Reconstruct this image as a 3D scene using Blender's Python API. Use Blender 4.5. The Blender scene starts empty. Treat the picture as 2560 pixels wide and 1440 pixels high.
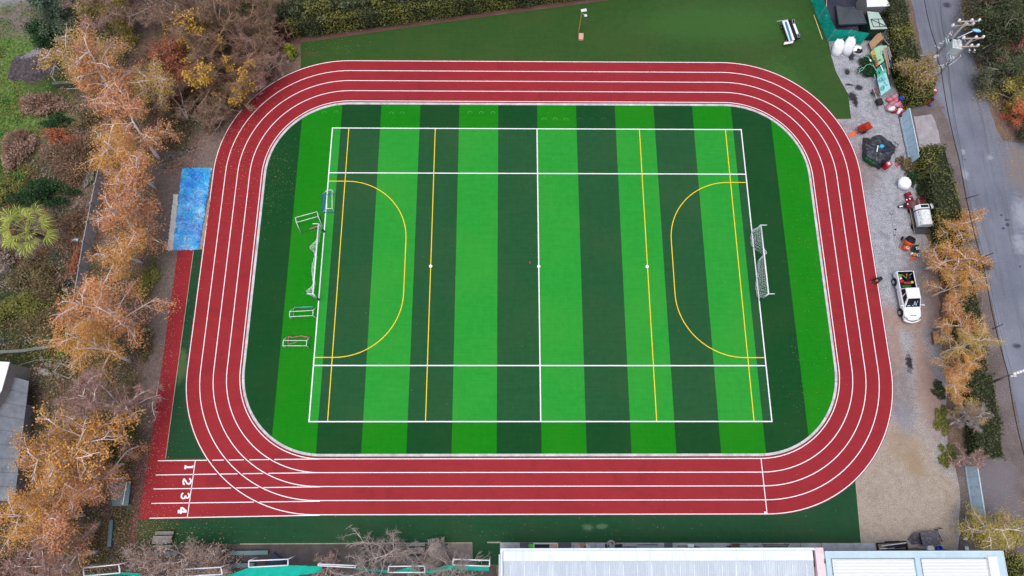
import bpy, math, random
import numpy as np
from mathutils import Matrix, Vector
SC = bpy.context.scene
COL = SC.collection
PI = math.pi
# ------------------------------------------------------------------ camera, sky, sun, exposure
CAM = np.array([-3.5516, -18.5881, 67.3211])
FPX = 1707.0
TILT, YAW, ROLL = math.radians(16.1134), math.radians(-2.14535), math.radians(2.15240)
RM = Matrix.Rotation(YAW, 3, 'Z') @ Matrix.Rotation(TILT, 3, 'X') @ Matrix.Rotation(ROLL, 3, 'Z')
RN = np.array(RM)
cd = bpy.data.cameras.new('camera'); cam = bpy.data.objects.new('camera', cd); COL.objects.link(cam)
cd.sensor_width = 36.0; cd.lens = FPX / 2560 * 36; cd.clip_start = 0.5; cd.clip_end = 3000
cam.matrix_world = Matrix.Translation(Vector(CAM)) @ RM.to_4x4()
SC.camera = cam
SUN_EL, SUN_AZ = 79.0, 200.0          # the bright part of the cloud cover: almost overhead
w = bpy.data.worlds.new('World'); SC.world = w; w.use_nodes = True
nt = w.node_tree; bg = nt.nodes['Background']
sky = nt.nodes.new('ShaderNodeTexSky'); sky.sky_type = 'NISHITA'; sky.sun_disc = False
sky.sun_elevation = math.radians(SUN_EL); sky.sun_rotation = math.radians(SUN_AZ)
sky.air_density = 1.0; sky.dust_density = 4.0; sky.ozone_density = 0.6
nt.links.new(sky.outputs[0], bg.inputs[0]); bg.inputs[1].default_value = 0.145
sl = bpy.data.lights.new('sun', 'SUN'); so = bpy.data.objects.new('sun', sl); COL.objects.link(so)
sl.energy = 1.15; sl.angle = math.radians(50); sl.color = (1.0, 0.965, 0.92)
so.rotation_euler = (math.radians(-(90 - SUN_EL)), 0, math.radians(-SUN_AZ))
SC.view_settings.view_transform = 'Standard'; SC.view_settings.look = 'None'
SC.view_settings.gamma = 1.0; SC.view_settings.exposure = 0.36
SC.render.engine = 'CYCLES'
SC.cycles.max_bounces = 5; SC.cycles.diffuse_bounces = 3; SC.cycles.glossy_bounces = 2
SC.cycles.transmission_bounces = 2; SC.cycles.transparent_max_bounces = 4

def P(x, y, z=0.0):
    """photograph position (2560 wide) to the world point at height z"""
    d = RN @ np.array([(x - 1280) / FPX, (720 - y) / FPX, -1.0])
    t = (z - CAM[2]) / d[2]
    q = CAM + t * d
    return (float(q[0]), float(q[1]), float(z))
def proj(p):
    q = (np.array(p, float) - CAM) @ RN
    return 1280 + FPX * q[0] / -q[2], 720 - FPX * q[1] / -q[2]
def HT(b, t):
    """height of an upright whose foot is seen at b and whose tip at t"""
    B = P(*b); best = (1e9, 1)
    for i in range(10, 1400):
        h = i * 0.01
        x, y = proj((B[0], B[1], h)); d = (x - t[0]) ** 2 + (y - t[1]) ** 2
        if d < best[0]: best = (d, h)
    return best[1]
def C(r, g, b, k=1.0):
    f = lambda c: (c / 255 / 12.92) if c / 255 <= 0.04045 else ((c / 255 + 0.055) / 1.055) ** 2.4
    return (f(r) * k, f(g) * k, f(b) * k)
K = 0.86
# ------------------------------------------------------------------ materials
class NT:
    def __init__(s, name):
        s.m = bpy.data.materials.new(name); s.m.use_nodes = True
        s.t = s.m.node_tree; s.b = s.t.nodes['Principled BSDF']
        s.geo = s.t.nodes.new('ShaderNodeNewGeometry'); s.pos = s.geo.outputs['Position']
        s.oc = s.t.nodes.new('ShaderNodeTexCoord').outputs['Object']
    def link(s, a, b): s.t.links.new(a, b)
    def noise(s, scale, detail=3, rough=0.6, vec=None, dist=0.0):
        n = s.t.nodes.new('ShaderNodeTexNoise'); n.inputs['Scale'].default_value = scale
        n.inputs['Detail'].default_value = detail; n.inputs['Roughness'].default_value = rough
        n.inputs['Distortion'].default_value = dist
        s.link(vec or s.pos, n.inputs['Vector']); return n.outputs[0]
    def vor(s, scale, feature='F1', out='Distance', vec=None):
        n = s.t.nodes.new('ShaderNodeTexVoronoi'); n.feature = feature; n.inputs['Scale'].default_value = scale
        s.link(vec or s.pos, n.inputs['Vector']); return n.outputs[out]
    def ramp(s, fac, stops, interp='LINEAR'):
        n = s.t.nodes.new('ShaderNodeValToRGB'); cr = n.color_ramp; cr.interpolation = interp
        while len(cr.elements) < len(stops): cr.elements.new(0.5)
        for e, (p, c) in zip(cr.elements, stops):
            e.position = p; e.color = (c, c, c, 1) if isinstance(c, (int, float)) else (*c, 1)
        s.link(fac, n.inputs[0]); return n.outputs[0]
    def mix(s, a, b, f, mode='MIX'):
        n = s.t.nodes.new('ShaderNodeMix'); n.data_type = 'RGBA'; n.blend_type = mode
        for v, i in ((a, 6), (b, 7), (f, 0)):
            if isinstance(v, tuple): n.inputs[i].default_value = (*v, 1)
            elif isinstance(v, (int, float)): n.inputs[i].default_value = v
            else: s.link(v, n.inputs[i])
        return n.outputs[2]
    def math(s, op, a, b=None, c=None, clamp=False):
        n = s.t.nodes.new('ShaderNodeMath'); n.operation = op; n.use_clamp = clamp
        for v, i in ((a, 0), (b, 1), (c, 2)):
            if v is None: continue
            if isinstance(v, (int, float)): n.inputs[i].default_value = v
            else: s.link(v, n.inputs[i])
        return n.outputs[0]
    def scalevec(s, v, sx, sy, sz=1.0):
        n = s.t.nodes.new('ShaderNodeVectorMath'); n.operation = 'MULTIPLY'; s.link(v, n.inputs[0])
        n.inputs[1].default_value = (sx, sy, sz); return n.outputs[0]
    def blob(s, cx, cy, rx, ry, soft=0.4, wob=0.5, wscale=0.35, rot=0.0):
        """soft-edged patch mask around a place on the ground"""
        mp = s.t.nodes.new('ShaderNodeMapping'); mp.vector_type = 'TEXTURE'
        mp.inputs['Location'].default_value = (cx, cy, 0); mp.inputs['Rotation'].default_value = (0, 0, rot)
        mp.inputs['Scale'].default_value = (rx, ry, 1e6); s.link(s.pos, mp.inputs[0])
        ln = s.t.nodes.new('ShaderNodeVectorMath'); ln.operation = 'LENGTH'; s.link(mp.outputs[0], ln.inputs[0])
        nz = s.noise(wscale, 6, 0.65)
        d = s.math('ADD', ln.outputs['Value'], s.math('MULTIPLY', s.math('SUBTRACT', nz, 0.5), wob * 2))
        mr = s.t.nodes.new('ShaderNodeMapRange'); s.link(d, mr.inputs[0])
        mr.inputs[1].default_value = 1 - soft; mr.inputs[2].default_value = 1 + soft
        mr.inputs[3].default_value = 1; mr.inputs[4].default_value = 0
        return mr.outputs[0]
    def fin(s, color, rough=0.8, spec=0.3, bump=None, bstr=0.3, bdist=0.02, metal=0.0, tint=None):
        if isinstance(color, tuple): s.b.inputs['Base Color'].default_value = (*color, 1)
        else: s.link(color, s.b.inputs['Base Color'])
        s.b.inputs['Roughness'].default_value = rough
        s.b.inputs['Specular IOR Level'].default_value = spec
        s.b.inputs['Metallic'].default_value = metal
        if tint: s.b.inputs['Specular Tint'].default_value = (*tint, 1)
        if bump is not None:
            n = s.t.nodes.new('ShaderNodeBump'); n.inputs['Strength'].default_value = bstr
            n.inputs['Distance'].default_value = bdist; s.link(bump, n.inputs['Height'])
            s.link(n.outputs[0], s.b.inputs['Normal'])
        return s.m
_mc = {}
def mat(name, rgb, var=0.18, scale=3.0, rough=0.7, spec=0.3, metal=0.0, dirt=None, dirt_amt=0.35):
    """painted / plain surface with uneven tone and optional dirt"""
    if name in _mc: return _mc[name]
    n = NT(name); c = C(*rgb, K)
    a = tuple(min(1, x * (1 + var)) for x in c); b = tuple(x * (1 - var) for x in c)
    nz = n.noise(scale, 5, 0.65, n.oc)
    col = n.mix(b, a, n.ramp(nz, [(0.3, 0.0), (0.7, 1.0)]))
    if dirt:
        d = n.noise(scale * 2.3, 6, 0.7, n.oc)
        col = n.mix(col, C(*dirt, K), n.math('MULTIPLY', n.ramp(d, [(0.5, 0.0), (0.68, 1.0)]), dirt_amt))
    _mc[name] = n.fin(col, rough, spec, metal=metal); return _mc[name]
def leafmat(name, cols, k=1.25, trans=0.35):
    if name in _mc: return _mc[name]
    n = NT(name); r = n.geo.outputs['Random Per Island']
    st = []
    for i, c in enumerate(cols):
        l = C(*c, k); g_ = sum(l) / 3; st.append((i / max(1, len(cols) - 1), tuple((x * .9 + g_ * .1) * min(1, .8 / max(l)) for x in l)))
    nz = n.noise(0.9, 3, 0.5)
    f = n.math('ADD', n.math('MULTIPLY', r, 0.62), n.math('MULTIPLY', n.math('SUBTRACT', nz, 0.3), 0.75), clamp=True)
    col = n.ramp(f, st)
    n.fin(col, 0.65, 0.25)
    tr = n.t.nodes.new('ShaderNodeBsdfTranslucent'); n.link(col, tr.inputs[0])
    mx = n.t.nodes.new('ShaderNodeMixShader'); mx.inputs[0].default_value = trans
    n.link(n.b.outputs[0], mx.inputs[1]); n.link(tr.outputs[0], mx.inputs[2])
    n.link(mx.outputs[0], n.t.nodes['Material Output'].inputs[0])
    _mc[name] = n.m; return n.m
# ------------------------------------------------------------------ mesh builder
class MB:
    def __init__(s, m=None):
        s.v = []; s.f = []; s.mi = []; s.mats = []; s.cur = 0; s.q = []
        if m: s.use(m)
    def use(s, m):
        if m not in s.mats: s.mats.append(m)
        s.cur = s.mats.index(m); return s
    def add(s, V, F):
        o = len(s.v); s.v += [tuple(map(float, p)) for p in V]
        for f in F: s.f.append(tuple(i + o for i in f)); s.mi.append(s.cur)
        return s
    def quads(s, A):                       # A: (n,4,3)
        s.q.append((np.asarray(A, float), s.cur)); return s
    def prism(s, pts, z0, z1, bottom=True):
        pts = [(p[0], p[1]) for p in pts]
        ar = sum(pts[i][0] * pts[(i + 1) % len(pts)][1] - pts[(i + 1) % len(pts)][0] * pts[i][1] for i in range(len(pts)))
        if ar < 0: pts = pts[::-1]
        n = len(pts); V = [(x, y, z0) for x, y in pts] + [(x, y, z1) for x, y in pts]
        F = [tuple(range(n, 2 * n))] + [(i, (i + 1) % n, n + (i + 1) % n, n + i) for i in range(n)]
        if bottom: F.append(tuple(range(n))[::-1])
        return s.add(V, F)
    def sheet(s, pts, z=None):
        V = [(p[0], p[1], z if z is not None else p[2]) for p in pts]
        ar = sum(V[i][0] * V[(i + 1) % len(V)][1] - V[(i + 1) % len(V)][0] * V[i][1] for i in range(len(V)))
        if ar < 0: V = V[::-1]
        return s.add(V, [tuple(range(len(V)))])
    def box(s, c, d, rz=0.0, M=None, bev=0.0):
        x, y, z = d[0] / 2, d[1] / 2, d[2] / 2
        if bev:
            b = min(bev, x * .9, y * .9, z * .9)
            V = []
            for zz, ins in ((-z, b), (-z + b, 0), (z - b, 0), (z, b)):
                X, Y = x - ins, y - ins; k = b * 0.5
                V += [(-X + k, -Y, zz), (X - k, -Y, zz), (X, -Y + k, zz), (X, Y - k, zz), (X - k, Y, zz), (-X + k, Y, zz), (-X, Y - k, zz), (-X, -Y + k, zz)]
            F = [tuple(range(8))[::-1], tuple(range(24, 32))]
            for r in range(3):
                for i in range(8): F.append((r * 8 + i, r * 8 + (i + 1) % 8, r * 8 + 8 + (i + 1) % 8, r * 8 + 8 + i))
        else:
            V = [(a * x, b * y, e * z) for e in (-1, 1) for a, b in ((-1, -1), (1, -1), (1, 1), (-1, 1))]
            F = [(3, 2, 1, 0), (4, 5, 6, 7)] + [(i, (i + 1) % 4, 4 + (i + 1) % 4, 4 + i) for i in range(4)]
        R = M or Matrix.Rotation(rz, 3, 'Z')
        V = [tuple(R @ Vector(p) + Vector(c)) for p in V]
        return s.add(V, F)
    def bar(s, a, b, w, h=None):
        """square-section bar from a to b"""
        h = h or w; a = Vector(a); b = Vector(b); d = (b - a); L = d.length
        if L < 1e-6: return s
        q = d.to_track_quat('X', 'Z').to_matrix()
        return s.box((a + b) / 2, (L, w, h), M=q)
    def tube(s, pts, rad, n=6, cap=True):
        pts = [Vector(p) for p in pts]; k = len(pts)
        if isinstance(rad, (int, float)): rad = [rad] * k
        V = []; F = []; u = None
        for i, p in enumerate(pts):
            t = (pts[min(i + 1, k - 1)] - pts[max(i - 1, 0)])
            if t.length < 1e-9: t = Vector((0, 0, 1))
            t.normalize()
            if u is None:
                u = t.cross(Vector((0.3, 0.9, 0.2)));
                if u.length < 1e-3: u = t.cross(Vector((1, 0, 0)))
            u = (u - t * u.dot(t)).normalized(); w_ = t.cross(u)
            for j in range(n):
                a = 2 * PI * j / n; V.append(p + (u * math.cos(a) + w_ * math.sin(a)) * rad[i])
        for i in range(k - 1):
            for j in range(n): F.append((i * n + j, i * n + (j + 1) % n, (i + 1) * n + (j + 1) % n, (i + 1) * n + j))
        if cap: F += [tuple(range(n))[::-1], tuple(range((k - 1) * n, k * n))]
        return s.add(V, F)
    def lathe(s, prof, c=(0, 0, 0), n=16, M=None, sq=(1, 1), wob=None):
        V = []; F = []; k = len(prof)
        for i, (r, z) in enumerate(prof):
            for j in range(n):
                a = 2 * PI * j / n; rr = r * (1 + (wob(a, z) if wob else 0))
                p = Vector((rr * math.cos(a) * sq[0], rr * math.sin(a) * sq[1], z))
                if M: p = M @ p
                V.append(p + Vector(c))
        for i in range(k - 1):
            for j in range(n): F.append((i * n + j, i * n + (j + 1) % n, (i + 1) * n + (j + 1) % n, (i + 1) * n + j))
        F += [tuple(range(n))[::-1], tuple(range((k - 1) * n, k * n))]
        return s.add(V, F)
    def ribbon(s, pts, w, z, closed=False):
        pts = [np.array(p[:2], float) for p in pts]; k = len(pts); V = []; F = []
        for i in range(k):
            a = pts[i - 1] if (closed or i > 0) else pts[i]; b = pts[(i + 1) % k] if (closed or i < k - 1) else pts[i]
            t = b - a; t /= max(1e-9, np.hypot(*t)); nrm = np.array([-t[1], t[0]]) * w / 2
            V += [(*(pts[i] + nrm), z), (*(pts[i] - nrm), z)]
        m = k if closed else k - 1
        for i in range(m):
            j = (i + 1) % k; F.append((2 * i + 1, 2 * j + 1, 2 * j, 2 * i))
        return s.add(V, F)
    def grid(s, fn, nu, nv):
        V = [fn(i / (nu - 1), j / (nv - 1)) for j in range(nv) for i in range(nu)]
        F = [(j * nu + i, j * nu + i + 1, (j + 1) * nu + i + 1, (j + 1) * nu + i) for j in range(nv - 1) for i in range(nu - 1)]
        return s.add(V, F)
    def mesh(s, name, off=(0, 0, 0), rz=0.0, smooth=False):
        V = np.array(s.v, float).reshape(-1, 3); nF = len(s.f)
        loops = [i for f in s.f for i in f]; tot = [len(f) for f in s.f]; mi = list(s.mi); base = len(V)
        for A, m in s.q:
            n = len(A); V = np.vstack([V, A.reshape(-1, 3)])
            loops = np.concatenate([np.asarray(loops, int), np.arange(base, base + 4 * n)]); base += 4 * n
            tot = np.concatenate([np.asarray(tot, int), np.full(n, 4)]); mi = np.concatenate([np.asarray(mi, int), np.full(n, m)])
        V = V - np.array(off)
        if rz:
            c, q = math.cos(-rz), math.sin(-rz); V = V @ np.array([[c, -q, 0], [q, c, 0], [0, 0, 1]]).T
        me = bpy.data.meshes.new(name); tot = np.asarray(tot, int); loops = np.asarray(loops, int)
        me.vertices.add(len(V)); me.vertices.foreach_set('co', V.ravel().astype(np.float32))
        me.loops.add(len(loops)); me.loops.foreach_set('vertex_index', loops.astype(np.int32))
        me.polygons.add(len(tot)); st = np.concatenate([[0], np.cumsum(tot)[:-1]])
        me.polygons.foreach_set('loop_start', st.astype(np.int32)); me.polygons.foreach_set('loop_total', tot.astype(np.int32))
        for m in s.mats: me.materials.append(m)
        me.polygons.foreach_set('material_index', np.asarray(mi, np.int32))
        me.polygons.foreach_set('use_smooth', np.full(len(tot), bool(smooth)))
        me.update(calc_edges=True); me.validate(); return me
    def build(s, name, parent=None, off=(0, 0, 0), rz=0.0, smooth=False):
        o = bpy.data.objects.new(name, s.mesh(name, off, rz, smooth)); COL.objects.link(o)
        if parent: o.parent = parent
        else: o.location = off; o.rotation_euler = (0, 0, rz)
        return o
def tag(o, label, cat, group=None, kind=None):
    if label: o['label'] = label
    if cat: o['category'] = cat
    if group: o['group'] = group
    if kind: o['kind'] = kind
    return o
def struct(name, mb, label=None, smooth=False):
    o = mb.build(name, smooth=smooth); o['kind'] = 'structure'
    if label: tag(o, label, 'ground')
    return o
class Thing:
    """an Empty at the base; parts drawn in world coordinates (w=True) or local ones"""
    def __init__(s, name, label, cat, loc=(0, 0, 0), rz=0.0, group=None):
        s.o = bpy.data.objects.new(name, None); COL.objects.link(s.o); s.o.location = loc; s.o.rotation_euler = (0, 0, rz)
        s.o.empty_display_size = 0.2; s.loc = loc; s.rz = rz; tag(s.o, label, cat, group)
    def part(s, name, mb, w=False, smooth=False, parent=None, label=None):
        o = mb.build(name, parent or s.o, s.loc if w else (0, 0, 0), s.rz if w else 0.0, smooth)
        if label: o['label'] = label
        return o
def solo(name, mb, label, cat, off=(0, 0, 0), group=None, kind=None, smooth=False, local=False, rz=0.0):
    """a thing that is one mesh"""
    if local:
        o = mb.build(name, smooth=smooth); o.location = off; o.rotation_euler = (0, 0, rz)
    else: o = mb.build(name, off=off, smooth=smooth)
    return tag(o, label, cat, group, kind)
def copy_tree(o, loc, rz, sc, label, group=None, mats=None, parent=None):
    """copy a thing with its parts; mats: {part name: material} laid on the copy only"""
    c = o.copy(); COL.objects.link(c)
    if parent: c.parent = parent
    else:
        c.location = loc; c.rotation_euler = (0, 0, rz); c.scale = sc if isinstance(sc, tuple) else (sc,) * 3
        c['label'] = label
        if group: c['group'] = group
    if mats:
        key = c.name.split('.')[0]
        if key in mats and c.data:
            c.material_slots[len(c.material_slots) - 1].link = 'OBJECT'; c.material_slots[len(c.material_slots) - 1].material = mats[key]
    for ch in list(o.children): copy_tree(ch, None, None, None, None, None, mats, c)
    return c
def jit(pts, step=1.0, amp=0.25, seed=1, closed=True):
    """break a traced outline into short uneven steps"""
    r = random.Random(seed); out = []; n = len(pts)
    for i in range(n if closed else n - 1):
        a, b = pts[i], pts[(i + 1) % n]; L = math.hypot(b[0] - a[0], b[1] - a[1]); k = max(1, int(L / step))
        for j in range(k):
            t = j / k; out.append((a[0] + (b[0] - a[0]) * t + r.uniform(-amp, amp), a[1] + (b[1] - a[1]) * t + r.uniform(-amp, amp)))
    return out
# ------------------------------------------------------------------ ground materials
def pb(n, x, y, rx, ry, **k):           # a patch given at a photograph place, size in metres
    p = P(x, y); return n.blob(p[0], p[1], rx, ry, **k)
def m_ground():
    n = NT('soil_and_leaf_litter')
    big = n.noise(0.16, 5, 0.6); mid = n.noise(1.2, 6, 0.7); fine = n.noise(9, 5, 0.75)
    lit = n.ramp(fine, [(0.36, C(60, 52, 48, K)), (0.48, C(106, 92, 82, K)), (0.56, C(138, 114, 98, K)), (0.66, C(176, 144, 122, K))])
    soil = n.ramp(mid, [(0.36, C(74, 66, 62, K)), (0.64, C(130, 116, 106, K))])
    col = n.mix(soil, lit, n.ramp(n.noise(0.5, 4, 0.6), [(0.35, 0.15), (0.6, 0.9)]))
    grass = n.ramp(n.noise(3, 7, 0.8), [(0.36, C(50, 62, 36, K)), (0.46, C(66, 100, 44, K)), (0.54, C(104, 124, 62, K)), (0.64, C(140, 140, 92, K))])
    for a in ((20, 230, 4.2, 6.0), (150, 110, 6, 3.4), (60, 130, 5, 2.5), (1, 400, 3, 5), (90, 270, 4, 3)):
        col = n.mix(col, grass, pb(n, *a, soft=0.35, wob=0.9))
    dgr = n.ramp(n.noise(5, 6, 0.75), [(0.3, C(30, 44, 24, K)), (0.7, C(74, 84, 46, K))])
    for a in ((90, 880, 7, 2.6), (80, 760, 5, 4.0), (170, 190, 3.5, 2.4), (40, 470, 3, 3), (480, 330, 3.0, 3.4), (400, 690, 1.6, 3.2), (330, 1130, 2.6, 2.2)):
        col = n.mix(col, dgr, pb(n, *a, soft=0.5, wob=1.0))
    grv = n.ramp(n.noise(14, 4, 0.8), [(0.35, C(120, 122, 126, K)), (0.65, C(186, 188, 194, K))])
    col = n.mix(col, grv, pb(n, 0, 0, 5.2, 3.4, soft=0.12, wob=0.2))
    bare = n.ramp(n.noise(3, 6, 0.75), [(0.3, C(92, 82, 78, K)), (0.7, C(142, 128, 120, K))])
    for a in ((480, 420, 4.5, 2.8), (430, 520, 1.4, 4.5), (425, 750, 1.6, 5.5), (395, 930, 1.8, 3.5), (60, 40, 5, 2.2), (520, 370, 2.5, 3.0)):
        col = n.mix(col, bare, pb(n, *a, soft=0.5, wob=0.6))
    rl = n.ramp(n.noise(16, 4, 0.8), [(0.38, C(62, 48, 46, K)), (0.55, C(104, 74, 70, K)), (0.66, C(176, 130, 112, K))])
    for a in ((345, 1270, 2.2, 5.0), (360, 1180, 1.2, 3), (2450, 900, 1.6, 16), (2525, 1380, 5, 4)):
        col = n.mix(col, rl, pb(n, *a, soft=0.45, wob=0.6))
    for x in (760, 840, 930, 1020, 1110, 1200, 1300, 1400, 1500):
        col = n.mix(col, rl, pb(n, x, 105 - (x - 752) * .137 - 8, 2.4, .9, soft=.4, wob=.3, rot=.14))
    return n.fin(col, 0.92, 0.15, bump=fine, bstr=0.5, bdist=0.05)
def m_gravel():
    n = NT('crushed_gravel_and_sand')
    sp = n.math('ADD', n.math('MULTIPLY', n.noise(13.0, 4, 0.85), .8), n.math('MULTIPLY', n.noise(1.6, 6, 0.75), .2)); stn = n.noise(.7, 6, .7)
    g = n.ramp(sp, [(0.38, C(78, 77, 81, K)), (0.46, C(134, 135, 141, K)), (0.54, C(172, 174, 181, K)), (0.62, C(218, 220, 225, K))])
    g = n.mix(g, C(104, 100, 102, K), n.math('MULTIPLY', n.ramp(stn, [(0.5, 0.0), (0.68, 1.0)]), 0.5))
    dk = n.ramp(sp, [(0.34, C(78, 72, 74, K)), (0.5, C(132, 122, 120, K)), (0.66, C(178, 166, 162, K))])
    sand = n.ramp(sp, [(0.38, C(104, 94, 88, K)), (0.46, C(150, 138, 126, K)), (0.55, C(176, 163, 148, K)), (0.66, C(204, 192, 178, K))])
    sand = n.mix(sand, C(150, 124, 92, K), n.math('MULTIPLY', pb(n, 2262, 1120, 1.6, 1.5, soft=0.3, wob=1.8, wscale=1.1), 0.4))
    sand = n.mix(sand, C(150, 128, 100, K), n.math('MULTIPLY', pb(n, 2290, 1165, 0.9, 1.1, soft=0.4, wob=1.1), 0.7))
    tan = n.ramp(sp, [(0.34, C(112, 92, 84, K)), (0.6, C(176, 152, 140, K))])
    col = g
    for a in ((2330, 700, 2.4, 4.4), (2350, 820, 1.4, 3), (2160, 430, 1.6, 2.2), (2250, 960, 1.3, 4.5), (2330, 300, 1, 1)):
        col = n.mix(col, dk, n.math('MULTIPLY', pb(n, *a, soft=0.5, wob=0.6), 0.85))
    for a in ((2260, 795, 3.0, 1.3), (2310, 930, 0.9, 5), (2235, 850, 0.7, 3), (2330, 1020, 1.2, 3), (2345, 740, .8, 4)):
        col = n.mix(col, tan, n.math('MULTIPLY', pb(n, *a, soft=0.5, wob=0.7), 0.9))
    col = n.mix(col, sand, pb(n, 2240, 1290, 6.6, 9.6, soft=0.16, wob=0.6, wscale=0.45))
    col = n.mix(col, C(140, 122, 100, K), n.math('MULTIPLY', n.math('MULTIPLY', pb(n, 2240, 1290, 6.6, 9.6, soft=.3), n.ramp(n.noise(.55, 6, .75, dist=.6), [(0.52, 0.0), (0.66, 1.0)])), .4))
    col = n.mix(col, C(128, 132, 146, K), n.math('MULTIPLY', pb(n, 2255, 1040, 0.9, 1.6, soft=0.4, wob=0.6), 0.5))
    redd = n.ramp(n.noise(14, 4, 0.8), [(0.5, 0.0), (0.58, 1.0)])
    for a in ((2200, 830, 0.7, 4.0), (2225, 950, 0.5, 4), (2115, 320, 1.0, 1.6), (2145, 370, 0.5, 2.0)):
        col = n.mix(col, C(128, 62, 66, K), n.math('MULTIPLY', n.math('MULTIPLY', pb(n, *a, soft=0.7, wob=0.5), redd), 0.7))
    for a in ((2155, 153, 0.6, 0.4), (2128, 142, 0.35, 0.5), (2118, 180, 0.3, 0.4), (2147, 218, 0.45, 0.35), (2131, 242, 0.55, 0.6), (2138, 258, 0.3, 0.5), (2123, 212, 0.4, 0.15), (2273, 908, 0.3, 0.8)):
        col = n.mix(col, C(40, 38, 44, K), n.math('MULTIPLY', pb(n, *a, soft=0.35, wob=1.3, wscale=2.5), 0.95))
    return n.fin(col, 0.9, 0.2, bump=sp, bstr=0.35, bdist=0.03)
KT = 0.80
def m_turf(name, c, var=0.16, sheen=0.4, patch=None):
    n = NT(name); b = C(*c, K * KT)
    tuft = n.noise(12, 4, 0.85); mid = n.noise(1.6, 5, 0.7); big = n.noise(0.14, 3, 0.5)
    row = n.noise(1.0, 3, 0.6, n.scalevec(n.pos, 0.25, 5.0)); row2 = n.noise(1.0, 3, 0.6, n.scalevec(n.pos, 5.0, 0.25))
    f = n.math('ADD', n.math('MULTIPLY', tuft, 0.42), n.math('ADD', n.math('MULTIPLY', mid, 0.28), n.math('ADD', n.math('MULTIPLY', row, 0.18), n.math('MULTIPLY', row2, 0.12))))
    col = n.ramp(f, [(0.34, tuple(x * (1 - var * 2) for x in b)), (0.5, b), (0.66, tuple(x * (1 + var * 1.6) for x in b))])
    col = n.mix(col, C(c[0] + 26, c[1] + 4, c[2] + 4, K * KT), n.math('MULTIPLY', n.ramp(big, [(0.45, 0.0), (0.7, 1.0)]), 0.35))
    dk = n.vor(2.2); col = n.mix(col, tuple(x * 0.55 for x in b), n.math('MULTIPLY', n.ramp(dk, [(0.03, 1.0), (0.09, 0.0)]), 0.55))
    for (x, y, rx, ry, cc, amt) in (patch or []):
        col = n.mix(col, C(*cc, K), n.math('MULTIPLY', pb(n, x, y, rx, ry, soft=0.4, wob=1.0, wscale=1.5), amt))
    return n.fin(col, 0.6, 0.35, bump=tuft, bstr=0.3, bdist=0.03, tint=tuple(min(1, x * 2.4) for x in b))
def m_track():
    n = NT('red_rubber_track'); b = C(165, 50, 55, K * KT)
    gr = n.noise(34, 2, 0.9); mid = n.noise(0.9, 6, 0.6); big = n.noise(0.09, 3, 0.5)
    col = n.ramp(gr, [(0.3, tuple(x * 0.84 for x in b)), (0.7, tuple(x * 1.14 for x in b))])
    col = n.mix(col, C(182, 60, 68, K * KT), n.math('MULTIPLY', n.ramp(mid, [(0.4, 0.0), (0.75, 1.0)]), 0.45))
    col = n.mix(col, C(140, 36, 48, K * KT), n.math('MULTIPLY', n.ramp(big, [(0.45, 0.0), (0.7, 1.0)]), 0.3))
    sc = n.noise(1.0, 5, 0.7, n.scalevec(n.pos, 0.5, 4.0)); col = n.mix(col, C(150, 44, 54, K * KT), n.math('MULTIPLY', n.ramp(sc, [(0.5, 0.0), (0.7, 1.0)]), 0.5))
    st = n.noise(0.35, 7, 0.75, dist=.8); col = n.mix(col, C(134, 40, 48, K * KT), n.math('MULTIPLY', n.ramp(st, [(0.54, 0.0), (0.66, 1.0)]), 0.4))
    ds = n.vor(1.3); col = n.mix(col, C(196, 96, 92, K * KT), n.math('MULTIPLY', n.ramp(ds, [(0.02, 1.0), (0.05, 0.0)]), 0.5))
    return n.fin(col, 0.6, 0.25, bump=gr, bstr=0.35, bdist=0.01, tint=(1.0, 0.3, 0.34))
def m_asphalt():
    n = NT('worn_asphalt')
    sp = n.noise(11, 4, 0.85); big = n.noise(0.22, 5, 0.65); ln = n.noise(1.0, 4, 0.6, n.scalevec(n.pos, 1.6, 0.08))
    col = n.ramp(sp, [(0.3, C(90, 94, 105, K)), (0.7, C(124, 130, 145, K))])
    col = n.mix(col, C(134, 138, 150, K), n.math('MULTIPLY', n.ramp(big, [(0.4, 0.0), (0.65, 1.0)]), 0.55))
    col = n.mix(col, C(84, 86, 92, K), n.math('MULTIPLY', n.ramp(ln, [(0.5, 0.0), (0.66, 1.0)]), 0.45))
    for a in ((2462, 760, 0.9, 10), (2345, 200, 0.7, 8)):
        col = n.mix(col, C(150, 154, 166, K), n.math('MULTIPLY', pb(n, *a, soft=0.5, wob=0.6, rot=0.24), 0.3))
    for a in ((2555, 535, 0.8, 1.6), (2550, 610, 0.7, 0.9), (2474, 394, 0.3, 0.25), (2408, 380, 0.25, 0.3), (2413, 435, 0.3, 0.6)):
        col = n.mix(col, C(172, 176, 186, K), n.math('MULTIPLY', pb(n, *a, soft=0.5, wob=1.5, wscale=2.2), 0.5))
    for a in ((2503, 538, 0.14, 0.12), (2517, 550, 0.3, 0.08), (2519, 562, 0.2, 0.16), (2508, 571, 0.16, 0.14), (2413, 399, 0.1, 0.1), (2542, 865, 0.4, 0.22), (2367, 13, 0.45, 0.35), (2550, 666, 0.14, 0.1)):
        col = n.mix(col, C(52, 54, 62, K), n.math('MULTIPLY', pb(n, *a, soft=0.4, wob=0.7, wscale=3), 0.85))
    br = C(128, 116, 110, K)
    for a in ((2555, 425, 1.7, 2.8),):
        col = n.mix(col, br, n.math('MULTIPLY', pb(n, *a, soft=0.4, wob=0.7), 0.75))
    return n.fin(col, 0.8, 0.25, bump=sp, bstr=0.3, bdist=0.02)
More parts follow.
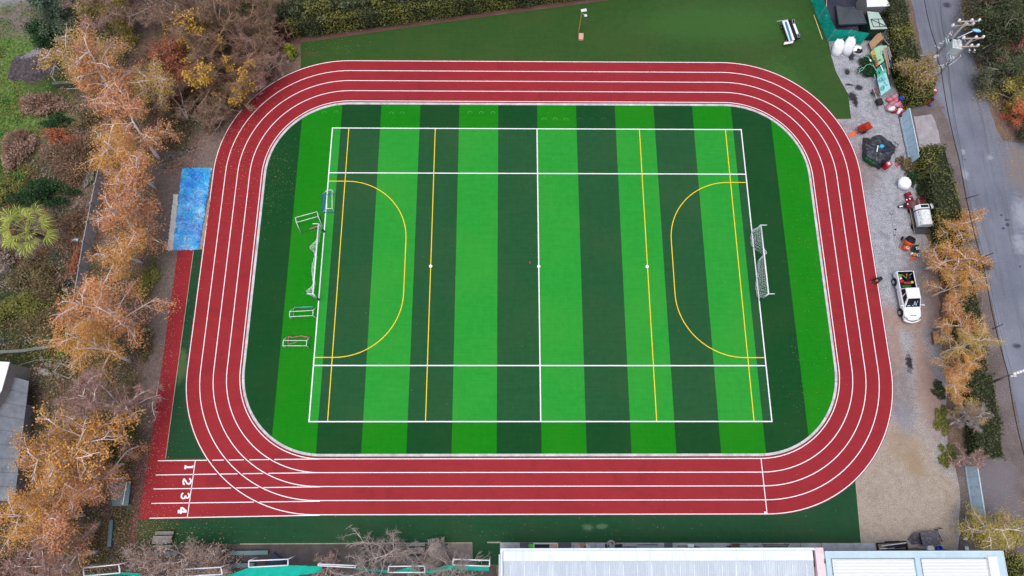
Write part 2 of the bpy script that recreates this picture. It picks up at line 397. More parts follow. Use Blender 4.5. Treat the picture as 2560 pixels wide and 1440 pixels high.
def m_verge():
    n = NT('verge_dirt')
    sp = n.noise(10, 6, 0.85); big = n.noise(0.35, 5, 0.65)
    col = n.ramp(sp, [(0.36, C(74, 68, 68, K)), (0.5, C(116, 108, 108, K)), (0.64, C(158, 144, 140, K))])
    col = n.mix(col, C(92, 80, 76, K), n.math('MULTIPLY', n.ramp(big, [(0.4, 0.0), (0.65, 1.0)]), 0.7))
    lv = n.vor(3.0); col = n.mix(col, C(178, 138, 112, K), n.math('MULTIPLY', n.ramp(lv, [(0.04, 1.0), (0.1, 0.0)]), 0.8))
    for a in ((2480, 1180, 1.8, 2.5), (2500, 1250, 1.4, 3)):
        col = n.mix(col, C(116, 112, 118, K), n.math('MULTIPLY', pb(n, *a, soft=0.5, wob=0.5), 0.7))
    return n.fin(col, 0.9, 0.15, bump=sp, bstr=0.5, bdist=0.04)
def m_concrete(name, rgb, joints=0.0):
    n = NT(name); c = C(*rgb, K)
    a = n.noise(1.1, 6, 0.7); b = n.noise(12, 4, 0.8)
    col = n.ramp(a, [(0.3, tuple(x * 0.66 for x in c)), (0.55, c), (0.72, tuple(min(.85, x * 1.22) for x in c))])
    col = n.mix(col, tuple(x * 0.6 for x in c), n.math('MULTIPLY', n.ramp(b, [(0.55, 0.0), (0.7, 1.0)]), 0.4))
    return n.fin(col, 0.85, 0.2, bump=b, bstr=0.2, bdist=0.01)
M_WHITE = mat('white_line_paint', (246, 246, 248), 0.05, 5, 0.5, 0.3)
M_YEL = mat('yellow_line_paint', (250, 212, 40), 0.06, 5, 0.5, 0.3)
M_KERB = m_concrete('pale_kerb_concrete', (205, 208, 208))
# ------------------------------------------------------------------ ground sheets
g = MB(m_ground())
g.grid(lambda u, v: (-700 + 1400 * u, -700 + 1400 * v, 0.0), 3, 3); struct('ground', g)
def pxs(L, z=0.0): return [P(x, y, z)[:2] for x, y in L]
road_l = [(2268, -60), (2278, 0), (2296, 80), (2311, 160), (2330, 232), (2368, 300), (2384, 350), (2410, 450), (2437, 560), (2462, 680), (2492, 810), (2524, 950), (2546, 1040), (2570, 1160), (2600, 1320), (2630, 1480)]
road_r = [(2386, -60), (2401, 0), (2430, 130), (2462, 230), (2492, 325), (2506, 352), (2700, 380), (2900, 1480)]
# verge between hedges and road, and beyond it
vg = MB(m_verge())
vg.sheet(jit(pxs([(2268, -60), (2300, 100), (2250, 260), (2290, 300), (2310, 420), (2400, 600), (2440, 900), (2420, 1100), (2395, 1180), (2400, 1480), (2640, 1480), (2600, 1320), (2560, 1100), (2470, 680), (2420, 450), (2340, 232)]), 0.8, 0.12, 3), 0.004)
struct('verge', vg)
gv = MB(m_gravel())
gv.sheet(jit(pxs([(2030, -10), (2230, -10), (2250, 150), (2262, 300), (2285, 430), (2300, 560), (2340, 640), (2350, 760), (2352, 860), (2372, 960), (2364, 1060), (2368, 1130), (2396, 1200), (2400, 1300), (2392, 1372), (2130, 1372), (2130, 1180), (2060, 700), (2000, 260)]), 0.8, 0.15, 4), 0.008)
struct('gravel_yard', gv)
rd = MB(m_asphalt()); rd.sheet(jit(pxs(road_l), 1.0, 0.06, 5, closed=False) + [P(*road_l[-1])[:2]] + jit(pxs(road_r[::-1]), 1.0, 0.08, 6, closed=False) + [P(*road_r[0])[:2]], 0.012)
struct('road', rd)
dw = MB(m_concrete('driveway_concrete', (168, 162, 166)))
dw.sheet(jit(pxs([(2284, 291), (2330, 286), (2336, 296), (2346, 330), (2350, 356), (2330, 362), (2300, 372)]), 0.5, 0.05, 7), 0.016); struct('driveway', dw)
# turf round the track
TP = [(1965, 60, 1.2, 1.5, (64, 96, 40), .5), (1470, 1318, .5, .25, (110, 140, 110), .45), (1505, 1316, .5, .2, (110, 140, 110), .45), (455, 920, .5, 1.3, (88, 112, 70), .7), (455, 885, .4, .5, (88, 112, 70), .6), (770, 135, 1.5, .3, (90, 74, 48), .5), (1960, 240, 2.5, 4, (72, 110, 52), .5), (1790, 60, 9, 2.4, (60, 104, 48), .5), (380, 1325, 2, .8, (84, 84, 48), .45)]
tf = MB(m_turf('outer_turf', (60, 93, 46), 0.16, patch=TP))
tf.sheet(pxs([(752, 107), (850, 93), (1011, 70), (1187, 45), (1504, 3), (1700, -26), (2018, -26), (2030, 0), (2071, 104), (2078, 140), (2090, 180), (2120, 235), (2128, 297), (2000, 300), (1800, 240), (800, 240), (752, 200)]), 0.012)
tf.use(m_turf('lower_turf', (42, 82, 55), 0.16, patch=TP))
tf.sheet(pxs([(484, 622), (560, 622), (560, 1160), (412, 1149)]), 0.012)
tf.sheet(pxs([(345, 1296), (600, 1280), (2000, 1270), (2139, 1200), (2153, 1357), (1252, 1357), (1180, 1357), (600, 1360), (340, 1364)]), 0.012)
tf.sheet(pxs([(1180, 1357), (1252, 1357), (1252, 1412), (1182, 1412)]), 0.012)
struct('outer_turf', tf)
ed = MB(m_concrete('turf_edge_strip', (170, 160, 140)))
ed.ribbon(pxs([(2139, 1204), (2153, 1357)]), 0.08, 0.02); ed.ribbon(pxs([(484, 627), (414, 1147)]), 0.07, 0.024)
ed.ribbon(pxs([(600, 1360), (1180, 1357)]), 0.08, 0.02); ed.ribbon(pxs([(1218, 1356), (1252, 1356)]), 0.12, 0.024)
struct('turf_edge_strip', ed)
# ------------------------------------------------------------------ running track
RO = (-34.86, 34.98, -21.22, 27.59, 13.82, 14.08, 13.58, 13.76)
RI = (-29.67, 29.76, -16.16, 22.46, 8.97, 9.0, 8.58, 8.81)
def rr(q, off=0.0, n=28):
    x0, x1, y0, y1, tl, tr, bl, br = q; x0 -= off; x1 += off; y0 -= off; y1 += off
    tl, tr, bl, br = [r + off for r in (tl, tr, bl, br)]; out = []
    for cx, cy, r, a0 in ((x1 - tr, y1 - tr, tr, 0), (x0 + tl, y1 - tl, tl, 90), (x0 + bl, y0 + bl, bl, 180), (x1 - br, y0 + br, br, 270)):
        for i in range(n + 1):
            a = math.radians(a0 + 90 * i / n); out.append((cx + r * math.cos(a), cy + r * math.sin(a)))
    return out
def lerpq(t): return tuple(a + (b - a) * t for a, b in zip(RO, RI))
def ring(mb, A, B, z):
    n = len(A); V = [(*a, z) for a in A] + [(*b, z) for b in B]
    return mb.add(V, [(i, (i + 1) % n, n + (i + 1) % n, n + i) for i in range(n)])
M_TRK = m_track()
tk = MB(M_TRK); ring(tk, rr(RO, 0.10), rr(RI, -0.19), 0.020)
struct('running_track', tk)
rw = MB(M_TRK)
rw.sheet(pxs([(445, 622), (484, 622), (414, 1150), (372, 1150)]), 0.016)
rw.sheet(pxs([(372, 1147.5), (530, 1147.5), (640, 1200), (760, 1290), (345, 1299)]), 0.018)
struct('start_straight_and_runway', rw)
ml = MB(M_WHITE); W = 0.078
for t in (0, 0.25, 0.5, 0.75, 1.0): ml.ribbon(rr(lerpq(t)), W, 0.026, True)
def pln(pts, w=W, z=0.030, m=ml): m.ribbon(pxs(pts), w, z)
def seg(xa, ya, xb, yb, cuts):
    Y = lambda x: ya + (yb - ya) * (x - xa) / (xb - xa)
    xs = [xa] + [c for ab in cuts for c in ab] + [xb]
    for i in range(0, len(xs), 2): pln([(xs[i], Y(xs[i])), (xs[i + 1], Y(xs[i + 1]))])
seg(395, 1152, 800, 1147.5, ((518, 531), (560, 572), (610, 624), (673, 686)))
seg(390, 1187.5, 800, 1181.5, ((542, 551), (594, 607), (658, 671)))
seg(384, 1222.5, 800, 1217, ((578, 591), (646, 659)))
seg(379, 1258.5, 800, 1253, ((635, 649),))
seg(374, 1295.5, 800, 1288, ())
pln([(488.5, 1152), (468.5, 1294)], 0.07); pln([(1902.3, 1147), (1917.5, 1285)], 0.075)
pln([(1910, 1281.5), (1915, 1281)], 0.16)
# lane numbers, read from the starting line: each is drawn as strokes with serifs
DG = {1: [[(0.0, 0), (0.0, 1)], [(-.2, 0), (.2, 0)], [(-.16, .86), (0, .98)]],
      2: [[(-.26, .72), (-.2, .92), (0, 1), (.2, .92), (.26, .74), (.18, .52), (-.05, .3), (-.26, .06)], [(-.28, .05), (0, .02), (.26, .08), (.3, .26)]],
      3: [[(-.26, .8), (-.12, .97), (.08, .98), (.22, .84), (.18, .62), (-.02, .54)], [(-.02, .54), (.22, .46), (.27, .22), (.12, .03), (-.12, .02), (-.28, .2)]],
      4: [[(.1, 0), (.1, 1)], [(.08, .96), (-.3, .32)], [(-.32, .28), (.3, .28)], [(-.08, 0), (.26, 0)]]}
for d, (x, y) in ((1, (473.5, 1168)), (2, (468, 1203.5)), (3, (463.5, 1239.5)), (4, (457.5, 1276.5))):
    c = P(x, y)
    for st in DG[d]:
        # the top of each figure points along the lane, towards the start line
        ml.ribbon([(c[0] + (v - .5) * 0.74, c[1] - u * 0.92) for u, v in st], 0.17 if d == 1 or len(st) == 2 else 0.15, 0.030 + 0.002 * DG[d].index(st))
struct('track_markings', ml)
kb = MB(M_KERB)
A, B = rr(RI, -0.22), rr(RI, -0.46); ring(kb, A, B, 0.07)
n_ = len(A); kb.add([(*a, 0.0) for a in A] + [(*a, 0.07) for a in A], [(i, (i + 1) % n_, n_ + (i + 1) % n_, n_ + i) for i in range(n_)])
kb.add([(*b, 0.0) for b in B] + [(*b, 0.07) for b in B], [((i + 1) % n_, i, n_ + i, n_ + (i + 1) % n_) for i in range(n_)])
kb.use(mat('kerb_joint', (92, 92, 94), 0.1))
rk = random.Random(3)
for i in range(0, n_, 4):
    a, b = A[i], B[i]; kb.ribbon([a, b], 0.03, 0.0735)
struct('track_kerb', kb)
# ------------------------------------------------------------------ infield
TL = m_turf('bright_turf_strip', (32, 138, 28), 0.14); TD = m_turf('dark_turf_strip', (30, 80, 42), 0.16)
TLi = m_turf('bright_pitch_turf', (50, 163, 58), 0.14); TDi = m_turf('dark_pitch_turf', (44, 93, 56), 0.16)
inf = MB(); q = RI; off = -0.46
x0, x1, y0, y1 = q[0] - off, q[1] + off, q[2] - off, q[3] + off; rad = [r + off for r in q[4:]]
def yt(x):
    if x < x0 + rad[0]: return y1 - rad[0] + math.sqrt(max(0, rad[0] ** 2 - (x0 + rad[0] - x) ** 2))
    if x > x1 - rad[1]: return y1 - rad[1] + math.sqrt(max(0, rad[1] ** 2 - (x - x1 + rad[1]) ** 2))
    return y1
def yb(x):
    if x < x0 + rad[2]: return y0 + rad[2] - math.sqrt(max(0, rad[2] ** 2 - (x0 + rad[2] - x) ** 2))
    if x > x1 - rad[3]: return y0 + rad[3] - math.sqrt(max(0, rad[3] ** 2 - (x - x1 + rad[3]) ** 2))
    return y0
FX, FT, FB = 22.5, 19.08, -12.66; SW = 4.32
cuts = sorted(set([x0, x1, -FX, FX] + [k * SW for k in range(-6, 7)]))
for a, b in zip(cuts[:-1], cuts[1:]):
    k = math.floor(((a + b) / 2) / SW); lt = (k % 2 == 0); n = 24
    X = [a + (b - a) * i / n for i in range(n + 1)]; ins = abs((a + b) / 2) < FX
    bands = [(yb, lambda x: FB, 0), (lambda x: FB, lambda x: FT, 1), (lambda x: FT, yt, 0)] if ins else [(yb, yt, 0)]
    for lo, hi, inner in bands:
        inf.use((TLi if lt else TDi) if inner else (TL if lt else TD))
        V = [(x, lo(x), 0.02) for x in X] + [(x, hi(x), 0.02) for x in X]
        inf.add(V, [(i, i + 1, n + 2 + i, n + 1 + i) for i in range(n)])
struct('infield_turf', inf)
# foot scuffs: small brushed arches left in the pile along the upper edge
sf = MB(m_turf('brushed_pile', (62, 158, 62), .2))
for x, y in ((783, 281), (811, 282), (840, 281), (978, 284), (1005, 284), (1175, 282), (1203, 283), (1232, 283), (1360, 299), (1388, 299), (1415, 299)):
    c = P(x, y); sf.ribbon([(c[0] + .24 * math.cos(a), c[1] - .1 + .3 * math.sin(a)) for a in [PI * i / 8 for i in range(9)]], .11, .026)
sf.use(m_turf('brushed_dark_pile', (52, 98, 64), .2))
for x, y in ((880, 262), (905, 262), (930, 262), (1450, 298), (1480, 298), (1508, 298), (1075, 262), (1110, 262)):
    c = P(x, y); sf.ribbon([(c[0] + .24 * math.cos(a), c[1] - .1 + .25 * math.sin(a)) for a in [PI * i / 8 for i in range(9)]], .09, .026)
struct('turf_scuffs', sf)
fm = MB(M_WHITE); FW = 0.11
# pitch lines are laid into the turf: white for the main pitch, yellow for the small ones
fm.ribbon([(-FX, FB), (-FX, FT)], FW, 0.026); fm.ribbon([(FX, FB), (FX, FT)], FW, 0.026)
for y in (FT, FB): fm.ribbon([(-FX - FW / 2, y), (FX + FW / 2, y)], FW, 0.030)
for y in (13.70, -7.18): fm.ribbon([(-FX, y), (FX, y)], FW, 0.030)
fm.ribbon([(-0.05, FB), (-0.05, FT)], FW, 0.026)
disc = lambda cx, cy, r, z, n=20: [(cx + r * math.cos(2 * PI * i / n), cy + r * math.sin(2 * PI * i / n), z) for i in range(n)]
fm.use(M_YEL); FY = 0.085
for x in (-20.7, -11.23, 11.24, 20.75): fm.ribbon([(x, FB + .05), (x, FT - .05)], FY, 0.034)
for s in (-1, 1):
    pts = [(s * FX, 12.72)]
    for i in range(21): a = PI / 2 - PI / 2 * i / 20; pts.append((s * (20.5 - 6.6 * math.cos(a)), 6.12 + 6.6 * math.sin(a)))
    for i in range(21): a = -PI / 2 * i / 20; pts.append((s * (20.5 - 6.6 * math.cos(a)), 0.25 + 6.62 * math.sin(a)))
    pts.append((s * FX, -6.37)); fm.ribbon(pts, FY, 0.038)
fm.use(M_WHITE)
for x in (-11.23, -0.05, 11.2): fm.sheet(disc(x, 3.18, 0.17, 0.042))
struct('pitch_markings', fm)
# concrete path along the long building and slabs by the tables
cw = MB(m_concrete('path_concrete', (176, 178, 180)))
cw.sheet(pxs([(1250, 1356), (2195, 1358), (2195, 1384), (1250, 1384)]), 0.022)
cw.use(m_concrete('dark_path_slab', (96, 98, 104)))
for a, b in ((1299, 1332), (1392, 1428), (1660, 1681)): cw.sheet(pxs([(a, 1356.5), (b, 1356.5), (b + 1, 1384), (a + 1, 1384)]), 0.028)
cw.use(mat('path_joint', (84, 84, 86)))
for a in (1560, 2000, 2052): cw.ribbon(pxs([(a, 1357), (a + 3, 1380)]), 0.05, 0.028)
struct('concrete_path', cw)
dk = MB(m_concrete('dark_courtyard_floor', (84, 78, 76)))  # dark concrete colour over the whole courtyard
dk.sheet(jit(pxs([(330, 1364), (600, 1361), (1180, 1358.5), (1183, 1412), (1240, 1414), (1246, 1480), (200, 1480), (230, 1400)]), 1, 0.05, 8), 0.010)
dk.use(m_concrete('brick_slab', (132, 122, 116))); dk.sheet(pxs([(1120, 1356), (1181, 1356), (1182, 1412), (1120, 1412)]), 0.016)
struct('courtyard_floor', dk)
# ------------------------------------------------------------------ vegetation
BIRCH_BARK = mat('birch_bark', (244, 232, 224), 0.1, 3, 0.8, 0.15, dirt=(120, 100, 90), dirt_amt=0.4)
GREY_BARK = mat('grey_bark', (206, 190, 180), 0.25, 3, 0.85, 0.1, dirt=(90, 78, 70), dirt_amt=0.5)
BROWN_BARK = mat('brown_bark', (190, 156, 134), 0.25, 3, 0.85, 0.1, dirt=(84, 66, 56), dirt_amt=0.5)
DARK_BARK = mat('dark_bark', (74, 60, 52), 0.2, 3, 0.85, 0.1)
L_GOLD = leafmat('golden_birch_leaves', [(104, 62, 24), (192, 138, 60), (230, 178, 86), (248, 212, 132)], 1.8)
L_ORANGE = leafmat('orange_birch_leaves', [(104, 64, 40), (190, 130, 78), (228, 168, 108), (246, 204, 152)], 1.8)
L_TAN = leafmat('tan_birch_leaves', [(104, 88, 42), (176, 148, 76), (218, 186, 108), (228, 206, 134)], 1.5)
L_PINK = leafmat('pinkish_twigs', [(116, 92, 86), (168, 134, 122), (196, 162, 148)], 1.2)
L_BROWNT = leafmat('brown_twigs', [(92, 74, 60), (142, 114, 92), (180, 148, 122)], 1.2)
L_GREYT = leafmat('grey_twigs', [(110, 100, 94), (158, 146, 138), (192, 180, 172)], 1.2)
L_RUST = leafmat('rust_leaves', [(104, 60, 44), (160, 100, 72), (196, 130, 98)])
L_YELLOW = leafmat('yellow_leaves', [(170, 126, 40), (214, 172, 58), (232, 196, 88)], 1.35)
L_YGREEN = leafmat('yellow_green_leaves', [(120, 112, 48), (172, 158, 72), (200, 184, 100)])
L_HEDGE = leafmat('hedge_leaves', [(48, 56, 38), (70, 78, 50), (92, 100, 64), (120, 124, 82)])
L_HEDGEY = leafmat('olive_hedge_leaves', [(84, 86, 38), (112, 114, 52), (138, 138, 66), (160, 156, 82)])
L_CYP = leafmat('dark_cypress_leaves', [(56, 64, 46), (80, 90, 62), (104, 112, 78), (136, 136, 98)])
L_DGREEN = leafmat('dark_green_leaves', [(18, 38, 22), (36, 66, 38), (56, 92, 52), (88, 120, 66)])
L_GREEN = leafmat('bright_green_leaves', [(36, 88, 30), (66, 140, 46), (110, 176, 58)])
L_LIME = leafmat('lime_leaves', [(104, 120, 30), (158, 168, 50), (196, 200, 78)])
L_SAGE = leafmat('sage_leaves', [(58, 76, 60), (96, 116, 92), (134, 150, 122)])
L_GBROWN = leafmat('mixed_brown_leaves', [(64, 56, 40), (100, 90, 60), (138, 120, 84), (160, 144, 104)])
L_PBROWN = leafmat('dry_beige_leaves', [(110, 88, 76), (164, 134, 116), (200, 170, 150)])
L_RED = leafmat('dark_red_leaves', [(56, 28, 26), (96, 44, 40), (124, 66, 54)])
L_PKLEAF = leafmat('pink_red_leaves', [(120, 60, 62), (176, 98, 100), (204, 136, 134)])
L_ORED = leafmat('orange_red_leaves', [(170, 80, 44), (216, 112, 66), (232, 146, 96)])
L_PALM = leafmat('palm_fronds', [(70, 86, 32), (134, 148, 52), (186, 192, 84), (216, 216, 120)])
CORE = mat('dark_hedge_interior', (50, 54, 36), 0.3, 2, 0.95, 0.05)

def cards(rng, pts, size, up=0.35, asp=1.0, jitter=0.0, along=None):
    """small four-cornered leaves or sprays, one at each point"""
    pts = np.asarray(pts, float); n = len(pts)
    if jitter: pts = pts + rng.normal(0, jitter, (n, 3))
    nr = rng.normal(0, 1, (n, 3)); nr[:, 2] = np.abs(nr[:, 2]) + up; nr /= np.linalg.norm(nr, axis=1)[:, None]
    t = along if along is not None else rng.normal(0, 1, (n, 3))
    t = t - (t * nr).sum(1)[:, None] * nr; t /= (np.linalg.norm(t, axis=1)[:, None] + 1e-9); b = np.cross(nr, t)
    s = size * rng.uniform(0.6, 1.4, (n, 1)); l = s * asp
    return np.stack([pts - t * l, pts + b * s * 0.55 - t * l * 0.1, pts + t * l, pts - b * s * 0.55 - t * l * 0.1], 1)

def skeleton(seed, H, R, nl=12, first=0.25, droop=0.25, sub=7, tw=5, wand=0.12, tilt=0.0, fork=1):
    """limbs of a tree: list of (points, radii, level) and the points where twigs grow"""
    r = random.Random(seed); out = []; tips = []
    def line(p, d, L, n, r0, r1, bend, lev):
        pts = [p.copy()]; d = d.normalized()
        for i in range(n):
            d = (d + Vector((r.gauss(0, wand), r.gauss(0, wand), r.gauss(0, wand) + bend * (i / n)))).normalized()
            p = p + d * L / n; pts.append(p.copy())
        out.append((pts, [r0 + (r1 - r0) * i / n for i in range(n + 1)], lev)); return pts
    for f in range(fork):
        az = r.uniform(0, 2 * PI); a0 = Vector((math.cos(az) * tilt, math.sin(az) * tilt, 1))
        if fork > 1: a0 = Vector((math.cos(az) * 0.35, math.sin(az) * 0.35, 1))
        tr = line(Vector((0, 0, 0)), a0, H * r.uniform(.9, 1.0), 9, 0.06 * H ** .5, 0.03, 0.0, 0)
        for i in range(nl // fork):
            t = first + (0.97 - first) * (i + r.random() * .6) / (nl // fork); k = t * 9; a = int(min(8, k)); p = tr[a].lerp(tr[a + 1], k - a)
            az = i * 2.4 + r.uniform(-.5, .5); el = r.uniform(.35, .9) + (t - .5) * .5
            L = R * (1.15 - 0.65 * t) * r.uniform(.8, 1.15)
            lm = line(p, Vector((math.cos(az), math.sin(az), el)), L, 6, 0.085 * (1.25 - t), 0.022, -droop, 1)
            for j in range(sub):
                u = .2 + .8 * (j + r.random()) / sub; q = u * 6; a = int(min(5, q)); p2 = lm[a].lerp(lm[a + 1], q - a)
                d = (lm[a + 1] - lm[a]).normalized() * .7 + Vector((r.gauss(0, .8), r.gauss(0, .8), r.gauss(.1, .45)))
                sb = line(p2, d, L * .42 * r.uniform(.6, 1.2), 4, 0.032, 0.012, -droop * 1.3, 2)
                for k2 in range(tw):
                    w_ = r.random() ** .7; q2 = w_ * 4; a2 = int(min(3, q2)); p3 = sb[a2].lerp(sb[a2 + 1], q2 - a2)
                    d3 = (sb[a2 + 1] - sb[a2]).normalized() * .6 + Vector((r.gauss(0, .8), r.gauss(0, .8), r.gauss(-droop, .5)))
                    tips.append((p3, d3.normalized(), L))
    return out, tips

def tree(name, label, cat, loc, seed, H, R, bark, leaf=None, nleaf=9000, lsize=.1, twig=None, ntw=3000, twl=.42, group=None, spread=.34,
         patches=None, sub=7, tw=5, nl=12, droop=.25, first=.25, fork=1, thick=1.0, rz=0.0, wand=.12, drop=0.1, keep=1.0, tww=.055, tilt=0.0):
    sk, tips = skeleton(seed, H, R, nl, first, droop, sub, tw, wand, tilt, fork); rng = np.random.default_rng(seed)
    T = Thing(name, label, cat, loc, rz, group)
    tm = MB(bark)
    for pts, rd, lv in sk: tm.tube(pts, [x * thick for x in rd], (7, 5, 3)[lv], cap=lv == 0)
    T.part('trunk', tm, smooth=True)
    cm = MB(); tp = np.array([t[0] for t in tips]); td = np.array([t[1] for t in tips])
    if twig:
        cm.use(twig); ix = rng.integers(0, len(tp), ntw)
        d = td[ix] + rng.normal(0, .45, (ntw, 3)); d /= np.linalg.norm(d, axis=1)[:, None]
        c = tp[ix] + d * twl * .6
        A = cards(rng, c, 1.0, along=d); ctr = A.mean(1)[:, None]; ln = rng.uniform(.5, 1.3, (ntw, 1)) * twl
        A = np.stack([c - d * ln, c + np.cross(d, rng.normal(0, 1, (ntw, 3))) * tww * .5, c + d * ln, c - np.cross(d, rng.normal(0, 1, (ntw, 3))) * tww * .5], 1)
        cm.quads(A)
    if leaf:
        cm.use(leaf); sel = np.arange(len(tp))
        if keep < 1: sel = rng.permutation(len(tp))[:max(5, int(len(tp) * keep))]
        if patches: sel = np.array([i for i in sel if any((tp[i][0] - a) ** 2 + (tp[i][1] - b) ** 2 < c * c for a, b, c in patches)] or [0])
        ix = sel[rng.integers(0, len(sel), nleaf)]; c = tp[ix] + td[ix] * rng.uniform(0, .6, (nleaf, 1)) + rng.normal(0, spread, (nleaf, 3)) * np.array([1, 1, .8]); c[:, 2] -= drop
        cm.quads(cards(rng, c, lsize, up=.5))
    if cm.q: T.part('crown', cm)
    return T.o

def shrub(name, label, cat, loc, seed, rx, ry, h, leaf, n=2600, size=.11, lumps=18, stem=DARK_BARK, core=True, group=None, rz=0.0, base=0.12, asp=1.0, twig=None):
    rng = np.random.default_rng(seed); r = random.Random(seed)
    T = Thing(name, label, cat, loc, rz, group); cm = MB(leaf)
    L = []
    for i in range(lumps):
        a = r.uniform(0, 2 * PI); u = math.sqrt(r.random()) * .95; z = r.uniform(.2, .75) * (1 - .5 * u)
        L.append((u * math.cos(a), u * math.sin(a), z, r.uniform(.14, .36)))
    L.append((r.uniform(-.2, .2), r.uniform(-.2, .2), .5, .4)); W = np.array([l[3] ** 2 for l in L]); ix = rng.choice(len(L), n, p=W / W.sum()); LA = np.array(L)[ix]
    d = rng.normal(0, 1, (n, 3)); d /= np.linalg.norm(d, axis=1)[:, None]; d[:, 2] = np.where(d[:, 2] < -.5, -d[:, 2], d[:, 2])
    c = LA[:, :3] + d * (LA[:, 3] * rng.uniform(.6, 1.3, n))[:, None]; c[:, 2] = np.maximum(c[:, 2], .03)
    c = c * np.array([rx, ry, h]); nn = d + rng.normal(0, .5, (n, 3))
    cm.quads(cards(rng, c, size, up=.4, asp=asp))
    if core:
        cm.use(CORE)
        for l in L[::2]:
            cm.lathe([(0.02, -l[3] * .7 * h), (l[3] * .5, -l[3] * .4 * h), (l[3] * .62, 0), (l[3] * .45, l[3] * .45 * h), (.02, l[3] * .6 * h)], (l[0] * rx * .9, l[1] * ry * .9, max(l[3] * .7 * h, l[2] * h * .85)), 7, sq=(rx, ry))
    sm = MB(stem)
    for i in range(6):
        a = i * 1.05 + r.random(); l = L[i % len(L)]
        sm.tube([(0.1 * math.cos(a), .1 * math.sin(a), 0), (l[0] * rx * .4, l[1] * ry * .4, h * .3), (l[0] * rx, l[1] * ry, l[2] * h)], [.05, .03, .012], 4)
    if twig:
        sm.use(twig); k = n // 3; dd = rng.normal(0, 1, (k, 3)); dd[:, 2] = np.abs(dd[:, 2]); dd /= np.linalg.norm(dd, axis=1)[:, None]
        cc = dd * np.array([rx, ry, h]) * rng.uniform(.5, 1.0, (k, 1)); wv = np.cross(dd, rng.normal(0, 1, (k, 3))) * .03
        sm.quads(np.stack([cc - dd * .3, cc + wv, cc + dd * .35, cc - wv], 1))
    T.part('stem', sm); T.part('foliage', cm)
    return T.o

def hedge(label, path, width, h, leaf, leaf2=None, seed=1, dens=60, size=.1, group=None, name='hedge', rough=.16, lat=0.0):
    """clipped hedge along a ground path; lat shifts it sideways off the path"""
    rng = np.random.default_rng(seed); path = [np.array(p[:2]) for p in path]
    T = Thing(name, label, 'hedge', (*path[0], 0), 0, group)
    S = []; 
    for a, b in zip(path[:-1], path[1:]):
        L = np.hypot(*(b - a)); t = (b - a) / L; nrm = np.array([-t[1], t[0]]); S.append((a, b, L, t, nrm))
    tot = sum(s[2] for s in S); acc = 0; cm = MB(leaf); ph = rng.uniform(0, 6, 8)
    def wob(x, y): return (math.sin(x * 1.1 + ph[0]) * math.sin(y * 1.3 + ph[1]) * .5 + math.sin(x * 2.7 + ph[2]) * math.sin(y * 2.3 + ph[3]) * .35 + math.sin(x * 5.1 + y * 4.3 + ph[4]) * .25)
    for si, (a, b, L, t, nrm) in enumerate(S):
        n = int(L * (width + 2 * h) * dens); per = rng.uniform(0, width + 2 * h, n); s = rng.uniform(-.15, L + .15, n)
        if si == 0 or si == len(S) - 1:
            e = int(width * h * dens)
            per = np.concatenate([per, np.full(e, -1.0)]); s = np.concatenate([s, rng.normal(0 if si == 0 else L, .08, e)])
            if len(S) == 1: per = np.concatenate([per, np.full(e, -1.0)]); s = np.concatenate([s, rng.normal(L, .08, e)])
        pts = []
        for q, ss in zip(per, s):
            if q < 0: lt = rng.uniform(-width / 2, width / 2); z = rng.uniform(.05, h)
            elif q < h: lt = -width / 2; z = q
            elif q < h + width: lt = q - h - width / 2; z = h - .12 * (abs(lt) / (width / 2)) ** 3
            else: lt = width / 2; z = q - h - width
            x, y = a + t * ss + nrm * (lt + lat); wv = wob(x, y) * rough
            if q < 0 or (h <= q < h + width): z += wv * 1.4
            else: x += nrm[0] * wv * np.sign(lt) ; y += nrm[1] * wv * np.sign(lt)
            pts.append((x, y, max(.03, z)))
        pts = np.array(pts)
        if leaf2 is not None:
            m = np.array([math.sin(p[0] * .9 + ph[5]) * math.sin(p[1] * .8 + ph[6]) + rng.normal(0, .35) > .25 for p in pts])
            cm.use(leaf); cm.quads(cards(rng, pts[~m], size, .4, jitter=.06)); cm.use(leaf2); cm.quads(cards(rng, pts[m], size, .4, jitter=.06))
        else: cm.quads(cards(rng, pts, size, .4, jitter=.06))
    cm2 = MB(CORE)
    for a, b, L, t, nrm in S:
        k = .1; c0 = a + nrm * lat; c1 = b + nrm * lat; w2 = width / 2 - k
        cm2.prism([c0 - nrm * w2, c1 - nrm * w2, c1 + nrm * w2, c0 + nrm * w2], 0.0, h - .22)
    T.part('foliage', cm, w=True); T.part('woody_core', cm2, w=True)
    return T.o

# -- birches of the left row: the first of each kind is built, the rest copied
GB = 'autumn birches along the running track'
def bx(b, z=0): return P(*b, z)
birA = tree('birch_tree', 'broad golden birch leaning over the grey wall, largest crown beside the red runway', 'tree', bx((340, 812)), 11, 11.5, 4.3, BIRCH_BARK, L_ORANGE, 8800, .08, None, group=GB, nl=13, sub=8, spread=.3, drop=.45, rz=.4, thick=.95)
birB = tree('birch_tree', 'golden birch with a forked pale trunk just below the blue tarpaulin', 'tree', bx((372, 586)), 23, 10.5, 3.3, BIRCH_BARK, L_ORANGE, 6200, .08, L_PINK, 600, group=GB, nl=11, sub=7, spread=.3, drop=.45, thick=1.0, tilt=.05)
birC = tree('birch_tree', 'tan leaved birch at the head of the row, behind the dirt mound', 'tree', bx((345, 200)), 37, 10.5, 4.0, BIRCH_BARK, L_TAN, 10500, .075, L_PINK, 1200, group=GB, nl=13, sub=8, spread=.3, drop=.4)
birD = tree('bare_birch_tree', 'leafless birch with long white limbs and pinkish twigs above the grey roof corner', 'tree', bx((343, 1046)), 41, 10.5, 3.6, BIRCH_BARK, None, 0, .1, L_PINK, 6000, .42, group=GB, nl=12, sub=8, tw=6, thick=1.1, droop=.1, tww=.04)
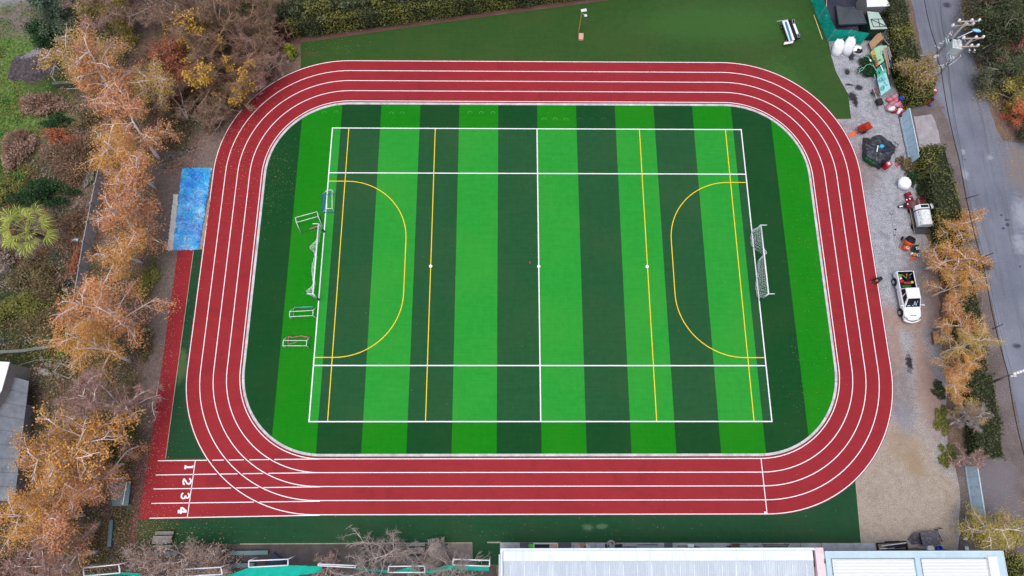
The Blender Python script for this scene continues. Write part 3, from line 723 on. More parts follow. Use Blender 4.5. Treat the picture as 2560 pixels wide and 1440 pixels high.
birE = tree('birch_tree', 'sparse golden birch left of the white strip of the blue tarpaulin', 'tree', bx((380, 530)), 63, 9.8, 3.5, BIRCH_BARK, L_ORANGE, 5800, .084, L_PINK, 500, group=GB, nl=9, sub=9, tw=7, spread=.22, drop=.3, thick=1.05, wand=.15, first=.35, tilt=.12)
leaf = lambda m: {'crown': m}
for (src, b, rz, s, m, lab) in (
    (birB, (352, 300), 2.0, (1.0, 1.0, .95), L_ORANGE, 'birch with bare pink-white limbs on its left side, third in the row from the top'),
    (birE, (408, 398), 1.2, (.95, .95, .8), L_ORANGE, 'birch with a star of white limbs spread over orange leaves, above the blue tarpaulin'),
    (birA, (396, 470), 3.1, (.74, .74, .7), L_GOLD, 'bright gold birch level with the top edge of the blue tarpaulin'),
    (birE, (364, 658), 5.2, (.80, .80, .72), L_GOLD, 'small golden birch below the tarpaulin beside the leaning wall'),
    (birA, (335, 905), 2.6, (.72, .72, .8), L_GOLD, 'low round golden birch between the largest crown and the bare birch'),
    (birE, (300, 1082), 4.4, (1.15, 1.15, .9), L_GOLD, 'wide golden birch just under the leafless birch'),
    (birC, (322, 1158), 1.0, (.66, .66, .72), L_ORANGE, 'orange birch beside the painted lane number one'),
    (birB, (268, 1196), 2.6, (.95, .95, .85), L_GOLD, 'golden birch reaching over the far left roof above the table tennis table'),
    (birA, (222, 1288), 3.7, (.72, .72, .72), L_GOLD, 'golden birch at the lower left, left of the table tennis table'),
    (birE, (215, 1345), .2, (.85, .85, .75), L_ORANGE, 'light orange birch near the bottom left corner, right of the fallen pole'),
    ):
    copy_tree(src, bx((b[0] - 8, b[1])), rz, (s[0] * 1.1, s[1] * 1.1, s[2] * 1.22), lab, GB, leaf(m))
copy_tree(birD, bx((247, 1379)), 2.1, (.85, .85, .8), 'leafless birch with pinkish twigs in the bottom left corner', GB)
copy_tree(birC, bx((392, 258)), 2.2, (.82, .82, .8), 'tan and olive birch second in the row from the top', GB, leaf(L_TAN))
# -- the row by the road on the right
GR = 'autumn birches in the hedge by the road'
for (src, b, rz, s, m, lab) in (
    (birB, (2352, 600), 1.3, (.66, .66, .45), L_GOLD, 'golden birch overhanging the white tank on its trailer'),
    (birB, (2310, 674), .2, (.8, .8, .58), L_GOLD, 'birch with a crooked white trunk behind the two white stools'),
    (birA, (2326, 742), .9, (.5, .5, .64), L_GOLD, 'dense golden birch right of the white pickup truck'),
    (birE, (2352, 780), 2.2, (.42, .42, .42), L_ORANGE, 'small orange birch squeezed between the dense one and the one at the crate'),
    (birA, (2366, 928), 3.0, (.42, .42, .42), L_GOLD, 'small golden birch just above the curved white trunk'),
    (birE, (2385, 1020), 4.4, (.45, .45, .36), L_TAN, 'low olive birch above the small leafless birch'),
    (birE, (2336, 820), 5.0, (.6, .6, .56), L_GOLD, 'golden birch beside the wooden crate with white cans'),
    (birA, (2350, 886), 1.9, (.5, .5, .6), L_TAN, 'olive gold birch below the wooden crate'),
    (birE, (2357, 968), 2.5, (.55, .55, .5), L_GOLD, 'sparse birch with a curved white trunk at the foot of the leaning lamp pole'),
    ):
    copy_tree(src, bx(b), rz, s, lab, GR, leaf(m))
copy_tree(birD, bx((2372, 1063)), .5, (.45, .45, .55), 'small leafless birch above the lower pale blue gate', GR, leaf(L_GREYT))
copy_tree(birD, bx((2389, 1138)), 3.2, (.42, .42, .35), 'stubby birch with a fan of pinkish twigs over the lower pale blue gate', GR)
copy_tree(birB, bx((2413, 1328)), 1.0, (.8, .8, .5), 'leaning birch on the heap of brush in the bottom right corner', GR, leaf(L_YGREEN))
# -- leafless and mixed trees of the upper left wood
GW = 'trees in the wood left of the track'
t1 = tree('bare_tree', 'large brown leafless tree with upright limbs left of the small round lime bush', 'tree', bx((612, 132)), 51, 8.5, 4.4, BROWN_BARK, None, 0, .1, L_BROWNT, 6500, .5, group=GW, nl=15, sub=9, tw=6, droop=-.05, first=.12, fork=3, thick=1.1, tww=.035)
t2 = tree('bare_tree', 'brown leafless tree with a few yellow leaf sprays hanging over the corner of the track', 'tree', bx((590, 225)), 53, 7.2, 4.3, BROWN_BARK, L_YELLOW, 3200, .12, L_BROWNT, 6500, .48, group=GW, nl=15, sub=9, tw=6, droop=.12, first=.12, fork=2, patches=[(2.4, -1.2, .5), (-1.5, 1.3, .45), (1.2, -2.8, .5), (-2.4, -1.5, .5), (.4, .8, .35), (2.9, .8, .4), (-.6, -2.2, .4)], tww=.035, spread=.2)
t3 = tree('bare_tree', 'grey brown leafless tree at the top edge left of the yellow leaved sapling', 'tree', bx((410, 75)), 57, 8.5, 4.5, GREY_BARK, None, 0, .1, L_PINK, 5500, .5, group=GW, nl=14, sub=9, tw=6, droop=0.0, first=.15, fork=2, tww=.035)
copy_tree(t3, bx((525, 110)), 1.9, (.95, .95, .8), 'brown leafless tree with crossing limbs in the middle of the upper wood', GW, leaf(L_BROWNT))
copy_tree(t1, bx((672, 95)), 2.6, (.72, .72, .75), 'fan shaped leafless tree beside the dark red bush', GW)
copy_tree(t2, bx((520, 190)), 2.9, (.95, .95, .85), 'tangled leafless tree with yellow sprays left of the track corner', GW)
copy_tree(t1, bx((655, 185)), 4.2, (.7, .7, .6), 'low pale leafless tree behind the broken white chair', GW, leaf(L_PINK))
copy_tree(t3, bx((470, 300)), .9, (.62, .62, .6), 'small brown leafless tree between the birches and the track curve', GW, leaf(L_BROWNT))
copy_tree(t2, bx((596, 250)), 1.2, (.6, .6, .5), 'low brown leafless tree reaching its twigs over the outer track line', GW)
copy_tree(t3, bx((560, 300)), 4.0, (.5, .5, .5), 'small brown leafless tree at the bend of the track', GW, leaf(L_BROWNT))
copy_tree(t3, bx((330, 60)), 3.9, (.9, .9, .9), 'grey leafless tree between the yellow willow and the wood', GW)
copy_tree(t3, bx((545, 40)), 5.1, (1.0, 1.0, .9), 'brown leafless tree at the top edge of the wood', GW, leaf(L_BROWNT))
tree('sapling_tree', 'slender tree with scattered yellow leaves at the top of the wood', 'tree', bx((508, 130)), 61, 7.5, 2.6, BROWN_BARK, L_YELLOW, 2600, .12, L_BROWNT, 5000, .4, group=GW, nl=11, sub=7, keep=.22, spread=.22)
tree('willow_tree', 'pale yellow green willow at the top edge, left of the bare wood', 'tree', bx((290, 70)), 63, 8.0, 3.6, GREY_BARK, L_YGREEN, 14000, .09, None, group=GW, nl=14, sub=8, droop=.5, spread=.32, drop=.2)
t4 = tree('rust_leaved_tree', 'rust brown leaved tree right of the tan birch', 'tree', bx((448, 180)), 67, 6.2, 2.3, BROWN_BARK, L_RUST, 8500, .085, None, group=GW, nl=13, sub=8, droop=.1, spread=.2, first=.1)
copy_tree(t4, bx((462, 245)), 1.5, (.85, .85, .8), 'lower rust brown tree beside the olive birch', GW)
tree('pine_tree', 'grey green pine in the upper left corner above the dirt mound', 'tree', bx((205, 95)), 71, 8.5, 3.0, DARK_BARK, L_SAGE, 12000, .1, None, group=GW, nl=16, sub=8, droop=.15, spread=.34)
tree('broadleaf_tree', 'dark green leafy tree between the pine and the dirt mound', 'tree', bx((170, 120)), 73, 4.5, 2.0, DARK_BARK, L_DGREEN, 9000, .1, None, group=GW, nl=12, sub=7, spread=.3, first=.15)
# -- bare trees of the courtyard at the bottom
GC = 'leafless trees in the courtyard'
t5 = tree('bare_tree', 'pale grey leafless tree over the bottom turf, left of the round table', 'tree', bx((965, 1392)), 81, 4.6, 3.4, GREY_BARK, None, 0, .1, L_GREYT, 3200, .34, group=GC, nl=14, sub=9, tw=6, droop=-.1, first=.1, fork=2, thick=.9, tww=.03, wand=.2)
copy_tree(t5, bx((1130, 1404)), 2.0, (.82, .82, .9), 'pale grey leafless tree over the round table', GC)
copy_tree(t5, bx((1060, 1432)), 4.0, (.8, .8, .7), 'leafless tree at the bottom edge under the white frames', GC)
t6 = tree('shrubby_tree', 'small tree with dry curled leaves beside the left picnic table', 'tree', bx((488, 1400)), 83, 4.2, 2.4, GREY_BARK, L_PBROWN, 1500, .09, L_GREYT, 2200, .3, group=GC, nl=12, sub=8, tw=5, droop=-.05, first=.1, fork=2, tww=.03, wand=.2)
copy_tree(t6, bx((400, 1412)), 2.3, (.85, .85, .7), 'dry leaved small tree in front of the left green wall piece', GC)
copy_tree(t5, bx((830, 1425)), 1.1, (.62, .62, .55), 'low pinkish leafless tree at the bottom edge between the white frames', GC, leaf(L_PINK))
copy_tree(t6, bx((560, 1440)), 1.4, (.8, .8, .6), 'dry leaved bush tree at the bottom edge right of the second white frame', GC)
# -- trees beyond the road
GF = 'trees across the road'
t7 = tree('broadleaf_tree', 'dark green tree beyond the road near the twin electric poles', 'tree', bx((2460, 95)), 91, 6.0, 3.6, GREY_BARK, L_HEDGE, 12000, .11, None, group=GF, nl=14, sub=8, spread=.4, first=.1)
copy_tree(t7, bx((2478, 200)), 2, (.8, .8, .75), 'dark green tree beyond the road below the first one', GF, leaf(L_CYP))
copy_tree(t7, bx((2445, 12)), 4, (.8, .8, .8), 'brownish evergreen at the top right corner', GF, leaf(L_GBROWN))
copy_tree(t7, bx((2530, 60)), 1, (1, 1, 1), 'dark tree on the right edge below the top corner', GF, leaf(L_HEDGE))
copy_tree(t4, bx((2500, 170)), 1, (.95, .95, .8), 'tree with pink and red leaves on the right edge', GF, leaf(L_PKLEAF))
copy_tree(t3, bx((2475, 30)), 1, (.55, .55, .6), 'small leafless tree beyond the road at the top edge', GF)
copy_tree(t7, bx((2520, 250)), 3, (.72, .72, .6), 'olive green tree on the right edge above the orange bush', GF, leaf(L_YGREEN))
copy_tree(t4, bx((2535, 305)), 3, (.6, .6, .45), 'orange red bush like tree on the right edge', GF, leaf(L_ORED))
copy_tree(t7, bx((2575, 330)), 2, (.6, .6, .5), 'dark shrubby tree at the corner of the side road', GF)
tree('willow_tree', 'straw coloured willow growing out of the hedge beside the painted panels', 'tree', bx((2262, 218)), 97, 4.6, 2.3, BIRCH_BARK, L_YGREEN, 3800, .085, L_PBROWN, 3000, .4, nl=12, sub=7, droop=.2, thick=.9, spread=.25)
# -- fan palm
pt = Thing('palm_tree', 'pale green fan palm by the left edge', 'tree', bx((122, 604)))
pm = MB(mat('palm_bark', (96, 82, 66), .25, 6)); pm.tube([(0, 0, 0), (0, .05, 1.5), (0, 0, 3.2)], [.3, .24, .2], 10); pt.part('trunk', pm)
rp = random.Random(5)
for i in range(17):
    a = i * 2.399; el = 1.0 - 1.35 * (i / 17) + rp.uniform(-.1, .1); d = Vector((math.cos(a) * math.cos(el), math.sin(a) * math.cos(el), math.sin(el)))
    base = Vector((0, 0, 3.2)); L = rp.uniform(1.3, 2.0); hub = base + d * L
    fm_ = MB(L_PALM); fm_.bar(base, hub, .035, .02)
    side = d.cross(Vector((0, 0, 1))).normalized(); up = side.cross(d)
    Q = []
    for k in range(19):
        th = -1.7 + 3.4 * k / 18; dr = (d * math.cos(th) + side * math.sin(th)).normalized(); R_ = rp.uniform(1.1, 1.5) * (1 - .12 * abs(th))
        e = hub + dr * R_ * .62 + up * .04; tip = hub + dr * R_ + Vector((0, 0, -.28 * (1 + .4 * abs(th)))) ; sd = dr.cross(up).normalized() * .045
        Q.append([hub, e + sd + up * .015, tip, e - sd]);
    fm_.quads(np.array([[list(p) for p in q] for q in Q])); pt.part('frond', fm_)
# -- hedges
hedge('long clipped olive green hedge along the upper edge of the turf', [P(738, 92), P(1011, 55), P(1187, 30), P(1504, -13), P(1640, -34)], 1.3, 2.6, L_HEDGEY, L_HEDGE, 1, 75, .095, lat=.35)
hedge('darker and taller cypress hedge standing behind the olive hedge', [P(716, 68), P(860, 50), P(1011, 30), P(1250, -2), P(1380, -20)], 2.6, 3.6, L_CYP, L_HEDGEY, 2, 80, .12, rough=.5, lat=.5)
GH = 'clipped hedges beside the road'
hedge('dark hedge at the top right behind the sheds', [P(2205, -12), P(2228, 110), P(2252, 196)], 2.1, 2.6, L_HEDGE, L_HEDGEY, 3, 62, .1, GH, rough=.25)
hedge('square cut hedge beside the oil drums at the driveway', [P(2256, 205), P(2284, 268)], 2.3, 2.4, L_HEDGEY, L_HEDGE, 4, 75, .09, GH, rough=.15)
hedge('long hedge below the upper pale blue gate', [P(2305, 388), P(2322, 450), P(2345, 540), P(2362, 620)], 2.5, 2.2, L_HEDGE, L_HEDGEY, 5, 65, .1, GH, rough=.3)
hedge('hedge under the golden birches, right of the pickup truck', [P(2368, 640), P(2400, 790), P(2418, 930)], 2.0, 1.9, L_HEDGE, L_GBROWN, 6, 62, .1, GH, rough=.3)
hedge('dark hedge end above the lower pale blue gate', [P(2422, 940), P(2440, 1060), P(2446, 1140)], 2.4, 1.9, L_HEDGE, None, 7, 66, .1, GH, rough=.25)
hedge('narrow olive hedge beside the roof in the bottom right corner', [P(2512, 1385), P(2530, 1470)], 1.2, 1.6, L_HEDGEY, None, 8, 70, .1, rough=.2)
# -- bushes: kept as a table of foot point, half width, half depth, height, foliage, label
SH = [
 (700, 88, 1.5, 1.4, 2.2, L_RED, 3200, 'dark red leaved bush at the left end of the long hedge'),
 (732, 140, .62, .62, 2.3, L_LIME, 2600, 'small upright lime bush at the corner of the upper turf'),
 (640, 15, 3.2, 1.6, 2.4, L_GREEN, 5200, 'bright green thicket at the top edge left of the long hedge'),
 (110, 265, 2.4, 1.3, 1.3, L_PBROWN, 3600, 'dry pinkish bush below the dirt mound'),
 (52, 375, 1.5, 2.2, 1.5, L_PBROWN, 4200, 'beige dry bush at the left edge'),
 (190, 400, 2.6, 2.6, 1.6, L_BROWNT, 5200, 'brown twiggy bush left of the top of the grey wall'),
 (150, 345, 1.5, .8, 1.6, L_ORED, 650, 'bush with bright orange leaves left of the grey wall'),
 (190, 365, 1.2, 1.0, 1.5, L_ORED, 420, 'bush with scattered red orange leaves touching the wall'),
 (185, 435, .75, .6, .7, L_GREEN, 1300, 'small bright green bush left of the stacked poles'),
 (120, 495, 3.2, 1.7, 2.4, L_DGREEN, 6000, 'dark green thicket above the fan palm'),
 (35, 490, 1.8, 1.3, 1.8, L_HEDGEY, 2600, 'olive bush on the left edge above the fan palm'),
 (150, 305, 1.6, .9, .9, L_DGREEN, 2400, 'dark bush below the wire pen'),
 (225, 305, 1.4, 1.0, 1.2, L_GBROWN, 2400, 'mixed brown bush left of the third birch'),
 (95, 700, 3.0, 1.9, 1.7, L_GBROWN, 6000, 'olive brown thicket below the fan palm'),
 (50, 770, 2.6, 2.1, 1.6, L_HEDGEY, 4600, 'olive thicket on the left edge'),
 (130, 800, 2.4, 1.8, 1.4, L_GBROWN, 4600, 'brown thicket left of the lower grey wall'),
 (205, 660, 1.0, 1.4, 1.1, L_RUST, 2200, 'rusty bush right above the black tyre'),
 (128, 835, .75, .7, .8, L_GREEN, 1500, 'small lime green bush left of the lower grey wall'),
 (160, 885, .5, .5, .5, L_GREEN, 700, 'tiny green bush near the heap of stones'),
 (190, 560, 1.2, 1.2, 1.4, L_BROWNT, 2400, 'grey brown bush right of the fan palm'),
 (20, 640, 1.4, 1.6, 1.1, L_GREYT, 2600, 'grey dry bush on the left edge below the palm'),
 (60, 1330, 2.6, 2.0, 1.3, L_GBROWN, 4200, 'dark brown bush at the bottom left edge'),
 (40, 1420, 2.4, 1.6, 1.4, L_PINK, 3800, 'pinkish dry bush in the bottom left corner'),
 (150, 1290, 1.8, 1.2, 1.0, L_DGREEN, 2600, 'dark green bush under the lower left birches'),
 (300, 1110, 1.2, 2.6, .8, L_HEDGEY, 2600, 'low olive undergrowth under the wide golden birch'),
 (365, 700, 1.1, 1.8, .8, L_HEDGEY, 2000, 'low olive undergrowth beside the red runway'),
 (350, 860, 1.2, 1.8, .8, L_GBROWN, 2000, 'brown undergrowth below the largest golden birch'),
 (430, 340, 1.8, 1.4, .8, L_GBROWN, 2400, 'brown undergrowth above the blue tarpaulin'),
 (400, 245, 1.6, 1.2, 1.0, L_HEDGEY, 2600, 'olive undergrowth under the rust brown trees'),
 (420, 130, 2.0, 1.6, 1.2, L_GBROWN, 2600, 'brown undergrowth under the bare trees at the top'),
 (582, 262, 1.5, .9, .8, L_GBROWN, 2600, 'brown brush along the outer edge of the track bend'),
 (625, 215, 1.2, .7, .8, L_BROWNT, 2400, 'twiggy brush touching the track line at the bend'),
 (535, 312, .9, 1.0, .6, L_BROWNT, 2000, 'twiggy brush left of the start of the track bend'),
 (668, 192, 1.1, .6, .7, L_PINK, 2400, 'pale twig brush between the broken chair and the track'),
 (500, 250, 2.2, 1.6, 1.6, L_GBROWN, 3200, 'olive brown brush in the middle of the upper wood'),
 (535, 215, 1.2, 1.0, 2.0, L_YELLOW, 900, 'yellow leaved bush in the middle of the upper wood'),
 (2168, 172, 1.15, 1.0, 1.1, L_DGREEN, 3000, 'dark green bush with pale hose loops by the painted panels'),
 (2190, 178, 0.9, .8, .9, L_DGREEN, 1800, 'low dark green bush touching the teal panel'),
 (2262, 415, .8, .9, .7, L_GBROWN, 1400, 'brownish bush left of the long hedge'),
 (2290, 450, .9, 1.9, .6, L_DGREEN, 2000, 'ground level green bush behind the white bulk bag'),
 (2352, 1050, .7, 1.3, .35, L_HEDGEY, 1700, 'green weedy bush at the edge of the sand'),
 (2368, 1140, .8, 1.0, .35, L_HEDGEY, 1500, 'green weedy bush below the sand edge bush'),
 (2345, 975, .7, .8, .4, L_HEDGE, 1200, 'dark weedy bush left of the curved white trunk'),
 (2450, 660, .8, .8, .8, L_BROWNT, 1100, 'bare thorny bush on the road side of the hedge'),
 (2482, 1340, 2.2, 1.3, 1.4, L_YGREEN, 4600, 'heap of cut brush in the bottom right corner'),
 (2450, 1320, .8, .55, .9, L_LIME, 1500, 'lime green bush on the heap of cut brush'),
 (2160, 2, 1.1, 1.0, 3.0, L_HEDGEY, 2600, 'olive tree top at the top edge beside the dark canopy'),
 (962, 36, .45, .35, 2.9, L_YELLOW, 380, 'sprig of yellow leaves standing out of the olive hedge'),
 (2545, 130, 1.7, 1.7, 1.2, L_RUST, 2600, 'reddish undergrowth on the right edge'),
]
for i, (x, y, a, b, h, m, n, lab) in enumerate(SH):
    shrub('bush', lab, 'bush', bx((x, y)), 200 + i, a * 1.1, b * 1.1, h, m, n, .09 if n > 1000 else .075, core=n > 1000, twig=L_BROWNT if m in (L_PBROWN, L_PINK, L_GREYT, L_BROWNT, L_ORED) else None)
# -- ground litter: nobody could count it
rng = np.random.default_rng(77)
def scatter(name, label, cat, mats, regions, z=.03, size=.06):
    m = MB()
    for mt, (cx, cy, sx, sy, n) in [(a, r) for a, r in zip(mats, regions)]:
        m.use(mt); p = P(cx, cy); c = np.stack([rng.normal(p[0], sx, n), rng.normal(p[1], sy, n), np.abs(rng.normal(0, .01, n)) + z], 1); m.quads(cards(rng, c, size, up=2.5))
    return tag(m.build(name), label, cat, kind='stuff')
FL = leafmat('fallen_leaves', [(150, 96, 56), (206, 150, 92), (226, 190, 136)])
scatter('fallen_leaves', 'fallen birch leaves scattered on the track, runway and turf', 'leaves', [FL] * 13,
  [(620, 330, 2.6, 3.2, 420), (590, 430, 1.6, 3.5, 330), (690, 440, 1.2, 2.6, 200), (520, 700, 2.5, 7, 140), (430, 900, .8, 7, 100), (385, 1120, 1.2, 2.6, 200), (360, 1330, 1.4, 1.2, 420),
   (460, 1330, 3.0, 1.2, 260), (2060, 640, 1.6, 5, 120), (2000, 950, 2.4, 4, 90), (820, 120, 2.4, .8, 110), (1300, 1320, 16, 1.1, 120), (1300, 650, 18, 12, 50)], .045, .034)
UG = [L_GBROWN, L_PBROWN, L_BROWNT, L_HEDGEY, L_GBROWN, L_CYP, L_BROWNT, L_GREYT, L_RUST, L_DGREEN, L_GREEN]
m = MB(); B_ = {k: [] for k in range(len(UG))}
for i in range(1500):
    Y = rng.uniform(-20, 1450); edge = 640 - 0.42 * max(0, Y - 100) if Y < 420 else 415 - (Y - 420) * .08
    X = rng.uniform(-20, max(40, edge - 25))
    if X < 82 and 880 < Y < 1270: continue
    if ((X - 85) / 75) ** 2 + ((Y - 158) / 60) ** 2 < 1.2: continue
    kk = int((math.sin(X * .013 + 1) + math.sin(Y * .011 + X * .006) + 2 + rng.normal(0, .7)) / 4 * 10) % 10
    c = np.array(P(X, Y)); r_ = rng.uniform(.35, 1.1); h_ = rng.uniform(.15, .75) * (.5 if X > edge - 90 else 1); n = int(95 * r_)
    if X < 150 and Y < 330 or (X < 60 and Y < 480): kk = (3, 10, 3, 10, 0)[int(rng.integers(0, 5))]; h_ *= .4
    d = rng.normal(0, .55, (n, 3)) * np.array([r_, r_, h_]); d[:, 2] = np.abs(d[:, 2]) + .02; B_[kk].append(c + d)
for kk, L in B_.items():
    if L: m.use(UG[kk]); m.quads(cards(rng, np.vstack(L), .085, up=.6))
tag(m.build('undergrowth'), 'mixed dry weeds and seedlings on the floor of the wood', 'undergrowth', kind='stuff')
DL = leafmat('brown_fallen_leaves', [(70, 54, 48), (118, 90, 80), (164, 130, 116), (200, 168, 150)])
scatter('leaf_litter', 'brown fallen leaves on the bare ground between the birches and the runway', 'leaves', [DL] * 9, [(410, 700, 1.0, 3.5, 900), (395, 880, 1.0, 3.5, 900), (365, 1060, .9, 3, 800), (335, 1230, 1.0, 3.2, 1300), (320, 1330, 1.2, 2.0, 900), (430, 540, .8, 3, 500), (490, 390, 2.2, 1.6, 700), (550, 300, 2.0, 1.6, 600), (640, 210, 2, 1.2, 500)], .02, .05)
scatter('roadside_leaves', 'pale fallen leaves along the verge beyond the road', 'leaves', [FL] * 6, [(2470, 250, .8, 4.5, 500), (2530, 360, 1.6, 2.5, 420), (2460, 100, .7, 3, 160), (2500, 1300, 2.6, 3.5, 500), (2470, 1200, 2, 4, 160), (2440, 700, 1.4, 8, 260)], .02, .04)
scatter('turf_infill_specks', 'light specks of debris on the turf', 'debris', [mat('speck', (170, 190, 160), .1)] * 3, [(690, 480, 1.2, 2.6, 60), (2020, 700, 1.4, 6, 60), (1300, 600, 18, 14, 70)], .035, .03)
# ------------------------------------------------------------------ shared object materials
PW = mat('white_paint', (240, 242, 244), .06, 4, .45, .4, dirt=(190, 190, 186), dirt_amt=.3)
PWS = mat('white_steel_tube', (240, 242, 244), .04, 6, .4, .5)
BLK = mat('black_rubber', (26, 26, 30), .2, 8, .7, .3)
DK = mat('dark_steel', (50, 54, 60), .2, 6, .5, .4)
GALV = mat('galvanised_steel', (168, 176, 182), .15, 5, .4, .5, .0)
WOOD = mat('raw_timber', (186, 150, 116), .2, 4, .8, .2, dirt=(120, 92, 66))
GWOOD = mat('weathered_timber', (150, 146, 142), .2, 5, .85, .15, dirt=(96, 90, 86))
DKW = mat('dark_old_timber', (84, 78, 76), .3, 3, .9, .15, dirt=(128, 122, 120), dirt_amt=.5)
RUST = mat('rusty_dark_red_steel', (96, 38, 44), .3, 5, .7, .3, dirt=(60, 34, 30), dirt_amt=.6)
REDP = mat('red_painted_steel', (168, 26, 44), .12, 4, .4, .5, dirt=(96, 20, 30), dirt_amt=.4)
ORP = mat('orange_painted_steel', (226, 92, 36), .12, 5, .5, .4, dirt=(150, 60, 34), dirt_amt=.4)
BLUEP = mat('blue_plastic', (34, 84, 190), .1, 4, .4, .5)
CYAN = mat('bright_blue_plastic', (54, 176, 236), .1, 4, .4, .5)
TEAL = mat('green_shade_net', (18, 176, 154), .12, 2.5, .8, .2)
GLASS = mat('dark_window_glass', (18, 24, 34), .3, 3, .12, .8)
NETM = mat('white_net_cord', (226, 230, 232), .05, 4, .8, .2)
PALEB = mat('pale_blue_painted_steel', (204, 232, 244), .06, 1.5, .5, .4, dirt=(140, 170, 184), dirt_amt=.5)
BAGM = mat('white_woven_bag', (252, 252, 252), .03, 5, .8, .2, dirt=(214, 216, 220), dirt_amt=.3)
def lm(n, *a, **k): return mat(n, *a, **k)

# ------------------------------------------------------------------ big goals
def big_goal(label, f0, f1, back, netu):
    """upright football goal: feet at two places, shallow top stanchions, net bunched under the bar"""
    A = Vector(P(*f0)); B = Vector(P(*f1)); H = 2.35; T = Thing('football_goal', label, 'goal', tuple((A + B) / 2), 0, 'full size football goals on the pitch ends')
    bk = Vector((back, 0, 0)); up = Vector((0, 0, H))
    c = MB(PWS); c.tube([A + up, B + up], .075, 8); T.part('crossbar', c, True, True)
    for q in (A, B):
        m = MB(PWS); m.tube([q + Vector((0, 0, .95)), q + up], .075, 8); m.use(lm('dark_post_sleeve', (30, 70, 66), .1)).tube([q, q + Vector((0, 0, .95))], .09, 8); T.part('post', m, True, True)
        s = MB(PWS); s.tube([q + up, q + up + bk * .62], .045, 6); T.part('stanchion', s, True, True)
    m = MB(NETM); r = random.Random(int(f0[0])); W = B - A; n = 46; k = 9
    pts = {}
    for i in range(n + 1):
        u = i / n; sw = netu(u)
        for j in range(k + 1):
            v = j / k; z = H - v * sw[1]; off = sw[0] * math.sin(v * 2.2) + r.uniform(-.05, .05)
            if i in (0, n): off = .1 * v; z = H - v * 1.7
            pts[i, j] = A + W * u + Vector((math.copysign(1, back) * off, r.uniform(-.05, .05), z + r.uniform(-.04, .04)))
    for (i, j), p in pts.items():
        if (i + 1, j) in pts and r.random() < .93: m.tube([p, pts[i + 1, j]], .011, 3, False)
        if (i, j + 1) in pts: m.tube([p, pts[i, j + 1]], .011, 3, False)
    T.part('net', m, True)
big_goal('tall white goal on the left goal line with its net bunched under the bar', (811, 580), (798, 750), -1.0,
         lambda u: (.25 + .75 * math.exp(-((u - .30) / .06) ** 2) + .35 * math.exp(-((u - .6) / .18) ** 2) + .7 * math.exp(-((u - .93) / .05) ** 2), 1.5))
big_goal('tall white goal on the right goal line with its net sagging toward the pitch', (1882, 583), (1900, 750), 1.0,
         lambda u: (-.45 + 1.1 * math.exp(-((u - .36) / .07) ** 2) - .25 * math.sin(u * 9), 1.6))
def small_goal(label, c, rz, w=2.3, h=1.15, td=.52, bd=1.1, net=None, netm=None, bcol=DK):
    """low box goal: open front at local -y, floor bars behind"""
    T = Thing('training_goal', label, 'goal', P(*c), rz, 'small goals left of the pitch'); x = w / 2
    f = MB(PWS); r = .035; f.tube([(-x, 0, h), (x, 0, h)], r, 6); f.tube([(-x, td, h), (x, td, h)], r, 6)
    for s in (-x, x): f.tube([(s, 0, 0), (s, 0, h), (s, td, h), (s, bd, .05)], r, 6)
    T.part('frame', f, smooth=True)
    b = MB(bcol); b.tube([(-x, 0, .04), (-x, bd, .04), (x, bd, .04), (x, 0, .04)], .04, 6); T.part('floor_bar', b, smooth=True)
    if net:
        n = MB(netm); rn_ = random.Random(int(c[0]))
        for a, q in zip(net[:-1], net[1:]):
            if a and q:
                for k in range(3): n.tube([Vector(a) + Vector((rn_.uniform(-.05, .05),) * 3), (Vector(a) + Vector(q)) / 2 + Vector((rn_.uniform(-.08, .08), rn_.uniform(-.08, .08), 0)), Vector(q) + Vector((rn_.uniform(-.05, .05),) * 3)], .018, 4)
        T.part('net', n)
TQ = lm('turquoise_net', (110, 196, 180), .1); PKN = lm('red_net', (214, 134, 136), .1); BLN = lm('blue_net', (86, 140, 196), .1)
small_goal('white box goal with blue floor bars standing across the left goal line', (836.5, 508), math.radians(94), 2.1, 1.1, .55, 1.25, [(-1.0, 1.2, .1), (-.9, 1.0, .3), (.3, 1.05, .3), (1.0, 1.1, .1), (1.0, .2, .1)], BLN, lm('blue_floor_bar', (28, 76, 150), .1))
small_goal('white box goal turned askew at the upper end of the tall left goal', (773, 547), math.radians(197), 2.3, 1.15, .55, 1.3, [(-1.1, 1.2, .1), (-.8, 1.15, .15), (.2, 1.2, .1)], PKN)
small_goal('white box goal with a turquoise net just below the tall left goal', (761, 797), math.radians(3), 2.3, 1.15, .52, 1.15, [(-1.1, .2, .1), (-1.05, .9, .3), (-.9, 1.1, .5), (.9, 1.1, .3)], TQ)
small_goal('white box goal with a torn pink net, lowest of the four', (745, 870), math.radians(0), 2.3, 1.15, .52, 1.2, [(-1.0, .5, .1), (-1.0, 1.1, .3), (-.4, 1.0, .5), (.2, 1.15, .3), (1.0, 1.1, .2), None, (-1, .35, .1), (0, .55, .5)], PKN)
m = MB(REDP); m.lathe([(.1, 0), (.1, .02), (.055, .03), (.03, .09), (.02, .1)], P(1325, 656), 12); solo('marker_cone', m, 'tiny red cone near the centre spot', 'cone', P(1325, 656))

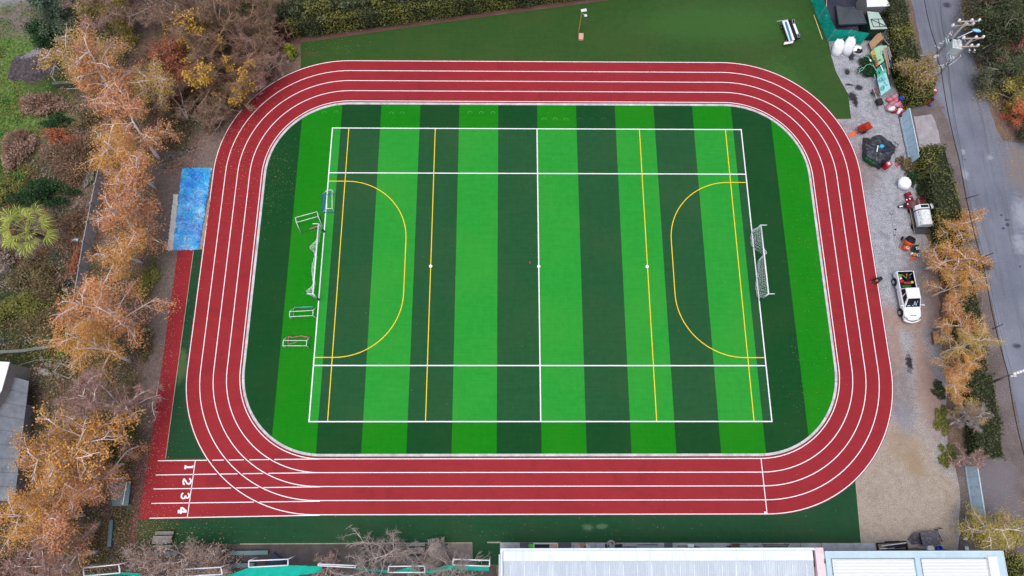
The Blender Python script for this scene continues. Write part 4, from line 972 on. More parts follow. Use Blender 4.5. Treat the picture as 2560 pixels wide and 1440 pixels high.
# ------------------------------------------------------------------ turf brushing machine
c = P(1972, 82); T = Thing('turf_machine', 'white and blue turf brushing machine parked on the upper turf', 'machine', c)
def slab(m, L, z1, z0): m.prism([P(x, y, z1)[:2] for x, y in L], z0, z1); return m
m = MB(PW); slab(m, [(1955.8, 52.5), (1969.5, 50), (1986.8, 99), (1974, 103)], .78, .62); T.part('cover', m, True)
m = MB(lm('steel_blue_paint', (52, 118, 160), .1)); slab(m, [(1961, 54.3), (1967, 53.8), (1981, 101), (1975.6, 102)], .79, .76); T.part('blue_panel', m, True)
a, b = Vector(P(1972, 53, .5)), Vector(P(1989, 98, .5)); m = MB(BLK); m.tube([a, b], .28, 14); T.part('brush_roller', m, True, True)
m = MB(BLK); slab(m, [(1976, 52), (1981, 51), (1996, 93), (1991, 95)], .45, .3); T.part('frame', m, True)
m = MB(PW); slab(m, [(1982, 59.6), (1987.5, 58.8), (1996.7, 83.5), (1991.2, 84.8)], .72, .56); T.part('hopper_cover', m, True)
m = MB(lm('cream_plate', (236, 228, 220), .05)); slab(m, [(1961.6, 105), (1985, 102.4), (1981.6, 107.5), (1958.7, 111.6)], .6, .55); T.part('end_plate', m, True)
m = MB(GALV); m.tube([P(1942.5, 53.5, .8), P(1970, 49.5, .8)], .05, 6); m.tube([P(1942.5, 53.5, .8), P(1940.5, 58, .4)], .03, 5); T.part('handle', m, True)
for x, y in ((1954, 68), (1967, 101), (1983, 54), (1998, 92)):
    q = P(x, y, .22); m = MB(BLK); R = Matrix.Rotation(math.radians(20), 3, 'Z') @ Matrix.Rotation(PI / 2, 3, 'Y'); m.lathe([(.22, -.07), (.24, 0), (.22, .07)], q, 14, R); m.use(GALV).lathe([(.1, -.08), (.1, .08)], q, 10, R); T.part('wheel', m, True)
for (x, y) in ((1983, 54), (1996, 90)):
    m = MB(GALV); q = [P(x - 3, y - 4, .7), P(x + 3, y - 5, .7), P(x + 4, y + 3, .7), P(x - 1, y + 4, .7), P(x - 3, y - 4, .7)]; m.tube(q, .035, 5); T.part('guard_bar', m, True)
# lamp post on the upper turf, with its wooden ballast box and a pole on the ground
h = HT((1446.5, 80), (1455, 28)); b = P(1446.5, 80); T = Thing('flood_lamp', 'yellow lamp post with two white lamp heads on the upper turf', 'lamp post', b)
m = MB(lm('yellow_painted_pole', (206, 164, 92), .1)); m.tube([(0, 0, 0), (0, 0, h)], .055, 8); T.part('pole', m)
m = MB(GALV); m.bar((-.1, 0, h), (.5, 0, h), .05); m.bar((0, 0, h - .3), (.35, -.25, h - .3), .04); T.part('bracket', m)
for q, sz in (((.2, .08, h + .06), (.62, .34, .09)), ((.42, -.32, h - .28), (.32, .3, .09))):
    m = MB(PW); m.box(q, sz, .2, bev=.03); m.use(lm('lamp_grille', (170, 178, 190), .1))
    for k in range(4): m.box((q[0] - sz[0] * .35 + k * sz[0] * .23, q[1], q[2] + .05), (sz[0] * .08, sz[1] * .7, .02), .2)
    T.part('lamp_head', m)
m = MB(lm('pinkish_plywood', (216, 172, 150), .08, 6)); c = P(1452, 94.5); m.box((0, 0, .16), (.54, .82, .32), math.radians(-3), bev=.02); m.use(WOOD)
for k in (-.28, 0, .28): m.box((0, k, .325), (.5, .03, .02), math.radians(-3))
solo('wooden_box', m, 'pinkish wooden box on the turf at the foot of the lamp post', 'box', c, local=True)
m = MB(lm('cream_plastic_pole', (222, 214, 158), .06)); m.tube([P(2034.6, 37.5, .05), P(2056.4, 98.5, .05)], .045, 8); solo('loose_pole', m, 'long cream pole lying on the turf beside the green net fence', 'pole', P(2045, 68), smooth=True)

# ------------------------------------------------------------------ blue tarpaulin
tz = lambda x, y: .16 + .045 * math.sin(x * 3.1 + math.sin(y * 2.3) * 1.6) + .04 * math.sin(y * 4.7 + x * 2.1) + .03 * math.sin(x * 8 + y * 6)
n = NT('creased_blue_tarpaulin'); wv = n.noise(.5, 3, .5)
col = n.ramp(wv, [(.32, C(30, 134, 228, K)), (.5, C(56, 178, 250, K)), (.66, C(130, 212, 252, K))])
pale = n.math('MULTIPLY', n.ramp(n.noise(1.1, 5, .7, dist=.6), [(.42, 0.), (.62, 1.)]), pb(n, 478, 560, 1.3, 4.2, soft=.4))
col = n.mix(col, C(160, 176, 222, K), n.math('MULTIPLY', pale, .6))
br = n.math('MULTIPLY', n.ramp(n.noise(2.6, 6, .75), [(.6, 0.), (.66, 1.)]), n.math('ADD', pb(n, 475, 500, 1.0, 4.6, soft=.4), n.math('MULTIPLY', pb(n, 440, 600, .8, 1.6, soft=.5), .5), clamp=True))
col = n.mix(col, C(136, 104, 98, K), n.math('MULTIPLY', br, .85))
rg1 = n.math('ABSOLUTE', n.math('SUBTRACT', n.noise(.8, 2, .45, dist=1.4), .5)); rg2 = n.math('ABSOLUTE', n.math('SUBTRACT', n.noise(2.0, 1, .4, dist=1.0), .5))
TARP = n.fin(col, .32, .6, bump=n.math('ADD', rg1, n.math('MULTIPLY', rg2, .5)), bstr=1.0, bdist=.7)
def cloth(m, quad, nu, nv, zf, seed=1, edge=.06):
    r = random.Random(seed); Q = [np.array(P(*q)[:2]) for q in quad]
    def f(u, v):
        p = Q[0] * (1 - u) * (1 - v) + Q[1] * u * (1 - v) + Q[2] * u * v + Q[3] * (1 - u) * v
        e = min(u, 1 - u, v, 1 - v) < .01; x, y = p[0] + (r.uniform(-edge, edge) if e else 0), p[1] + (r.uniform(-edge, edge) if e else 0)
        return (x, y, .035 if e else zf(x, y))
    m.grid(f, nu, nv)
T = Thing('tarpaulin', 'creased bright blue tarpaulin with a white strip, lying between the wood and the track', 'tarpaulin', P(480, 520))
m = MB(TARP); cloth(m, [(456, 419), (530, 420), (498, 625), (432, 626)], 44, 90, tz); T.part('blue_sheet', m, True, True)
m = MB(lm('white_liner_cloth', (214, 214, 206), .1, 3, dirt=(140, 128, 116), dirt_amt=.6)); cloth(m, [(434, 485), (446, 486), (436, 626), (418, 625)], 10, 60, lambda x, y: tz(x, y) * .8, 3); T.part('white_strip', m, True, True)
m = MB(lm('brown_muddy_sheet', (166, 140, 128), .2, 3)); cloth(m, [(520, 500), (527, 500), (506, 624), (499, 624)], 5, 30, lambda x, y: .03, 5); T.part('pale_under_sheet', m, True, True)
# ------------------------------------------------------------------ things in the wood and along the left
n = NT('old_panel_wall'); v = n.noise(.9, 5, .65); pn = n.t.nodes.new('ShaderNodeTexBrick')
WALLM = m_concrete('grey_panel_wall', (168, 168, 172))
base = [(292, 345), (262, 480), (234, 620), (205, 800), (196, 850)]
T = Thing('concrete_wall', 'grey panel wall running behind the left birches', 'wall', P(*base[0])); B_ = [Vector(P(*q)) for q in base]
L_ = sum((b - a).length for a, b in zip(B_[:-1], B_[1:]))
for a, b in zip(B_[:-1], B_[1:]):
    k = max(1, int((b - a).length / 2.0))
    for i in range(k):
        p, q = a.lerp(b, i / k), a.lerp(b, (i + 1) / k); m = MB(WALLM); m.bar(p + Vector((0, 0, .95)), q + Vector((0, 0, .95)), .07, 1.9)
        T.part('panel', m, True)
        m = MB(lm('wall_post', (150, 148, 146), .15)); m.box(p + Vector((0, 0, 1.0)), (.14, .14, 2.0)); m.box(p + Vector((0, 0, 2.02)), (.17, .17, .05)); T.part('post', m, True)
# roofs on the left edge
def roof(name, label, cat, L, z0, z1, mt, ribm=None, nr=0, wallm=None, ins_=.96):
    """low shed: walls under a sheet roof traced at its height"""
    pts = [P(x, y, z1)[:2] for x, y in L]; T = Thing(name, label, cat, (pts[0][0], pts[0][1], 0)); cx = sum(p[0] for p in pts) / len(pts); cy = sum(p[1] for p in pts) / len(pts)
    ins = [(cx + (p[0] - cx) * ins_, cy + (p[1] - cy) * ins_) for p in pts]
    m = MB(wallm or GWOOD); m.prism(ins, 0, z0); T.part('wall', m, True)
    m = MB(mt); m.prism(pts, z0 + .003, z1); T.part('roof', m, True)
    if nr:
        m = MB(ribm or mt); a, b, c_, d = [Vector((*p, z1 + .01)) for p in pts[:4]]
        for i in range(1, nr): m.bar(a.lerp(d, i / nr), b.lerp(c_, i / nr), .04, .05)
        T.part('seam', m, True)
    return T
GRF = m_concrete('weathered_grey_roof', (122, 128, 136))
roof('shed', 'long weathered grey panel roof on the left edge', 'shed', [(14, 936), (72, 953), (36, 1252), (-60, 1252)], 2.0, 2.1, GRF, lm('grey_seam', (96, 100, 108), .1), 9, None, .6)
roof('shed', 'corner of a white sheet roof on the left edge above the grey one', 'shed', [(-80, 900), (24, 905), (4, 976), (-80, 1110)], 3.2, 3.3, PW)
roof('shed', 'small grey green lean-to roof under the lower left birches', 'shed', [(18, 1178), (36, 1178), (20, 1245), (0, 1245)], 1.8, 1.86, lm('olive_grey_sheet', (126, 124, 110), .1))
# mound
mm = NT('dark_soil_mound'); z_ = mm.noise(3.2, 7, .8)
MND = mm.fin(mm.mix(mm.ramp(z_, [(.35, C(44, 40, 44, K)), (.55, C(96, 88, 92, K)), (.68, C(136, 128, 130, K))]), C(170, 168, 174, K), mm.math('MULTIPLY', pb(mm, 90, 140, 1.5, .55, soft=.4, wob=1.3, wscale=2.2, rot=.2), .6)), .95, .1, bump=z_, bstr=1, bdist=.1)
c = P(97, 160); rm = random.Random(9); m = MB(MND)
nz = [(rm.uniform(-1, 1), rm.uniform(-1, 1), rm.uniform(.3, .8), rm.uniform(0, 6)) for _ in range(14)]
def mf(u, v):
    x, y = (u - .5) * 7.4, (v - .5) * 5.2; xr = x * .93 + y * .36; yr = -x * .36 + y * .93
    e = 1 - (xr / 3.3) ** 2 - (yr / 2.0) ** 2 + .16 * sum(math.sin(x * a * 3 + y * b * 3 + q) * s for a, b, s, q in nz) * .6
    return (x, y, -.05 + (0 if e < 0 else .85 * math.sqrt(min(1, e))) + (.09 * math.sin(x * 7 + y * 5 + 2 * math.sin(y * 4)) + .07 * math.sin(x * 13 - y * 11) if e > 0 else 0))
m.grid(mf, 44, 34); solo('dirt_mound', m, 'dark soil mound in the grass in the upper left', 'mound', c, local=True, smooth=True)
m = MB(GWOOD)
T = Thing('wire_pen', 'pen of thin pale rails between the dirt mound and the tan birch', 'pen', P(160, 150))
for a, b in (((145, 135), (165, 153)), ((172, 126), (196, 148)), ((155, 155), (205, 154)), ((150, 147), (190, 145)), ((126, 186), (143, 148)), ((131, 190), (137, 160)), ((127, 190), (138, 202)), ((136, 161), (150, 175)), ((170, 206), (225, 205)), ((165, 222), (220, 220))):
    m = MB(lm('pale_rail', (168, 168, 164), .1)); A, B = Vector(P(*a, .9)), Vector(P(*b, .9)); m.tube([A, B], .035, 5); m.tube([A, (A.x, A.y, 0)], .03, 5); m.tube([B, (B.x, B.y, 0)], .03, 5); T.part('rail', m, True)
T = Thing('low_wall', 'mossy low wall under the tan birch', 'wall', P(145, 212)); m = MB(m_concrete('mossy_wall', (92, 100, 80)))
for a, b in (((138, 214), (185, 211)), ((185, 211), (228, 208))): m.bar(Vector(P(*a, .5)), Vector(P(*b, .5)), .35, .999)
T.part('wall', m, True)
m = MB(m_concrete('pale_low_wall', (120, 126, 116)))
T = Thing('low_wall', 'pale low wall running to the left edge above the roofs', 'wall', P(0, 880))
for a, b in (((-10, 882), (60, 878)), ((60, 878), (165, 862))): m.bar(Vector(P(*a, .3)), Vector(P(*b, .3)), .3, .6)
T.part('wall', m, True)
def frame(name, label, cat, L, z, r, mt, close=True, posts=True, legs=0.0):
    pts = [Vector(P(x, y, z)) for x, y in L]; T = Thing(name, label, cat, (pts[0].x, pts[0].y, 0))
    k = len(pts) if close else len(pts) - 1
    for i in range(k): m = MB(mt); m.tube([pts[i], pts[(i + 1) % len(pts)]], r, 6); T.part('rail', m, True)
    if posts:
        for p in pts: m = MB(mt); m.tube([(p.x, p.y, 0), p], r, 6); T.part('post', m, True)
    return T
frame('ladder_frame', 'old timber ladder frame on the ground below the dry beige bush', 'frame', [(128, 413), (140, 414), (131, 461), (118, 460)], .25, .05, GWOOD)
frame('rail_square', 'square of thin rails on the ground above the leafless birch', 'rails', [(152, 908), (190, 928), (172, 946), (134, 930)], .3, .04, GALV)
T = Thing('timber_stack', 'stack of grey poles beside the grey wall', 'timber', P(225, 445))
for i in range(6):
    m = MB(GWOOD); m.tube([P(212 + i * 3.4, 470 - i * 4, .1 + .07 * (i % 3)), P(214 + i * 4.5, 432 - i * 3, .12 + .07 * (i % 3))], .06, 6); T.part('pole', m, True)
c = P(172, 708); T = Thing('old_tyre', 'old black tyre lying in the thicket', 'tyre', c, 0); m = MB(BLK)
m.lathe([(.2, .08), (.22, .2), (.36, .24), (.42, .12), (.36, .0), (.22, .02)], (0, 0, .02), 20); T.part('tread', m, smooth=True)
m = MB(DK); m.lathe([(.19, .07), (.19, .1)], (0, 0, .02), 16); T.part('rim', m)
m = MB(lm('cream_plastic', (216, 208, 176), .1)); m.lathe([(.3, 0), (.33, .08), (.3, .14), (.05, .16)], (0, 0, 0), 12, sq=(1, .6)); solo('plastic_basin', m, 'cream plastic basin below the black tyre', 'basin', P(162, 724), local=True)
m = MB(PALEB); m.box((0, 0, .1), (.8, .3, .06), .1, bev=.02); m.box((0, 0, .04), (.6, .2, .08), .1); solo('sheet_scrap', m, 'pale scrap of sheet metal right of the fan palm', 'scrap', P(187, 601), local=True)
T = Thing('broken_chair', 'broken white garden chair lying at the edge of the wood near the track curve', 'chair', P(665, 162))
m = MB(PW); z = .3; T_ = [(655, 170), (664, 160), (674, 167), (666, 175)]
m.tube([P(*q, z) for q in T_ + T_[:1]], .04, 6); m.tube([P(659, 166, z), P(670, 171, z)], .03, 6); T.part('seat', m, True)
m = MB(PW); m.tube([P(664, 160, z), P(674, 152, .5), P(680, 158, .5), P(674, 167, z)], .035, 6); m.tube([P(668, 156, .42), P(676, 162, .42)], .03, 6); T.part('backrest', m, True)
for q in T_: m = MB(PW); m.tube([P(*q, z), P(q[0] + 1, q[1] + 2, 0)], .025, 5); T.part('leg', m, True)
# table tennis table, green ball of hose, and low green wall pieces
T = Thing('tennis_table', 'grey green table tennis table with a white centre line under the birches', 'table', P(298, 1236))
z = .76; m = MB(lm('green_grey_table_paint', (104, 124, 126), .12, 3, dirt=(86, 92, 90), dirt_amt=.5)); slab(m, [(272, 1204), (327, 1203), (320, 1264), (281, 1265)], z, z - .05); T.part('table_top', m, True)
m = MB(PW); m.ribbon([P(316.5, 1206, z)[:2], P(306.5, 1262, z)[:2]], .06, z + .004); T.part('centre_line', m, True)
for q in ((278, 1209), (321, 1208), (316, 1260), (284, 1260)): m = MB(DK); p = P(*q, z); m.bar((p[0], p[1], 0), (p[0], p[1], z - .05), .07); T.part('leg', m, True)
m = MB(m_concrete('stone_floor_pad', (108, 112, 114))); slab(m, [(266, 1200), (334, 1199), (328, 1270), (274, 1271)], .03, 0.004); solo('paving_pad', m, 'grey paving pad under the table tennis table', 'paving', P(300, 1235))
T = Thing('hose_coil', 'coil of green hose left of the table tennis table', 'hose', P(262, 1214)); m = MB(lm('green_hose', (24, 112, 66), .1)); rh = random.Random(2)
for k in range(5): m.tube([(math.cos(a) * (.28 + .03 * k) , math.sin(a) * (.5 + .04 * k), .05 + .05 * k + .02 * math.sin(3 * a)) for a in [2 * PI * i / 20 for i in range(21)]], .03, 5)
T.part('hose', m)
GWL = m_concrete('green_grey_low_wall', (74, 98, 102))
for lab, a, b in (('low green grey wall piece under the left picnic table', (357, 1383), (448, 1383)), ('low green grey wall piece in the middle behind the dry bush', (497, 1381), (562, 1380)), ('low green grey wall piece above the third white frame', (578, 1382), (674, 1380)),
                  ('pale green wall piece left of the third white frame', (573, 1414), (640, 1411))):
    m = MB(GWL); A, B = Vector(P(*a)), Vector(P(*b)); m.bar(A + Vector((0, 0, .22)), B + Vector((0, 0, .22)), .32, .44); m.use(lm('wall_coping', (96, 120, 126), .1)); m.bar(A + Vector((0, 0, .463)), B + Vector((0, 0, .463)), .36, .04)
    solo('low_wall', m, lab, 'wall', tuple(A), 'low wall pieces of the courtyard')
m = MB(GWL); A, B = Vector(P(284, 1300)), Vector(P(279, 1366)); m.bar(A + Vector((0, 0, .2)), B + Vector((0, 0, .2)), .3, .4); m.use(lm('wall_coping', (96, 120, 126), .1)).bar(A + Vector((0, 0, .42)), B + Vector((0, 0, .42)), .34, .036)
solo('low_wall', m, 'low green grey wall running down beside the red brown leaves', 'wall', tuple(A), 'low wall pieces of the courtyard')
m = MB(lm('fallen_pole', (176, 170, 160), .1)); m.tube([P(185, 1388, .1), P(246, 1377, .25)], .07, 7); solo('fallen_pole', m, 'pale pole lying under the bottom left birches', 'pole', P(215, 1382), smooth=True)
m = MB(lm('fallen_pole', (176, 170, 160))); m.tube([P(36, 917, .1), P(90, 900, .1), P(163, 897, .1)], .04, 6); solo('bent_branch', m, 'long pale bent stick on the stony ground above the left roofs', 'branch', P(100, 905), smooth=True)
T = Thing('stone_heap', 'heap of pale stones above the left roofs', 'stones', P(115, 925)); rs = random.Random(4)
for i in range(34):
    q = P(115 + rs.gauss(0, 16), 925 + rs.gauss(0, 14)); s = rs.uniform(.08, .26) if i else .5; m = MB(lm('pale_stone', (156, 152, 148), .25, 5)); ph = rs.uniform(0, 6)
    m.lathe([(s * .5, 0), (s, s * .3), (s * .8, s * .6), (s * .2, s * .8)], q, 7, wob=lambda a, z: .25 * math.sin(2 * a + ph)); T.part('stone', m, True)
# picnic tables
def picnic(label, L_top, L_b1, L_b2, zt=.76, zb=.45, across=False):
    T = Thing('picnic_table', label, 'picnic table', P(*L_top[0]))
    def boards(nm, L, z, n):
        Q = [Vector(P(*q, z)) for q in L]; m = MB(GWOOD)
        for i in range(n):
            u0, u1 = (i + .1) / n, (i + .9) / n; A = [Q[0].lerp(Q[3], u0), Q[1].lerp(Q[2], u0), Q[1].lerp(Q[2], u1), Q[0].lerp(Q[3], u1)]; m.prism([(p.x, p.y) for p in A], z - .04, z)
        T.part(nm, m, True); return Q
    Q = boards('table_top', L_top, zt, 6); q1 = boards('bench', L_b1, zb, 3); q2 = boards('bench', L_b2, zb, 3)
    for u in (.12, .88):
        m = MB(DKW); a = q1[0].lerp(q1[1], u); b = q2[0].lerp(q2[1], u); a.z = b.z = zb - .07; m.bar(a, b, .05, .09)
        for s in (.25, .75): p = a.lerp(b, s); t = Q[0].lerp(Q[1], u).lerp(Q[3].lerp(Q[2], u), .3 if s < .5 else .7); m.bar((p.x, p.y, 0), (t.x, t.y, zt - .05), .05, .09)
        T.part('leg', m, True)
picnic('grey slatted picnic table at the lower left end of the turf', [(383, 1340), (430, 1339), (426, 1358), (379, 1360)], [(388, 1328.5), (434, 1328), (433, 1336.5), (387, 1337)], [(381, 1363), (428, 1362), (427, 1371), (380, 1372)])
picnic('grey slatted picnic table under the leafless tree left of the round table', [(1016, 1370), (1062, 1368), (1062, 1384), (1018, 1386)], [(1016, 1357), (1062, 1356), (1062, 1365), (1016, 1366)], [(1018, 1392), (1062, 1391), (1062, 1399), (1018, 1400)])
T = Thing('garden_bench', 'set of three slatted grey seats just above the round table', 'seat', P(1090, 1352))
for L in ([(1069, 1349), (1078, 1347.5), (1079, 1362), (1070, 1362)], [(1080, 1346), (1097, 1344.5), (1099, 1362), (1081, 1363)], [(1103, 1343), (1110, 1342.5), (1112, 1364), (1105, 1364)]):
    m = MB(GWOOD); Q = [Vector(P(*q, .45)) for q in L]; n_s = 4 if L[1][0] - L[0][0] > 10 else 2
    for i in range(n_s):
        u0, u1 = (i + .1) / n_s, (i + .85) / n_s; A = [Q[0].lerp(Q[1], u0), Q[0].lerp(Q[1], u1), Q[3].lerp(Q[2], u1), Q[3].lerp(Q[2], u0)]; m.prism([(p.x, p.y) for p in A], .41, .45)
    for p in Q: m.bar((p.x, p.y, 0), (p.x, p.y, .41), .05)
    T.part('seat', m, True)
c = P(1090, 1378, .9); T = Thing('round_table', 'round pale table with a diamond inlay under the bare trees', 'table', (c[0], c[1], 0))
m = MB(m_concrete('pale_round_top', (188, 174, 164))); m.lathe([(.72, .82), (.75, .86), (.75, .9), (.7, .92)], (0, 0, 0), 28); m.use(lm('inlay_wood', (214, 200, 188), .08))
for i in range(4): a = PI / 2 * i + .05; b_ = a + PI / 2; m.bar((.5 * math.cos(a), .5 * math.sin(a), .925), (.5 * math.cos(b_), .5 * math.sin(b_), .925), .05, .02)
m.use(lm('inlay_tile', (170, 150, 138), .12))
for i in range(3):
    for j in range(3): m.box(((i - 1) * .17 * .7 - (j - 1) * .17 * .7, (i - 1) * .17 * .7 + (j - 1) * .17 * .7, .925), (.14, .14, .015), PI / 4)
T.part('table_top', m); m = MB(DKW); m.lathe([(.4, 0), (.12, .08), (.1, .5), (.3, .81)], (0, 0, 0), 14); T.part('pedestal', m)
m = MB(m_concrete('stone_stool', (168, 160, 152))); m.lathe([(.2, 0), (.24, .1), (.22, .36), (.24, .42), (.1, .43)], (0, 0, 0), 10); solo('stone_stool', m, 'small stone stool below the round table', 'stool', P(1092, 1403, .3)[:2] + (0,), local=True)

# ------------------------------------------------------------------ white pipe frames that carry the green net
FR = [((208, 1420), (297, 1411), (300, 1432), (210, 1440), 'leftmost white pipe frame, by the bottom left corner'), ((444, 1424), (552, 1418), (556, 1436), (442, 1441), 'white pipe frame behind the dry leaved trees at the bottom edge'),
      ((622, 1402), (720, 1398), (720, 1413), (622, 1418), 'white pipe frame at the left end of the wide green net'), ((796, 1410), (889, 1414), (888, 1419), (795, 1414), 'thin white pipe frame at the right end of the wide green net'),
      ((972, 1416), (1062, 1415), (1062, 1431), (970, 1431), 'white pipe frame under the round table'), ((1133, 1398), (1224, 1401), (1224, 1415.5), (1132, 1412), 'rightmost white pipe frame, beside the long roof')]
HF = 2.6
for a, b, c_, d, lab in FR:
    T = Thing('pipe_frame', lab, 'frame', P(*a)[:3], 0, 'white pipe frames at the bottom edge')
    A, B, C_, D = [Vector(P(*q, HF)) for q in (a, b, c_, d)]
    for nm, p, q in (('upper_rail', A, B), ('lower_rail', D, C_), ('side_bar', A, D), ('side_bar', B, C_)): m = MB(PWS); m.tube([p, q], .055, 7); T.part(nm, m, True, True)
    for p in (A, B): m = MB(PWS); m.tube([(p.x, p.y + .1, 0), p], .05, 7); T.part('post', m, True, True)
def netband(label, L, drop, seed):
    """shade net slung at frame height: upper edge L, lower edge hanging by drop pixels"""
    m = MB(TEAL); r = random.Random(seed); n = 50
    X = [l[0] for l in L]; f = lambda i, x: float(np.interp(x, X, [l[i] for l in L]))
    def g_(u, v):
        x = X[0] + (X[-1] - X[0]) * u; y = f(1, x) * (1 - v) + f(2, x) * v; z = HF - .08 - .5 * v + .1 * math.sin(u * 40 + v * 3) * v
        p = P(x, y, z); return (p[0], p[1] + r.uniform(-.02, .02), p[2])
    m.grid(g_, n, 6); solo('shade_net', m, label, 'net', P(X[0], L[0][1]), smooth=True, group='green shade nets on the pipe frames')
netband('wide green shade net between the third and fourth white frames', [(562, 1441, 1443), (620, 1420, 1441), (725, 1413, 1441), (795, 1416, 1432), (805, 1417, 1426)], 0, 1)
netband('thin strip of green shade net between the fourth and fifth white frames', [(885, 1419, 1423), (970, 1426, 1433)], 0, 2)
netband('green shade net inside and right of the fifth white frame', [(975, 1430, 1433), (1020, 1419, 1432), (1062, 1430, 1434), (1110, 1414, 1428), (1135, 1413, 1424), (1222, 1418, 1428)], 0, 3)
netband('scrap of green shade net on the leftmost white frame', [(215, 1436, 1440), (300, 1431, 1436), (350, 1433, 1441)], 0, 4)
m = MB(lm('dark_blue_cover', (58, 78, 98), .15)); c = P(690, 1408)
m.lathe([(1.0, 0), (.95, .5), (.5, .95), (.05, 1.2)], (0, 0, 0), 4, Matrix.Rotation(.2, 3, 'Z')); solo('tent_cover', m, 'small blue grey pyramid cover seen through the white pipe frame', 'cover', c, local=True)
# ------------------------------------------------------------------ long building along the bottom
def corr(name, rgb, pitch, axis, amp=.03, dirt=(150, 160, 168)):
    n = NT(name); c = C(*rgb, K)
    st = n.noise(1.0, 4, .6, n.scalevec(n.pos, 1.4 if axis == 'x' else .12, .12 if axis == 'x' else 1.4)); sp = n.noise(6, 5, .8)
    col = n.mix(c, C(*dirt, K), n.math('MULTIPLY', n.ramp(st, [(.45, 0.), (.68, 1.)]), .42)); col = n.mix(col, tuple(x * .55 for x in c), n.math('MULTIPLY', n.ramp(sp, [(.66, 0.), (.74, 1.)]), .5))
    return n.fin(col, .45, .4)
def corrugated(m, x0, x1, y0, y1, z, pitch, amp, along):
    """sheet with real ribs; ribs run along 'along'"""
    if along == 'y':
        n = int((x1 - x0) / pitch * 2); X = [x0 + (x1 - x0) * i / n for i in range(n + 1)]
        V = [(x, y0, z(y0) + (amp if i % 2 else 0)) for i, x in enumerate(X)] + [(x, y1, z(y1) + (amp if i % 2 else 0)) for i, x in enumerate(X)]
    else:
        n = int((y1 - y0) / pitch * 2); Y = [y0 + (y1 - y0) * i / n for i in range(n + 1)]
        V = [(x0, y, z(y) + (amp if i % 2 else 0)) for i, y in enumerate(Y)] + [(x1, y, z(y) + (amp if i % 2 else 0)) for i, y in enumerate(Y)]
        return m.add(V, [(i, n + 1 + i, n + 2 + i, i + 1) for i in range(n)])
    return m.add(V, [(i, i + 1, n + 2 + i, n + 1 + i) for i in range(n)])
PAR = lm('white_parapet_paint', (226, 236, 242), .06, 1.2, .6, .3, dirt=(176, 190, 198), dirt_amt=.5)
PARB = lm('pale_blue_parapet_paint', (184, 210, 220), .08, .9, .6, .3, dirt=(206, 222, 230), dirt_amt=.6)
ZB = 3.6
a = P(1251, 1371, ZB); b = P(2046, 1373, ZB); yT = a[1]; xL = a[0]; xR = P(2040, 1373, ZB)[0]; YB = yT - 14
T = Thing('school_building', 'long low building with a ribbed metal roof, white upper strip and grey blue lower slope', 'building', (xL, yT, 0))
m = MB(m_concrete('rendered_wall', (190, 192, 194))); yw = P(1500, 1376, 0)[1]; m.prism([(xL + .3, yw), (xR - .02, yw), (xR - .02, YB), (xL + .3, YB)], 0, ZB - .56); T.part('wall', m, True)
m = MB(PAR); m.prism([(xL, yT), (xR, yT), (xR, yT - .2), (xL, yT - .2)], ZB - .22, ZB); T.part('parapet', m, True)
m = MB(PAR); m.prism([(xL, yT - .203), (xL + .2, yT - .203), (xL + .2, YB), (xL, YB)], ZB - .6, ZB); T.part('parapet', m, True)
m = MB(lm('dark_gutter', (30, 34, 40), .3)); m.prism([(xL + .203, yT - .203), (xR - .1, yT - .203), (xR - .1, yT - 1.6), (xL + .203, yT - 1.6)], ZB - .553, ZB - .32); T.part('gutter', m, True)
yA = P(1260, 1378, ZB)[1]; yM = P(1260, 1403.5, ZB)[1]; x0 = P(1258, 1390, ZB)[0]; x1 = P(2034, 1390, ZB)[0]
zr = lambda y: ZB - .12 - (y - yM) * .10 if y > yM else ZB - .12 + (y - yM) * .02
m = MB(corr('white_ribbed_sheet', (232, 238, 242), .2, 'x', dirt=(186, 204, 216))); corrugated(m, x0, x1, yM, yA, lambda y: ZB - .16, .2, .03, 'y'); T.part('upper_roof', m, True)
m = MB(corr('grey_blue_ribbed_sheet', (190, 202, 210), .2, 'x', dirt=(222, 232, 238))); corrugated(m, x0, x1, YB + .3, yM - .01, lambda y: ZB - .20 + (y - yM) * .16, .2, .045, 'y'); T.part('roof', m, True)
m = MB(lm('white_ridge_line', (236, 242, 246), .04))
for i in range(22): x = x0 + (x1 - x0) * (i + .5) / 22; m.box((x, (YB + yM) / 2, ZB - .2 + (YB - yM) / 2 * .16 + .055), (.05, abs(YB - yM) * .96, .01), M=Matrix.Rotation(math.atan(.16), 3, 'X'))
T.part('sheet_seam', m, True)
m = MB(lm('pale_pink_parapet', (238, 214, 216), .06, 1, dirt=(222, 160, 168), dirt_amt=.5)); xp0 = P(2037, 1376, ZB)[0]; xp1 = P(2058, 1376, ZB)[0]
m.prism([(xp0, yT), (xp1, yT), (xp1, YB), (xp0, YB)], ZB - .5, ZB + .06); T.part('pink_end_wall', m, True)
m = MB(PAR); m.tube([P(1248.5, 1386, 3.2), P(1248, 1450, 3.2)], .06, 6); T.part('downpipe', m, True)
